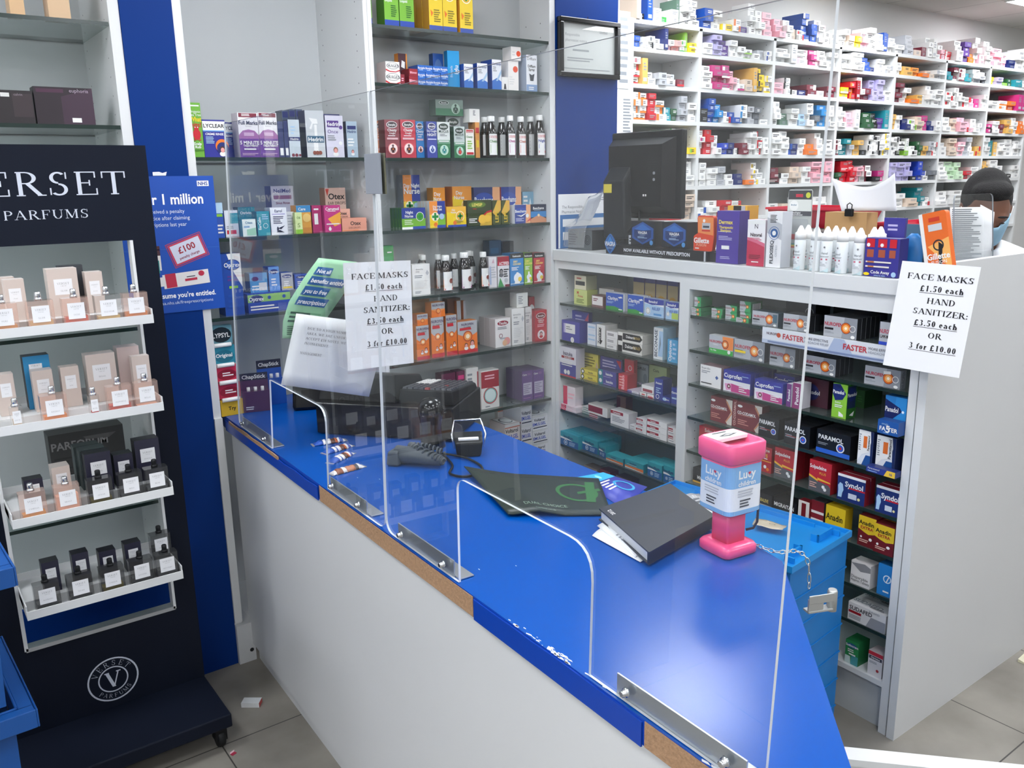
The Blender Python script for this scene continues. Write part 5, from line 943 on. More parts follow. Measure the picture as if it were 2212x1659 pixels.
shelf(FC, .178, '''
1826 1855 1378|.012 .06|2f8a50 1f6a3c|P c8dcd8 0 0 .45 0 .4 .32 0 .32;P 4a9aa0 .45 0 1 0 1 .4 .5 .4;E .5 .8 .4 .1 2a5a8a;K .5 .8 .1 w Sudocrem;G .2 .5 .8 .66 2 w;R .3 .4 .8 .46 w|green nasal spray box standing at the foot of the counter
1875 1907 1402|.01 .05|dcdada b8b0b0|R 0 .84 1 1 c03040;R .05 .68 .95 .82 3a3a44;K .5 .75 .08 w Otrivine;G .1 .5 .7 .6 2 q;C .7 .26 .1 a83a40|white and red nasal spray box standing at the foot of the post''')
# ---- goods standing on the medicine counter
ZT0 = ZT+.0006
vd = thing('display_stand', 'black tablet display stand with blue round badge on the medicine counter', 'display stand')
aL, _ = FC.loc(1312, 560, .02); aR, _ = FC.loc(1545, 560, .02); vd.matrix_world = FC.mat(aL, .012, ZT0)
Wv = aR-aL; m_ = M(); m_.box(0, 0, 0, Wv-.03, .10, .036, '15161b').box(Wv-.03, .012, 0, Wv, .10, .034, '15161b'); draw(m_, 'K .52 .55 .36 dfe3ea NOW AVAILABLE WITHOUT PRESCRIPTION;G .2 .1 .7 .2 1 j;R .97 0 .985 1 s', Wv-.03, .036, P_front(Wv, 0, .036)); m_.build('tray', vd)
m_ = M(); m_.ext([(.034*cos(a)*(abs(cos(a))+.001)**.5, .04*sin(a)*(abs(sin(a))+.001)**.5) for a in [k*pi/12 for k in range(24)]], -.004, -.0005, '2a6ab0', edge='1b3f70', ax='y'); draw(m_, 'P 173f7a .5 .96 .9 .5 .5 .04 .1 .5;P 2f7fc8 .5 .9 .84 .5 .5 .45 .16 .5;K .5 .5 .22 w VIAGRA;T .5 .3 .1 a connect', .068, .08, lambda u, v, l: (u-.034, -.004-EPS*l, v-.04)); m_.xf(Matrix.Translation((.03, 0, .04))).build('badge', vd)
shelf(FC, ZT0+.038, '''
1363 1414 477|.035 .05|121722 0d1018|$via|black box with blue diamond badge, left of two on display stand
1430 1484 479|.035 .06|121722 0d1018|$via|black box with blue diamond badge, right of two on display stand
1358 1365 508|.06 .02|c9ccd0 8a8f98|G .2 .2 .8 .8 2 k|thin grey carton edge left of the diamond boxes''')
rz = thing('razor_pack', 'orange razor blade pack leaning on the display stand', 'razor pack')
aL, _ = FC.loc(1499, 500, .03); aR, _ = FC.loc(1543, 500, .03); Wv = aR-aL; z1 = FC.loc(1520, 466, .03)[1]; rz.matrix_world = FC.mat(aL, .03, ZT0+.036); Hv = z1-ZT0-.036
m_ = M(); m_.ext(rnd([(0, 0), (Wv*.92, 0, .006), (Wv, Hv*.45), (Wv*.96, Hv, .012), (Wv*.16, Hv, .012), (Wv*.2, Hv*.5), (0, Hv*.42, .006)], 0), 0, .016, 'd8421f', ax='y'); draw(m_, 'P e88a4a .2 .52 .96 .45 .94 .96 .2 .96;R .4 .62 .8 .8 s;R .45 .66 .75 .72 3a3f48;R .4 .56 .8 .6 r;C .5 .86 .06 w;K .4 .3 .15 w Gillette;T .4 .17 .08 f0c0a0 FUSION;G .1 .04 .3 .1 1 w', Wv, Hv, P_front(Wv, 0, Hv)); m_.build('card', rz)
shelf(FC, ZT0, '''
1548 1596 455|.012 .05|4a3596 3a2a78|$der|tall purple shampoo box with yellow lettering
1577 1612 476|.008 .05|f0eef0 d8c8d0|$niz|white and crimson shampoo box, left of two
1614 1652 474|.008 .05|f0eef0 d8c8d0|$niz|white and crimson shampoo box, right of two
1656 1688 457|.008 .05|eaeaec c8ccd4|$fle|tall white gel box with vertical grey lettering
1570 1612 444|.12 .06|e8b43a c8962a|R .3 .3 .7 1 k;R .7 .2 .9 1 s;| .02 .3 .2 .9|yellow black and cream carton behind the purple box
1868 1942 513|.006 .044|38348e 2a2870|$cod|wide navy toy cigarette filter box on the counter
1906 1952 470|.14 .012|38348e 2a2870|G .2 .75 .7 .9 2 i;G .2 .2 .6 .5 4 i;E .75 .3 .14 .14 6a68b0|navy display card rising behind the filter box''')
# ================================================================ prescription boxes in the rack
CELLS = {0: {7: 'e0 wk1 b0 w2 gw1 w2 G0 w5 w4', 6: 'b2 w2 wk2 ws2 n0 wz2 h2 wg2 l0 yw2', 5: 'wr4 u0 w2 s2 ws2 mr1 _ _', 4: 'wo5 wo4 r5 wo3 tw2 x2 s4 w3', 3: 'lk2 p1 m1 _ g4 wg4 w3 yl1', 2: '_ _ _ wm4 u2 uw3 w4', 1: '_ _ _ _ r5 e4'},
 1: {7: 'b3 w3 yw1 wo2 v1 w5 w4 z4', 6: 'w2 i4 v3 w3 w2 wl2 w1 s2 wb2', 5: 'w4 p4 pw4 z3 wp2 e2 u0 yk4 wy3', 4: 'k2 b4 c3 wr2 b2 wc3 s3 j3 w1', 3: 'wp4 r4 w3 B2 n2 wk1 m2 w5 wr4 w3', 2: 'w4 w3 s3 w2 n2 o1 wy4 w2', 1: 'wb2 w3 r3 wr3 o1 _'},
 2: {7: 'z3 w3 e2 wr2 bw5 b3 wz4 w2 S2 w3', 6: 'w4 w0 wz4 pz4 w4 w3', 5: 'z2 wk3 w1 n1 mw2 w1 m2', 4: 'w4 G2 S3 a2 w4 j2 c4 w4', 3: 'w4 w4 nb2 w3 o2 w4 S3', 2: 'mk3 w2 e3 w3 z4 z4', 1: 'S2 e2 _ w3'},
 3: {7: 'w3 e2 yu2 z3 w4 w3 b0 b0 w3', 6: 'w4 w4 b3 n1 w3 ws2', 5: 'yw2 ro3 R0 w4 m2 i4 i4 w2', 4: 'w4 z3 w0 w0 x3 kx3 v2 t0', 3: 'wm3 T3 s2 u3 k1 wk4 wk4 wy4', 2: 'x2 r4 r4 z3 wm3 k1 p2'},
 4: {7: 'w2 s4 e1 m2 w4 S0 w3 zr2', 6: 'w3 u2 O2 o1 e2 ws2', 5: 'm5 w3 o1 uw2 w4 w3', 4: 'u3 w3 n2 wl2 e3 p3 n2 w2', 3: 'wk4 wk4 l1 w0 wk2 x3 u2 s3 wr3', 2: 'i5 i5 i4 k1 B4 w2 j2', 1: 'w2 w3 e2 T4 wr2'},
 5: {7: 'rw2 w4 v4 o2 w5 z2 S5', 6: 't2 mw3 wm4 t2 w3 s4 k3', 5: 'wr3 w4 S3 wr2 z2 p2 w3', 4: 'w3 e3 z3 zr2 w3 S2', 3: 'S3 e4 zw3 s4 w4 ur2', 2: 'w4 f4 f4 r2 w3', 1: 'w3 S3 w2'},
 6: {7: 'z4 z3 n2 w4 w5', 6: 'y2 i2 l1 x2 t2 w2', 5: 'w2 wo2 o2 p0 p0', 4: 'pk2 w3 m2 u3 w4 o3', 3: 'S4 T0 u0 w3 w4 w4', 2: 'u4 w4 w3 k1 w3'}}
CN = dict(w='white', k='black', b='blue', c='sky blue', n='navy', t='teal', T='teal', g='green', x='dark green', l='lime', y='yellow', o='orange', O='pale orange', r='red', R='dark red', p='magenta', v='purple', i='lilac', z='pale pink', h='salmon', m='maroon', M='brown', s='silver', S='off white', e='beige', u='amber', j='slate', a='pale blue', f='pale green', G='sage', B='royal blue', d='dark grey', q='grey', P='mauve')
NTH = ['first', 'second', 'third', 'fourth', 'fifth', 'sixth', 'seventh', 'eighth', 'ninth', 'tenth']
BAYN = ['leftmost rack bay', 'second rack bay', 'third rack bay', 'fourth rack bay', 'fifth rack bay', 'sixth rack bay', 'rightmost rack bay']
ROWN = {7: 'top board', 6: 'first shelf', 5: 'second shelf', 4: 'third shelf', 3: 'fourth shelf', 2: 'fifth shelf', 1: 'sixth shelf'}
rg = random.Random(11); RX = []
for by, rows in CELLS.items():
    for rw, txt in rows.items():
        tk = txt.split(); x0 = XR[by]+(.006 if by == 0 else .016); x1 = XR[by+1]-.016; wt = [rg.uniform(.75, 1.25)*(.6 if t[-1] == '0' else 1) for t in tk]; s_ = sum(wt); x = x0
        z0 = ZR[rw]+.0006; Hm = .138 if rw < 6 else (.1 if rw == 6 else .24)
        for si, (t, q) in enumerate(zip(tk, wt)):
            wd = (x1-x0)*q/s_; cx = x; x += wd
            if t == '_': continue
            n = int(t[-1]); c = t[0]; c2 = t[1] if len(t) > 2 else None
            zz = z0; up = n == 0
            for k in range(max(1, n)):
                h = rg.uniform(.1, .125) if up else rg.uniform(.026, .035)
                if rw == 6: h = min(h, .098) if up else h*.86
                if zz+h > z0+Hm: break
                w = (wd-.003)*rg.uniform(.84, .99); d = rg.uniform(.1, .17); y = 3.2+rg.uniform(-.012, .03)
                RX.append((by, rw, si, k, cx+.001+(wd-.003-w)*rg.random(), y, zz, w, d, h, c, c2, up)); zz += h+.0005
RX.sort(key=lambda r: hypot(r[3+1], r[5])/(r[7]*r[9]+.001)**.5)
rest = M()
def rxbox(mb, r, ox=0, oy=0, oz=0):
    by, rw, si, k, x, y, z, w, d, h, c, c2, up = r; i0 = len(mb.v); R_ = random.Random(int(x*1e4)+k)
    body = c2 if (c2 and R_.random() < .0) else c
    mb.box(0, 0, 0, w, d, h, body); pf = P_front(w, d, h); dk = 'k' if c in 'wSseazifuyOlhz' else 'w'
    if c2: draw(mb, R_.choice(['R 0 0 .3 1 ', 'R .7 0 1 1 ', 'R 0 0 1 .3 ', 'R .1 .2 .45 .8 '])+c2, w, h, pf)
    if not up: draw(mb, 'G .%d .25 .9 .75 2 %s' % (R_.choice((1, 35, 4)), 'q' if R_.random() < .6 else dk), w, h, lambda u, v, l: pf(u, v, l+1))
    else: draw(mb, 'G .2 .5 .8 .85 3 q;R .15 .1 .85 .25 '+(c2 or 's'), w, h, pf)
    if (ox, oy, oz) != (0, 0, 0): mb.xf(Matrix.Translation((ox, oy, oz)), i0)
NI = 300
for i, r in enumerate(RX):
    if i >= NI: rxbox(rest, r, r[4], r[5], r[6]); continue
    mb = M(); rxbox(mb, r); o = mb.build('prescription_carton', None, T(r[4], r[5], r[6]))
    nm = CN.get(r[10], 'white')+(' and '+CN.get(r[11], 'white') if r[11] else '')
    tag(o, '%s %scarton, %s stack%s, %s, %s' % (nm, 'upright ' if r[12] else '', NTH[r[2]], '' if r[12] else ', '+('bottom one' if r[3] == 0 else NTH[r[3]]+' up'), ROWN[r[1]], BAYN[r[0]]), 'medicine box', 'prescription boxes in the white rack')
o = rest.build('prescription_cartons'); tag(o, 'remaining small prescription boxes packed in the far rack bays', 'medicine boxes'); o['kind'] = 'stuff'
print('RACK BOXES', len(RX))
# ================================================================ perfume stand
SX0, SX1, SY = .113, .682, 2.72
st = thing('perfume_stand', 'navy wheeled perfume display stand with four white shelves and silver lettering', 'display stand', T(0, 0, 0))
OZ0, OZ1, OX0, OX1 = .405, 1.592, SX0+.07, SX1-.068
fr = M(); fr.box(SX0, SY, OZ1, SX1, SY+.03, 1.862, 'navy_board').box(SX0, SY, .13, SX1, SY+.03, OZ0, 'navy_board').box(SX0, SY, OZ0, OX0, SY+.03, OZ1, 'navy_board').box(OX1, SY, OZ0, SX1, SY+.03, OZ1, 'navy_board')
pf = lambda u, v, l: (SX0+u, SY-EPS*2*l, v); cx = (SX1-SX0)/2
write(fr, pf, 1, 'VERSET', cx-.001, 1.757, .064, 'sign_white', 'c', .442, 'v', 0, 3)
write(fr, pf, 1, 'PARFUMS', cx+.003, 1.674, .0245, 'sign_white', 'c', .213, 'v', 0, 3)
lx, lz = cx+.007, .226
for R0, R1 in ((.0755, .0705), (.0445, .0405)):
    o_ = ell(lx, lz, R0, R0*.98, 40); i_ = ell(lx, lz, R1, R1*.98, 40)
    for j in range(40): fr.poly([pf(*o_[j], 1), pf(*o_[(j+1) % 40], 1), pf(*i_[(j+1) % 40], 1), pf(*i_[j], 1)], 'sign_white')
write(fr, pf, 1, 'V', lx, lz, .052, 'sign_white', 'c', None, 's')
def arc_text(t, r, a0, a1, h, flip):
    n = len(t)
    for i, ch in enumerate(t):
        a = radians(a0+(a1-a0)*i/(n-1)); write(fr, pf, 1, ch, lx+r*cos(a), lz+r*.98*sin(a), h, 'sign_white', 'c', None, 'r', a+(pi/2 if flip else -pi/2), 1)
arc_text('VERSET', .0575, 152, 38, .017, False); arc_text('PARFUMS', .0575, 226, 318, .0135, True)
fr.build('frame_panel', st)
tr = M()
for a in ((OX0, OZ0-.004, OX1, OZ0+.008), (OX0-.004, OZ0, OX0+.006, OZ1), (OX1-.006, OZ0, OX1+.002, OZ1)): tr.box(a[0], SY-.006, a[1], a[2], SY+.031, a[3], 'alu' if a[1] < OZ0 else 'white_lam')
tr.build('opening_trim', st)
bs = M(); bs.box(SX0, 2.45, .085, SX1, 2.95, .13, 'navy_board'); bs.build('base', st, bev=.004)
for x, y in ((SX1-.03, 2.49), (SX0+.03, 2.49), (SX1-.03, 2.9), (SX0+.03, 2.9)):
    cs = M(); cs.lathe([(.029, -.012), (.033, -.008), (.033, .008), (.029, .012)], 'black_plastic', 18).xf(Matrix.Translation((x, y+.012, .034)) @ Matrix.Rotation(pi/2, 4, 'Y')); cs.box(x-.018, y-.012, .03, x+.018, y+.03, .085, 'black_plastic'); cs.build('caster', st)
TZ = [1.366, 1.107, .845, .572]; TX0, TX1, TY = .188, .612, 2.56
for z in TZ:
    m_ = M(); m_.box(TX0, TY, z-.001, TX1, TY+.003, z+.024, 'white_lam').box(TX0, TY+.003, z-.001, TX1, SY+.075, z+.003, 'white_lam').box(TX0, TY+.058, z+.003, TX1, SY+.075, z+.030, 'white_lam').box(TX0, SY+.069, z+.03, TX1, SY+.075, z+.05, 'white_lam')
    for x in (TX0, TX1-.003): m_.box(x, TY+.003, z+.003, x+.003, SY+.02, z+.04, 'white_lam')
    m_.build('tray', st)
M().box(OX0-.01, SY+.27, .3, OX1+.01, SY+.275, .32, 'navy_board') # rail behind
# bottles: clear body, liquid, label, spray
def bottle(x, row, kind, liq, lev, lab, y=None, dz=0, w=.066, d=.036, h=.084, text='GLAM'):
    z = TZ[row]+.0036+dz; y = TY+.012 if y is None else y
    t = thing('perfume_bottle', lab, 'perfume bottle', T(x-w/2, y, z))
    gm_ = {'c': 'bottle_pink', 'd': 'bottle_smoke', 'v': 'bottle_glass'}[kind]; cap = 'black_plastic' if kind == 'd' else 'steel'
    g = M(); b = .004; g.ext(rnd([(0, 0, b), (w, 0, b), (w, d, b), (0, d, b)], 0), 0, h, gm_); g.build('glass_body', t)
    q = M(); i = .005; q.box(i, i, .005, w-i, d-i, .005+(h-.012)*lev, liq); q.build('liquid', t)
    l = M(); a, b_ = w*.18, w*.82; l.box(a, -.0006, h*.32, b_, -.0002, h*.84, 'paper'); pl = lambda u, v, l_: (u, -.0006-EPS*l_, v)
    write(l, pl, 1, 'VERSET', w/2, h*.72, .0052, 'print', 'c', w*.4, 'r'); write(l, pl, 1, 'PARFUMS', w/2, h*.645, .0022, 'print', 'c', w*.2, 'r'); write(l, pl, 1, text, w/2, h*.46, .004, 'print', 'c', w*.42, 'r'); l.build('paper_label', t)
    s = M(); s.lathe([(.0095, 0), (.0095, .006), (.007, .007), (.0075, .008), (.0075, .021), (.006, .023)], cap, 14, (w/2, d/2, h+.0003)); s.tube([(w/2, d/2-.002, h+.017), (w/2, d/2-.0085, h+.017)], .0018, cap, 6); s.build('spray_top', t)
    return t
def pbox(x, row, y, w, d, h_, face, lab, text='GLAM', lx=(.2, .8, .45, .78), step=True, side=None):
    z = TZ[row]+(.0306 if step else .0036); h = h_+.026 if row < 2 else h_+.008; w *= 1.06; m_ = M(); m_.box(0, 0, 0, w, d, h, side or face, f=face, t=side or face)
    if lx:
        a, b, c, e = lx; draw(m_, 'R %g %g %g %g paper' % (a, c, b, e), w, h, P_front(w, d, h)); pl = lambda u, v, l: (u, -EPS*(l+1), v); cxx = w*(a+b)/2
        write(m_, pl, 1, 'VERSET', cxx, h*(c+(e-c)*.72), w*.075, 'print', 'c', w*(b-a)*.7, 'r'); write(m_, pl, 1, 'PARFUMS', cxx, h*(c+(e-c)*.56), w*.03, 'print', 'c', w*.3, 'r'); write(m_, pl, 1, text, cxx, h*(c+(e-c)*.25), w*.055, 'print', 'c', w*(b-a)*.7, 'r')
    o = m_.build('perfume_carton', None, T(x-w/2, y, z)); return tag(o, lab, 'perfume box')
XB = [.246, .332, .418, .500, .573]
mat('liq_pale', 'e8d0b4', .1); mat('liq_yellow', 'e6c58e', .1); mat('liq_red', 'd9451f', .1); mat('liq_orange', 'e88a2a', .1); mat('liq_amber', 'e09a3a', .1); mat('liq_deep', 'c8281c', .1); mat('liq_pink', 'efb79c', .1); mat('liq_olive', '8a7f4a', .1); mat('liq_grey', '77797a', .1)
for r, cols in ((0, (('c', 'liq_amber', .3, 'square pink glass bottle of amber perfume, leftmost on top tray', 'PURE'), ('c', 'liq_yellow', .35, 'square pink glass bottle of pale yellow perfume on top tray', 'GLAM'), ('c', 'liq_red', .4, 'square pink glass bottle of red perfume on top tray', 'OSSIE'), ('v', 'liq_yellow', .3, 'clear square bottle of pale gold perfume on top tray', 'ELEANOR'), ('c', 'liq_orange', .35, 'square bottle of orange perfume at right end of top tray', 'LOVE'))),
                (1, ((None,), ('c', 'liq_orange', .3, 'square pink glass bottle of orange perfume on second tray', 'ANGELI'), (None,), ('c', 'liq_deep', .35, 'square pink glass bottle of deep red perfume on second tray', 'HAPPINESS'), ('c', 'liq_pink', .16, 'square pink bottle nearly empty at right end of second tray', 'BELLE'))),
                (2, (('c', 'liq_amber', .25, 'square pink bottle of amber perfume, leftmost on third tray', 'CAMELIA'), ('c', 'liq_pink', .7, 'square frosted pink bottle, second on third tray', 'BRAVE'), ('d', 'liq_olive', .3, 'smoky grey square bottle with olive perfume on third tray', 'OCEAN'), ('d', 'liq_grey', .2, 'smoky grey square bottle with price sticker on third tray', 'BOSS'), ('d', 'liq_grey', .3, 'smoky grey square bottle at right end of third tray', 'REAL'))),
                (3, (('d', 'liq_grey', .3, 'smoky grey square bottle, leftmost on bottom tray', 'ALFREDO'), ('d', 'liq_grey', .25, 'smoky grey square bottle, second from left on bottom tray', 'TITAN'), ('d', 'liq_olive', .3, 'smoky grey square bottle with olive perfume, centre of bottom tray', 'UNIQUE'), ('d', 'liq_grey', .35, 'smoky grey square bottle, fourth from left on bottom tray', 'LEGEND'), ('d', 'liq_grey', .4, 'smoky grey square bottle at right end of bottom tray', 'MYSTERY')))):
    for x, c in zip(XB, cols):
        if c[0]: bottle(x, r, c[0], c[1], c[2], c[3], text=c[4])
bottle(.24, 1, 'v', 'liq_pale', .5, 'slim clear spray vial at left end of second tray', w=.03, d=.024, h=.066, text='LUCE')
bottle(.432, 1, 'v', 'liq_deep', .3, 'slim clear spray vial of red perfume on second tray', w=.028, d=.022, h=.066, text='ROSE')
bottle(.585, 3, 'd', 'liq_grey', .5, 'smoky grey square bottle standing behind at right of bottom tray', y=SY-.045, dz=.0285, w=.06, h=.08, text='ICON')
for a in ((.288, 0, 2.655, .046, .04, .085, 'beige perfume carton, left one on top tray', 'PURE'), (.408, 0, 2.66, .072, .05, .105, 'large beige perfume carton in centre of top tray', 'GLAM'), (.488, 0, 2.66, .042, .04, .09, 'beige perfume carton, right one on top tray', 'ELENA'), (.232, 1, 2.655, .04, .04, .09, 'beige perfume carton at left end of second tray', 'LUCE'), (.322, 1, 2.645, .048, .04, .09, 'beige perfume carton in front of blue box on second tray', 'ANGELI'), (.392, 1, 2.65, .044, .035, .09, 'slim beige perfume carton, centre of second tray', 'ROSE'), (.476, 1, 2.655, .074, .05, .115, 'large beige perfume carton on second tray', 'BELLE'), (.582, 1, 2.645, .046, .03, .096, 'beige perfume carton at right end of second tray', 'STAR'), (.334, 2, 2.65, .044, .05, .085, 'beige perfume carton on third tray among dark ones', 'BRAVE')):
    pbox(a[0], a[1], a[2], a[3], a[4], a[5], 'cdbfb6', a[6], a[7], side='d9cfc8')
pbox(.271, 0, 2.70, .046, .04, .088, 'cdbfb6', 'beige perfume carton peeping from behind the left one, top tray', 'PURE', None, side='d9cfc8')
pbox(.44, 0, 2.715, .06, .03, .108, '3a3d42', 'dark grey box behind the large beige carton, top tray', 'X', None); pbox(.318, 1, 2.692, .062, .045, .125, '2a86b8', 'blue perfume box standing at the back of second tray', 'X', (.2, .7, .75, .85), side='16222c'); pbox(.56, 1, 2.69, .058, .05, .12, 'c8b6b2', 'large pinkish carton at back right of second tray', 'X', None, side='d4c8c4')
for a in ((.262, 2, 2.655, .045, .04, .062, 'small black perfume carton at left of third tray', 'AMBER'), (.43, 2, 2.63, .066, .045, .112, 'large dark blue perfume carton in centre of third tray', 'OCEAN'), (.502, 2, 2.65, .05, .045, .088, 'dark perfume carton with torn top on third tray', 'BOSS'), (.572, 2, 2.65, .066, .045, .12, 'tall dark blue perfume carton at right of third tray', 'INTENSE'), (.270, 3, 2.64, .042, .04, .086, 'black perfume carton, leftmost on bottom tray', 'ALFREDO'), (.350, 3, 2.64, .042, .04, .09, 'black perfume carton, second on bottom tray', 'TITAN'), (.424, 3, 2.645, .044, .04, .075, 'black perfume carton with torn white top on bottom tray', 'UNIQUE'), (.496, 3, 2.645, .044, .04, .08, 'black perfume carton, rightmost on bottom tray', 'LEGEND')):
    pbox(a[0], a[1], a[2], a[3], a[4], a[5], '26263a', a[6], a[7], side='1e2026')
for k, y in ((0, 2.677), (1, 2.724)): pbox(.425-.006*k, 2, y, .066, .044, .114, '3a4648', 'film wrapped dark carton behind the large one, %s row back' % ('first', 'second')[k], 'X', None, side='3f4b4c')
# goods on the perfume shelves behind the stand
for x0, x1, zt, z, c, lb in ((20, 52, -30, 2.2336, 'd9b48a', 'tan gift box on the top glass shelf, left of two'), (103, 150, -30, 2.2336, 'd4b490', 'tan gift box on the top glass shelf, right of two')):
    a0 = FW.loc(x0, 10, .03)[0]; a1 = FW.loc(x1, 10, .03)[0]; o = M().box(0, 0, 0, a1-a0, .07, .16, c).build('gift_box', None, T(a0, YB+.03, z)); tag(o, lb, 'box')
shelf(FW, 1.9326, '''
gift_box= -40 73 192|.03 .06|2a2528 1d1a1e|R .6 .2 .98 .9 3a3034;T .72 .88 .08 8a8088 calvin;R .38 .8 .55 .92 S|black boxed fragrance set with white price tag, left of two
gift_box= 76 202 186|.03 .06|2b2229 1d181c|P 3f2c3c .45 0 1 0 1 1 .45 .75;R .04 .85 .5 .95 4a2a40;N .6 .92 .1 b0a0b0 euphoria;R .6 .06 .76 .18 w|dark plum boxed fragrance set with white price tag, right of two''')
shelf(FW, 1.3006, '')
a0 = FW.loc(105, 960, .1)[0]; a1 = FW.loc(270, 960, .1)[0]
DES['bigb'] = 'K .4 .84 .1 8a8a8a PARFORUM;P 5a5a5a .45 .92 .9 .92 .8 .86 .5 .88;G .04 .3 .3 .7 9 2c2e2e'
o = carton_mesh(a1-a0, .08, .26, '3a3b3b', '2a2b2b', None, DES['bigb'], name='gift_box').build('gift_box', None, T(a0, YB+.1, .7006)); tag(o, 'large dark boxed set standing low behind the perfume stand', 'box'); 
# poster on the pillar
po = M(); PX0, PX1, PZ0, PZ1 = .637, .942, 1.336, 1.777; W_, H_ = PX1-PX0, PZ1-PZ0; po.box(0, -.0006, 0, W_, 0, H_, '1c50ae')
pp = lambda u, v, l: (u, -.0007-EPS*(l+1), v)
draw(po, 'R .82 .925 .945 .965 w;K .882 .945 .026 1c3f90 NHS;P 2f60b4 .0 .47 1 .47 1 .475 0 .475', W_, H_, lambda u, v, l: (u, -.0007-EPS*l, v))
for t, x1, z, h, c, kd in (('Over 1 million', .902, 1.705, .033, 'fff', 'b'), ('people received a penalty', .838, 1.666, .0125, 'dfe6f4', 'p'), ('charge notice after claiming', .853, 1.645, .0125, 'dfe6f4', 'p'), ('free prescriptions last year', .841, 1.624, .0125, 'dfe6f4', 'p'), ("Don't assume you're entitled.", .914, 1.393, .0165, 'fff', 'b'), ('www.nhsbsa.nhs.uk/freeprescriptions', .903, 1.369, .0105, 'dfe6f4', 'p')):
    write(po, pp, 1, t, .033, z-PZ0, h, c, 'l', x1-.67, kd, 0, 3)
def rq(cx_, cz_, w, h, a, c, l): po.poly([pp(cx_+u*cos(a)-v*sin(a), cz_+u*sin(a)+v*cos(a), l) for u, v in ((-w/2, -h/2), (w/2, -h/2), (w/2, h/2), (-w/2, h/2))], c)
a_ = radians(19); cx_, cz_ = .198, H_*.46; rq(cx_, cz_, .122, .082, a_, 'c0405a', 1); rq(cx_, cz_, .118, .078, a_, '3a4a98', 2); rq(cx_, cz_, .112, .072, a_, 'c0405a', 3); rq(cx_, cz_, .1, .06, a_, 'd4d8e8', 4)
write(po, pp, 5, '\u00a3100', cx_-.003, cz_+.008, .021, 'a02a3a', 'c', .066, 'b', a_); write(po, pp, 5, 'penalty charge', cx_+.005, cz_-.016, .0085, '8a2a4a', 'c', .082, 'b', a_)
for c in (('R .16 .5 .30 .56 e8e8e8;R .17 .43 .36 .5 4a2a30;R .15 .32 .36 .43 e8e2dc;R .15 .3 .34 .395 2a8f8a;E .24 .37 .05 .012 w', 0),): draw(po, c[0], W_, H_, pp)
a_ = radians(4); rq(.185, H_*.245, .15, .046, a_, 'e8e4e2', 3); rq(.135, H_*.24, .034, .046, a_, 'c0304a', 4); rq(.105, H_*.235, .012, .03, a_, 'e8e4e2', 4); rq(.2, H_*.24, .04, .008, a_, 'c0304a', 5); po.poly([pp(*q, 5) for q in ell(.235, H_*.28, .01, .009)], 'c0304a'); rq(.2, H_*.262, .028, .003, a_, '3a3a4a', 5)
tag(po.build('poster', None, T(PX0, YB-.006, PZ0, 0)), 'blue penalty charge poster taped to the blue pillar beside the perfume stand', 'poster')
tp = M(); tp.poly([(0, 0, 0), (.04, 0, .0), (.044, 0, .012), (.03, 0, .008), (.02, 0, .012), (.0, 0, .011)], 'paper'); tag(tp.build('torn_paper', None, T(.752, YB-.0046, 1.779)), 'torn strip of white paper left on blue pillar above poster', 'paper scrap')
# ================================================================ on the till counter
ZK = .9506
def sign(name, label, mx, W=.21, H=.297):
    m_ = M(); m_.box(0, -.0004, -H, W, 0, 0, 'paper'); pl = lambda u, v, l: (u, -.0005-EPS*l, v-H)
    for t, y, x, w, ul in (('FACE MASKS', .13, .53, .178, 0), ('\u00a31.50 each', .235, .58, .118, 1), ('HAND', .345, .60, .076, 0), ('SANITIZER:', .447, .615, .148, 0), ('\u00a33.50 each', .553, .585, .118, 1), ('OR', .66, .605, .038, 0), ('3 for \u00a310.00', .77, .60, .128, 1)):
        write(m_, pl, 1, t, x*W, H*(1-y), .0532*H, 'print', 'c', w*W/.21, 's', 0, 3)
        if ul: m_.poly([pl(x*W-w*W/.42, H*(1-y)-.0125, 1), pl(x*W+w*W/.42, H*(1-y)-.0125, 1), pl(x*W+w*W/.42, H*(1-y)-.0112, 1), pl(x*W-w*W/.42, H*(1-y)-.0112, 1)], 'print')
    return tag(m_.build(name, None, mx), label, 'sign')
def pnp(o, a, b, g):
    a, b, g = radians(a), radians(b), radians(g); u = Vector((cos(a), sin(a), 0)); v = Vector((sin(b)*sin(a), -sin(b)*cos(a), cos(b))); e1 = u*cos(g)+v*sin(g); e2 = v*cos(g)-u*sin(g); n = e2.cross(e1)
    return Matrix(((e1.x, n.x, e2.x, o[0]), (e1.y, n.y, e2.y, o[1]), (e1.z, n.z, e2.z, o[2]), (0, 0, 0, 1)))
sign('price_sign', 'white face mask price sheet hanging on the till screen behind the clear screen', pnp((1.082, 2.29, 1.520), -.2, -1.65, -1.8), .223, .316)
sign('price_sign', 'white face mask price sheet taped to the front corner of the medicine counter', pnp((2.32, 1.295, 1.504), -85.5, -9.6, -1.4))
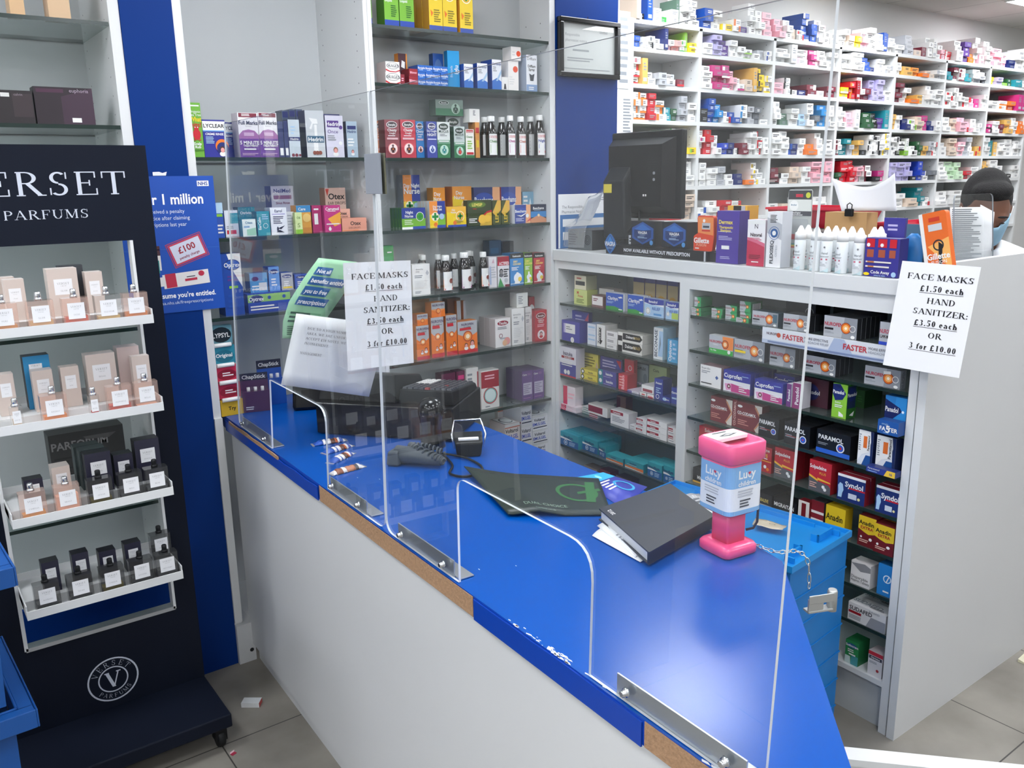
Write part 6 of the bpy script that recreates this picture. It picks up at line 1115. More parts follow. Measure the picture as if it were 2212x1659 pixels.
# till
TA = atan2(-.365, .294); tm = T(1.07, 2.536, ZK, TA)
till = thing('cash_till', 'black cash till with sloped keyboard and tall screen on the blue counter', 'cash till', tm)
M().box(0, 0, .004, .468, .30, .108, 'black_plastic', f='black_gloss').build('cash_drawer', till, bev=.004)
M().hexa([(.0, .02, .1085), (.27, .02, .1085), (.27, .29, .1085), (.0, .29, .1085)], [(.01, .05, .20), (.26, .05, .20), (.26, .28, .15), (.01, .28, .15)], 'black_plastic').build('till_body', till, bev=.006)
kb = M(); kb.hexa([(.275, .03, .1085), (.462, .03, .1085), (.462, .285, .1085), (.275, .285, .1085)], [(.28, .035, .155), (.457, .035, .155), (.457, .28, .128), (.28, .28, .128)], 'black_plastic'); kb.build('keyboard_base', till, bev=.004)
ky = M(); rg = random.Random(5)
for i in range(9):
    for j in range(12):
        x = .286+.0187*i; y = .045+.0193*j; z = .1555-.111*(y-.035); ky.hexa([(x, y, z), (x+.015, y, z), (x+.015, y+.016, z-.0018), (x, y+.016, z-.0018)], [(x+.002, y+.002, z+.006), (x+.013, y+.002, z+.006), (x+.013, y+.014, z+.0045), (x+.002, y+.014, z+.0045)], 'S' if (i < 3 and j > 5) else '3a3d44' if rg.random() < .97 else '8a3030')
k_ = ky.build('keys', till); k_['kind'] = 'stuff'
dm = M(); dm.lathe([(.042, 0), (.034, .02), (.03, .06), (.036, .09), (.041, .112), (.037, .135), (.024, .15), (.001, .156)], 'black_gloss', 24, (.414, -.048, .0)); o = dm.build('domed_pot', None, tm @ Matrix.Translation((0, 0, .0))); tag(o, 'glossy black domed scanner stand in front of the till drawer', 'scanner stand')
sx = till.matrix_world.inverted()
def toT(pts): return [tuple(sx @ Vector(p)) for p in pts]
sm = M(); sm.box(-.13, -.028, 0, .115, 0, .25, 'black_plastic').box(-.11, -.045, .03, .1, -.028, .22, 'dark_grey'); 
mxs = sx @ (Matrix.Translation((1.19, 2.448, 1.237)) @ Matrix.Rotation(radians(-2), 4, 'X')); sm.xf(mxs); sm.build('till_screen', till, bev=.005)
pm = M(); pm.tube(toT([(1.22, 2.44, 1.14), (1.22, 2.43, 1.25), (1.185, 2.395, 1.33)]), .018, 'black_plastic', 10); pm.build('screen_arm', till)
# notices on the till screen
def bil(c, o, n, bow=0):
    P = [hit(*q, o, n) for q in c]; nn = Vector(n)
    return lambda u, v: P[3]*(1-u)*(1-v)+P[2]*u*(1-v)+P[1]*u*v+P[0]*(1-u)*v-nn*bow*sin(pi*u)*(.4+.6*v)
f = bil([(640, 677), (838, 702), (797, 857), (607, 831)], (0, 2.372, 0), (0, 1, 0), .004); nt = M(); nt.sheet(f, 10, 6, 'paper', .0006)
pl = lambda u, v, l: f(u/.297, v/.21)+Vector((0, -.0006-EPS*l, 0))
for i, t in enumerate(('DUE TO A HIGH NUMBER OF FORGED NOTES IN THE', 'AREA. WE ARE UNFORTUNATELY UNABLE TO', 'ACCEPT \u00a350 NOTES. WE ARE SORRY FOR ANY', 'INCONVENIENCE.', '', 'MANAGEMENT')):
    if t: write(nt, pl, 1, t, .043 if i < 5 else .036, .172-.0145*i, .0068, 'print', 'l', (.285, .25, .25, .078, 0, .068)[i], 'v', 0, 3)
tag(nt.build('notice_sheet', None), 'white management notice sheet about forged notes taped under the green leaflet', 'notice')
rows = [((610, 731), (692, 731)), ((611, 695), (697, 700)), ((624, 652), (722, 664)), ((656, 601), (757, 614)), ((688, 557), (771, 566))]
def leaf(u, v):
    q = min(v*4, 3.9999); i = int(q); t = q-i; L0 = hit(*rows[i][0], (0, 2.392-.02*sin(v*3), 0), (0, 1, 0)); L1 = hit(*rows[i+1][0], (0, 2.392-.02*sin(v*3), 0), (0, 1, 0)); R0_ = hit(*rows[i][1], (0, 2.392, 0), (0, 1, 0)); R1_ = hit(*rows[i+1][1], (0, 2.392, 0), (0, 1, 0))
    return (L0*(1-t)+L1*t)*(1-u)+(R0_*(1-t)+R1_*t)*u
lf = M(); lf.sheet(leaf, 4, 16, '9ed3a8', .0006); pl = lambda u, v, l: leaf(u/.1, v/.24)+Vector((0, -.0022-EPS*l, 0))
for i, (t, w) in enumerate((('Not all', .033), ('benefits entitle', .072), ('you to free', .05), ('prescriptions', .062))):
    y = .205-.0265*i; lf.poly([pl(a, b, 1) for a, b in ((.012, y-.011), (.016+w, y-.011), (.016+w, y+.011), (.012, y+.011))], '2160a0'); write(lf, pl, 12, t, .016, y, .0105, 'fff', 'l', w-.003, 'b')
draw(lf, 'G .1 .24 .6 .4 3 3a5a4a;G .1 .05 .5 .2 5 4a6a5a;G .55 .1 .95 .4 7 7ab08a', .1, .24, pl)
tag(lf.build('leaflet', None), 'curling pale green leaflet with blue headings taped on the till screen', 'leaflet')
# lip balm displays
lb = thing('lip_balm_stand', 'tiered lip balm stand with grey teal and red tiers beside the white post', 'display stand', T(.897, 2.955, ZK))
for k, (z0, z1, c, t) in enumerate(((.0, .055, 'd8b02a', 'Try'), (.06, .115, 'b02848', ''), (.12, .175, 'c83050', ''), (.18, .245, '2f8aa0', 'Original'), (.25, .315, '6a9aa8', 'LYPSYL'))):
    m_ = M(); y = .012*k; m_.box(0, y, z0, .078, .075, z1, c); pl = lambda u, v, l, z0=z0, y=y: (u, y-EPS*l, z0+v)
    if k < 4 and k > 0: draw(m_, 'E .5 .42 .44 .34 %s' % ('1f6a80' if k == 3 else '8a1830'), .078, z1-z0, pl)
    if k == 4: draw(m_, 'E .5 .5 .46 .42 16252e', .078, z1-z0, pl)
    if t: write(m_, lambda u, v, l: pl(u, v, l+1), 1, t, .039, (z1-z0)*.48, .016 if k == 4 else .013, 'w' if k else 'k', 'c', .06, 'b')
    if k == 2 or k == 1: draw(m_, 'G .3 .3 .8 .6 2 w', .078, z1-z0, lambda u, v, l: pl(u, v, l+1))
    m_.build('tier', lb)
    if k < 4:
        tb = M(); tb.tube([(.006, y-.003, z1+.0035), (.066, y-.003, z1+.0035)], .0075, 'white_plastic', 10); tb.build('lip_balm_tube', lb)
def tray(name, label, x, y, rz, w, d, h, hb, c, txt, c2):
    t = thing(name, label, 'display box', T(x, y, ZK, rz)); m_ = M(); m_.box(0, 0, 0, w, d, h*.9, c).box(0, 0, h*.9, w, .003, h, c).box(0, d-.003, h*.9, w, d, hb*.8, c); draw(m_, 'G .1 .1 .5 .3 2 w', w, h, P_front(w, d, h)); m_.build('tray', t)
    m_ = M(); m_.box(0, d-.0025, hb*.8, w, d-.0005, hb, c2); write(m_, lambda u, v, l: (u, d-.0025-EPS*l, v), 1, txt, w*.5, hb*.9, .014, 'w', 'c', w*.85, 'b', 0, 2); m_.build('header_card', t)
    for i in range(3): M().tube([(w*(.25+.25*i), d*.4, h*.9), (w*(.25+.25*i), d*.4, h+.012)], .006, 'white_plastic', 10).build('lip_balm', t)
tray('lip_balm_box', 'purple lip balm counter box with black header card', .975, 2.955, radians(-14), .098, .055, .075, .132, '4f2648', 'ChapStick', '1c1a20')
tray('lip_balm_box', 'blue lip balm counter box with black header behind the purple one', 1.065, 3.01, radians(-8), .09, .055, .10, .16, '1f55b0', 'ChapStick', '1c1a20')
# black pouch and cable behind
m_ = M(); m_.hexa([(0, 0, 0), (.13, 0, 0), (.13, .1, 0), (0, .1, 0)], [(.01, .02, .16), (.12, .02, .17), (.12, .08, .17), (.01, .08, .16)], 'black_gloss'); tag(m_.build('black_bag', None, T(1.12, 2.86, ZK, -.4), bev=.012), 'crumpled black bag standing behind the lip balm boxes', 'bag')
# snack bars
def wrap(label, x, y, rz, des):
    t = thing('snack_bar', label, 'snack bar', T(x, y, ZK, rz)); L, W_ = .10, .032
    fn = lambda u, v: (u*L, (v-.5)*W_*(1 if .12 < u < .88 else .9), .001+.011*(sin(pi*v)**.6)*(min(1, min(u, 1-u)/.12))+.001*sin(40*u)); m_ = M()
    for q in des.split(';'):
        u0, u1, c = q.split(); u0, u1 = float(u0), float(u1); m_.sheet(lambda u, v: fn(u0+(u1-u0)*u, v), 5, 8, c, .0004)
    m_.build('wrapper', t)
    e = M(); e.box(-.006, -W_*.45, .0, .0, W_*.45, .0016, 'foil').box(L, -W_*.45, .0, L+.006, W_*.45, .0016, 'foil'); e.build('crimped_end', t)
sd = '0 .28 2a56b0;.28 .36 e6e2e0;.36 .42 2a56b0;.42 .52 e6e2e0;.52 .66 5a3020;.66 .74 c8602a;.74 .8 e6e2e0;.8 .92 2a56b0;.92 1 e6e2e0'
wrap('blue and brown wrapped snack bar, furthest of four by the till', 1.01, 2.43, radians(-8), sd); wrap('blue and brown wrapped snack bar, second of four by the till', 1.0, 2.325, radians(14), sd); wrap('blue and brown wrapped snack bar, third of four by the till', .975, 2.23, radians(28), sd); wrap('white and brown wrapped snack bar, nearest of four at counter edge', .935, 2.135, radians(6), '0 .1 e6e2e0;.1 .3 8a4a2a;.3 .42 e6e2e0;.42 .7 b87a5a;.7 .8 3a3a44;.8 1 e6e2e0')
# barcode scanner and coiled cable
sc2 = thing('barcode_scanner', 'grey handheld barcode scanner lying on blue counter with coiled cable', 'scanner', T(0, 0, 0))
M().tube([(1.128, 2.105, .978), (1.15, 2.07, .979), (1.185, 2.02, .975), (1.205, 1.99, .972)], [.027, .025, .02, .016], 'grey_plastic', 14).build('handle', sc2)
M().hexa([(1.085, 2.10, .953), (1.15, 2.135, .953), (1.165, 2.10, .953), (1.11, 2.07, .953)], [(1.092, 2.10, .995), (1.146, 2.128, .998), (1.158, 2.10, .998), (1.114, 2.076, .995)], 'grey_plastic').build('head', sc2, bev=.006)
pth = []; n = 260
ctr = [Vector(p) for p in ((1.21, 1.985, .968), (1.19, 2.0, .985), (1.165, 2.07, 1.0), (1.19, 2.13, .985), (1.235, 2.115, .975), (1.26, 2.07, .965))]
def cr(P, t):
    k = min(int(t*(len(P)-1)), len(P)-2); q = t*(len(P)-1)-k; a = P[max(k-1, 0)]; b = P[k]; c = P[k+1]; d = P[min(k+2, len(P)-1)]
    return .5*((2*b)+(c-a)*q+(2*a-5*b+4*c-d)*q*q+(3*b-a-3*c+d)*q**3)
for i in range(n+1):
    t = i/n; p = cr(ctr, t); a = 2*pi*22*t; pth.append(p+Vector((.009*cos(a), .004*cos(a), .009*sin(a))))
M().tube(pth, .0032, 'grey_plastic', 6).build('coiled_cable', sc2)
ctr2 = [Vector(p) for p in ((1.26, 2.07, .962), (1.3, 2.0, .956), (1.285, 1.9, .955), (1.215, 1.87, .955), (1.19, 1.92, .955), (1.23, 1.97, .956), (1.255, 2.04, .956), (1.275, 2.12, .956))]
M().tube([cr(ctr2, i/60) for i in range(61)], .0035, 'black_plastic', 8).build('straight_cable', sc2)
# small holder with shiny rim
ho = thing('counter_holder', 'small black counter holder with shiny clear rim and paper inside', 'holder', T(1.335, 2.045, ZK, radians(-30)))
M().hexa([(-.035, -.03, 0), (.035, -.03, 0), (.035, .03, 0), (-.035, .03, 0)], [(-.042, -.034, .045), (.042, -.034, .045), (.046, .036, .062), (-.046, .036, .062)], 'black_plastic').build('cup', ho, bev=.006)
M().tube([(-.044, -.036, .03), (-.05, -.03, .07), (-.04, .03, .098), (.04, .03, .098), (.05, -.03, .07), (.044, -.036, .03)], .0028, 'steel', 8).build('rim', ho)
M().box(-.03, -.02, .047, .03, .018, .053, 'paper').build('paper_pad', ho)
# dark green mat with a curled end
c4 = [Vector(atz(*p, .952)) for p in ((1003, 1020), (1293, 1036), (1322, 1114), (1098, 1116))]
def matf(u, v):
    p = c4[3]*(1-u)*(1-v)+c4[2]*u*(1-v)+c4[1]*u*v+c4[0]*(1-u)*v; return p+Vector((0, 0, .0022+.04*max(0, .42-u)**1.5*(.35+v)+.012*max(0, 1-abs(u-.3)/.25)*(1-v)))
mt_ = M(); mt_.sheet(matf, 20, 8, '1d2a22', .003); pl = lambda u, v, l: matf(u/.33, v/.24)+Vector((0, 0, .0017+EPS*l))
write(mt_, pl, 1, 'DUAL CHOICE', .14, .045, .014, '8fa894', 'c', .15, 'p'); write(mt_, pl, 1, 'hairtest.co.uk', .13, .018, .008, '7a9484', 'c', .1, 'p'); draw(mt_, 'O .78 .55 .17 .03 2f6a34;P 2f6a34 .78 .5 .98 .62 .97 .68 .78 .56;P 2f6a34 .82 .3 .9 .3 .95 .85 .88 .85', .33, .24, pl)
tag(mt_.build('counter_mat', None), 'dark green rubber mat with curled end lying on the blue counter', 'mat')
c5 = [Vector(atz(*p, .951)) for p in ((1243, 1032), (1303, 1021), (1398, 1052), (1345, 1098))]
lfn = lambda u, v: c5[3]*(1-u)*(1-v)+c5[2]*u*(1-v)+c5[1]*u*v+c5[0]*(1-u)*v
l2 = M(); l2.sheet(lambda u, v: lfn(u, v)+Vector((0, 0, .0004)), 2, 2, '3a44ac', .0006); pl = lambda u, v, l: lfn(u/.2, v/.15)+Vector((0, 0, .0008+EPS*l)); draw(l2, 'R 0 .72 1 1 2aa8dc;C .6 .86 .06 8fe0f0;G .3 .4 .7 .7 4 w;O .72 .36 .17 .04 2a9ad0', .2, .15, pl)
tag(l2.build('leaflet', None), 'purple and cyan leaflet half under the green mat and the diary', 'leaflet')
# diary with papers
zt = .9875; c6 = [Vector(atz(*p, zt)) for p in ((1402, 1193), (1545, 1113), (1448, 1044), (1294, 1098))]
di = thing('diary', 'closed black desk diary lying askew on the blue counter with papers spilling out', 'diary', T(0, 0, 0))
dn = Vector((0, 0, 1)); q = [p-dn*.003 for p in c6]; ctr_ = sum(c6, Vector())/4
m_ = M(); m_.hexa([p-dn*.0035 for p in c6], c6, '2b2e34'); m_.hexa([p-dn*.0295 for p in c6], [p-dn*.0265 for p in c6], '2b2e34'); m_.hexa([c6[0]-dn*.0265, c6[1]-dn*.0265, c6[1]+(c6[2]-c6[1])*.03-dn*.0265, c6[0]+(c6[3]-c6[0])*.03-dn*.0265], [c6[0]-dn*.0035, c6[1]-dn*.0035, c6[1]+(c6[2]-c6[1])*.03-dn*.0035, c6[0]+(c6[3]-c6[0])*.03-dn*.0035], '1c1e23')
e1 = (c6[2]-c6[3]).normalized(); e2 = (c6[0]-c6[3]).normalized(); write(m_, lambda u, v, l: c6[3]+e1*.006+e2*.02+e2*u-e1*(-v)+dn*EPS*2, 1, '2012', .02, .012, .011, 'd8d8d8', 'c', .034, 'b', pi); m_.build('cover', di)
m_ = M(); ins = [p+(ctr_-p)*.04 for p in c6]; m_.hexa([p-dn*.0264 for p in ins], [p-dn*.0036 for p in ins], 'd8d8d6'); m_.build('pages', di)
def slip(name, label, pts, z, bow=.004, des=''):
    c = [Vector(atz(*p, z)) for p in pts]; fn = lambda u, v: c[3]*(1-u)*(1-v)+c[2]*u*(1-v)+c[1]*u*v+c[0]*(1-u)*v+Vector((0, 0, bow*sin(pi*u)*sin(pi*v*.7+.2)))
    m_ = M(); m_.sheet(fn, 6, 6, 'paper', .0008); draw(m_, des, .1, .1, lambda u, v, l: fn(u/.1, v/.1)+Vector((0, 0, .0008+EPS*l))); return tag(m_.build(name, None), label, 'paper')
slip('paper_bag', 'white folded paper spilling from the open side of the diary', ((1290, 1136), (1318, 1128), (1388, 1194), (1372, 1204)), .9555, .006, 'G .3 .3 .7 .6 4 q')
slip('paper_slip', 'white crumpled paper edge lying under the diary papers', ((1279, 1157), (1300, 1140), (1396, 1208), (1383, 1214)), .953, .003)
# pink collection box
pk = thing('collection_box', 'pink charity collection box with blue and white wrap label on the counter corner', 'collection box', T(1.398, 1.122, ZK, radians(-7)))
def rsq(s, r): return rnd([(-s, -s, r), (s, -s, r), (s, s, r), (-s, s, r)], 0)
def loft(m_, secs, mt):
    n = len(secs[0][0]); i0 = len(m_.v); k = m_.m(mt)
    for pts, z in secs: m_.v += [(x, y, z) for x, y in pts]
    for q in range(len(secs)-1):
        for j in range(n): m_.f.append([i0+q*n+j, i0+q*n+(j+1) % n, i0+(q+1)*n+(j+1) % n, i0+(q+1)*n+j]); m_.mi.append(k); m_.sm.append(True)
    m_.f.append([i0+j for j in range(n)][::-1]); m_.mi.append(k); m_.sm.append(False); m_.f.append([i0+(len(secs)-1)*n+j for j in range(n)]); m_.mi.append(k); m_.sm.append(False); return m_
zl = lambda py: hit(1575, py, (1.398, 1.122, 0), (.78, .62, 0)).z-ZK
zb1, zb2, zb3 = zl(1178), zl(1098), zl(990); ztp = zl(944)
loft(M(), [(rsq(.043, .016), 0), (rsq(.047, .018), .004), (rsq(.047, .018), .018), (rsq(.043, .016), .024), (rsq(.03, .01), .027)], 'pink').build('foot', pk)
loft(M(), [(rsq(.0265, .008), .026), (rsq(.0265, .008), zb2+.01)], 'pink').build('handle', pk)
loft(M(), [(rsq(.042, .016), zb2), (rsq(.0465, .018), zb2+.006), (rsq(.048, .018), zb3), (rsq(.048, .018), zb3+.002)], 'pink').build('canister', pk)
lid = M(); loft(lid, [(rsq(.048, .018), zb3+.002), (rsq(.054, .02), zb3+.008), (rsq(.054, .02), ztp-.004), (rsq(.05, .018), ztp), (rsq(.042, .014), ztp), (rsq(.04, .013), ztp-.016)], 'pink'); lid.build('lid', pk)
m_ = M(); m_.box(-.043, -.002, ztp-.006, .043, .043, ztp+.0015, 'paper'); pl = lambda u, v, l: (-.043+u, -.002+v, ztp+.0015+EPS*l); draw(m_, 'P k .2 .35 .5 .2 .85 .4 .5 .55;P w .35 .36 .5 .3 .7 .38 .5 .45;G .2 .7 .9 .9 1 k', .086, .045, pl); m_.build('coin_slot_card', pk)['label'] = 'white card with black coin slot'
lw = M(); h_ = zb3-zb2-.006
for face in range(4):
    mxf = Matrix.Rotation(face*pi/2, 4, 'Z'); Wf = .062
    def plf(u, v, l, mxf=mxf): return mxf @ Vector((u-Wf/2, -.0478-.0004-EPS*l, zb2+.005+v))
    i0 = len(lw.v); lw.poly([plf(0, 0, 0), plf(Wf, 0, 0), plf(Wf, h_, 0), plf(0, h_, 0)], 'e8eaee'); draw(lw, 'R 0 .56 1 1 7fb0dc;R 0 0 1 .09 7fb0dc;K .5 .83 .17 w Lucy;K .5 .64 .1 w children;G .1 .36 .9 .52 3 s;G .2 .14 .8 .32 3 3a3f4a', Wf, h_, plf); lw.poly([plf(a, b, 7) for a, b in ((.0365, h_*.8), (.0405, h_*.84), (.039, h_*.87), (.0365, h_*.855), (.034, h_*.87), (.0325, h_*.84))], 'c02848')
    p2 = [(x, y) for x, y in rnd([(.031, -.0482), (.0482, -.0482, .0172), (.0482, -.031)], 0)]
    for a, b in zip(p2[:-1], p2[1:]):
        for z0, z1, c in ((.0, .09, '7fb0dc'), (.09, .56, 'e8eaee'), (.56, 1, '7fb0dc')): lw.poly([mxf @ Vector((a[0], a[1], zb2+.005+h_*z0)), mxf @ Vector((b[0], b[1], zb2+.005+h_*z0)), mxf @ Vector((b[0], b[1], zb2+.005+h_*z1)), mxf @ Vector((a[0], a[1], zb2+.005+h_*z1))], c, True)
lw.build('wrap_label', pk)['label'] = 'blue and white printed wrap label'
M().tube([(.046, -.030, zb3+.012), (.049, -.034, zb3-.02), (.050, -.036, zb2+.02), (.050, -.034, zb2-.03), (.046, -.028, .05), (.034, -.018, .045)], .0028, '22263a', 8).build('carry_cord', pk)['label'] = 'dark blue carry cord'
# chain
cp = [Vector(p) for p in [atz(1606, 1163, .9565), atz(1640, 1180, .9565), atz(1680, 1193, .9565)]]; c_ = cp[-1]; cp += [c_+Vector(q) for q in ((.034, -.022, .001), (.052, -.04, -.02), (.054, -.046, -.085))]
ch = M(); n = 17
for i in range(n):
    a = cr(cp, i/n); b = cr(cp, (i+1.25)/n if i < n-1 else 1); d = (b-a).normalized(); s_ = d.cross(Vector((0, 0, 1))); s_ = s_.normalized() if s_.length > .1 else Vector((1, 0, 0))
    if i % 2: s_ = d.cross(s_).normalized()
    L = (b-a).length; mid = (a+b)/2; ring = [mid+d*(L*.5*cos(t))+s_*(.0042*sin(t)) for t in [2*pi*k/12 for k in range(13)]]; ch.tube(ring, .0011, 'steel', 5)
tag(ch.build('chain', None), 'thin steel chain tying the pink box to the counter edge', 'chain')

# ================================================================ behind the counter
def tote(name, label, mx, W, D, H, lidded, rims=4, mt='tote'):
    t = thing(name, label, 'storage crate', mx); b = M(); e = .02
    b.hexa([(e, e, 0), (W-e, e, 0), (W-e, D-e, 0), (e, D-e, 0)], [(.01, .01, H-.06), (W-.01, .01, H-.06), (W-.01, D-.01, H-.06), (.01, D-.01, H-.06)], mt)
    b.build('body', t)
    r_ = M()
    for k in range(rims): z = H-.06+.06*k/rims if lidded else H-.06; r_.box(-.004, -.004, z, W+.004, D+.004, z+(.06/rims-.003 if lidded else .06), mt)
    if not lidded:
        r_ = M()
        for x0, y0, x1, y1 in ((0, 0, W, .006), (0, D-.006, W, D), (0, 0, .006, D), (W-.006, 0, W, D)): r_.box(x0-.012*(x0 == 0 and x1 < W), y0, H-.06, x1, y1, H, mt)
        for x0, y0, x1, y1 in ((-.03, -.03, W+.03, 0), (-.03, D, W+.03, D+.03), (-.03, 0, 0, D), (W, 0, W+.03, D)): r_.box(x0, y0, H-.012, x1, y1, H-.004, mt)
        for x0, y0, x1, y1 in ((-.03, -.034, W+.03, -.03), (-.03, D+.03, W+.03, D+.034), (-.034, -.034, -.03, D+.034), (W+.03, -.034, W+.034, D+.034)): r_.box(x0, y0, H-.045, x1, y1, H, mt)
        for k in range(5): r_.box(W, D*k/4.3, H-.04, W+.03, D*k/4.3+.004, H-.004, mt).box(W*k/4.3, -.03, H-.04, W*k/4.3+.004, 0, H-.004, mt)
    r_.build('rim', t, bev=.002)
    if lidded:
        l = M(); l.box(-.006, -.006, H, W+.006, D+.006, H+.006, 'tote_lid')
        for x0, y0, x1, y1 in ((-.006, -.006, W+.006, 0), (-.006, D, W+.006, D+.006), (-.006, 0, .0, D), (W, 0, W+.006, D)): l.box(x0, y0, H+.006, x1, y1, H+.018, 'tote_lid')
        l.box(W-.05, .06, H+.006, W-.044, D-.06, H+.014, 'tote_lid').box(.044, .08, H+.006, .05, D-.1, H+.014, 'tote_lid')
        for x, y in ((.06, .03), (W-.14, .03), (.06, .09), (W-.14, .09)): l.box(x, y, H+.006, x+.09, y+.008, H+.024, 'tote_lid').box(x, y, H+.006, x+.008, y+.03, H+.024, 'tote_lid')
        l.build('lid', t)
    return t
LZ = .70; p0 = atz(1710, 1216, LZ); p1 = atz(1842, 1136, LZ); p3 = atz(1470, 1024, LZ); p2 = atz(1385, 1062, LZ)
ang = atan2(p1.y-p0.y, p1.x-p0.x); Wc = (p1-p0).length-.02; Dc = (p2-p0).length-.02
NC = 7; hb = (LZ-.018-.012)/NC
for k in range(NC):
    z = .001+hb*k; t = thing('storage_crate', ('bottom blue crate of the nested stack behind the till counter', 'second crate up in the nested blue stack behind the till counter', 'third crate up in the nested blue stack behind the till counter', 'middle crate in the nested blue stack behind the till counter', 'third crate down in the nested blue stack behind the till counter', 'second crate down in the nested blue stack behind the till counter', 'top blue lidded crate of the nested stack behind the till counter')[k], 'storage crate', T(p0.x, p0.y, z, ang))
    M().box(.003, .003, 0, Wc-.003, Dc-.003, hb-.006, 'tote').box(0, 0, hb-.006, Wc, Dc, hb-.0012, 'tote').build('rim', t)
    if k == NC-1:
        l = M(); H = hb; W, D = Wc, Dc; l.box(-.006, -.006, H, W+.006, D+.006, H+.008, 'tote_lid')
        for x0, y0, x1, y1 in ((-.006, -.006, W+.006, 0), (-.006, D, W+.006, D+.006), (-.006, 0, .0, D), (W, 0, W+.006, D), (.02, .1, .026, D-.1), (W-.026, .1, W-.02, D-.1)): l.box(x0, y0, H+.008, x1, y1, H+.02, 'tote_lid')
        for x, s_ in ((.035, 1), (W-.035, -1)): l.box(x, .035, H+.008, x+s_*.09, .041, H+.03, 'tote_lid').box(x, .012, H+.008, x+s_*.006, .041, H+.026, 'tote_lid').box(x+s_*.084, .035, H+.008, x+s_*.09, .06, H+.03, 'tote_lid')
        l.build('lid', t)
z6 = LZ+.0
def lidpaper(name, label, pts, mt='paper', des=''):
    c = [Vector(atz(*p, z6)) for p in pts]; fn = lambda u, v: c[3]*(1-u)*(1-v)+c[2]*u*(1-v)+c[1]*u*v+c[0]*(1-u)*v
    m_ = M(); m_.sheet(lambda u, v: fn(u, v)+Vector((0, 0, .001+.002*sin(7*u+5*v))), 6, 4, mt, .0006); draw(m_, des, .1, .1, lambda u, v, l: fn(u/.1, v/.1)+Vector((0, 0, .004+EPS*l))); return tag(m_.build(name, None), label, 'paper')
lidpaper('torn_label', 'torn cream label stuck on the blue crate lid', ((1632, 1119), (1700, 1136), (1690, 1146), (1625, 1134)), 'd8ccb4', 'O .6 .5 .1 .02 8a7a5a')
lidpaper('paper_slip', 'white printed paper lying on the blue crate lid behind the diary', ((1480, 1068), (1510, 1066), (1548, 1112), (1528, 1124)), 'paper', 'G .2 .2 .8 .8 5 q')
tote('storage_crate', 'lower shade-darkened blue crate at the bottom left edge beside the perfume stand', T(-.385, 2.03, .001, radians(3)), .49, .36, .60, False, mt='tote_shaded')
tote('storage_crate', 'upper shade-darkened blue crate stacked at the left edge beside the perfume stand', T(-.385, 2.0, .62, radians(3)), .49, .36, .34, False, mt='tote_shaded')

# ================================================================ on top of the medicine counter
mo = thing('monitor', 'black computer monitor seen from behind on the medicine counter', 'monitor', T(2.625, 2.612, ZT0, radians(-83)) @ Matrix.Diagonal((1.02, 1.02, 1.02, 1)))
m_ = M(); m_.box(-.18, 0, .13, .18, .03, .475, 'black_plastic'); m_.build('bezel', mo, bev=.006)
m_ = M(); m_.hexa([(-.15, -.055, .18), (.12, -.055, .18), (.15, .0, .15), (-.17, .0, .15)], [(-.15, -.055, .42), (.12, -.055, .42), (.15, .0, .45), (-.17, .0, .45)], 'black_plastic')
for k in range(7): m_.box(.05, -.0557, .36-.009*k, .115, -.0552, .363-.009*k, 'dark_grey')
for k in range(6): m_.box(.05, -.0557, .25-.009*k, .115, -.0552, .253-.009*k, 'dark_grey')
for z in (.31, .285): m_.lathe([(.006, 0), (.006, .001)], 'q', 12).xf(Matrix.Translation((.085, -.0562, z)) @ Matrix.Rotation(pi/2, 4, 'X'), len(m_.v)-24)
m_.box(.03, -.0557, .22, .037, -.0552, .228, 'w').box(.041, -.0557, .22, .048, -.0552, .228, 'w').build('back_shell', mo, bev=.004)
m_ = M(); m_.hexa([(-.14, -.10, .05), (-.02, -.10, .05), (-.02, -.055, .05), (-.14, -.055, .05)], [(-.14, -.105, .28), (-.03, -.105, .28), (-.03, -.055, .34), (-.14, -.055, .34)], 'dark_grey'); m_.build('neck_cover', mo, bev=.008)
M().box(-.1325, -.1065, .235, -.09, -.1058, .27, 'd8c84a').build('warning_sticker', mo)['label'] = 'small yellow sticker'
M().box(-.13, -.095, 0, .14, .09, .02, 'black_plastic').box(-.11, -.09, .02, -.03, -.05, .06, 'black_plastic').build('base', mo, bev=.006)
M().tube([(.02, -.06, .16), (.03, -.075, .12), (-.01, -.08, .09), (-.04, -.085, .05), (-.1, -.09, .03)], .005, 'black_plastic', 8).build('cable', mo)
pc = thing('computer_case', 'dark computer case with round fan grille behind the black display stand', 'computer', FC.mat(.02, .06, ZT0))
m_ = M(); m_.box(0, 0, 0, .165, .30, .085, 'dark_grey', f='5f6468'); draw(m_, 'O .82 .5 .13 .02 k;O .82 .5 .09 .02 k;O .82 .5 .05 .02 k;G .05 .2 .5 .8 5 k', .165, .085, P_front(.165, .3, .085)); m_.build('case', pc, bev=.003)
m_ = M(); f0 = FC.pt(-.005, .02, ZT0+.0)
SP = [(.030, .012), (.036, .05), (.042, .09), (.07, .102), (.10, .125), (.13, .16), (.15, .19)]
def sleeve(u, v, dn=0):
    q = min(v*6, 5.999); k = int(q); t = q-k; w = SP[k][0]*(1-t)+SP[k+1][0]*t; z = SP[k][1]*(1-t)+SP[k+1][1]*t
    return FC.pt(.022+.135*u, w+dn*.6-.012*sin(4*u), ZT0+z-dn+.075*u*v**1.5+.006*sin(9*u+5*v)*(v > .3))
m_.sheet(sleeve, 18, 14, 'plastic_film', .0006); tag(m_.build('plastic_sleeve', None), 'clear plastic sleeve of papers draped over the computer case', 'plastic sleeve')
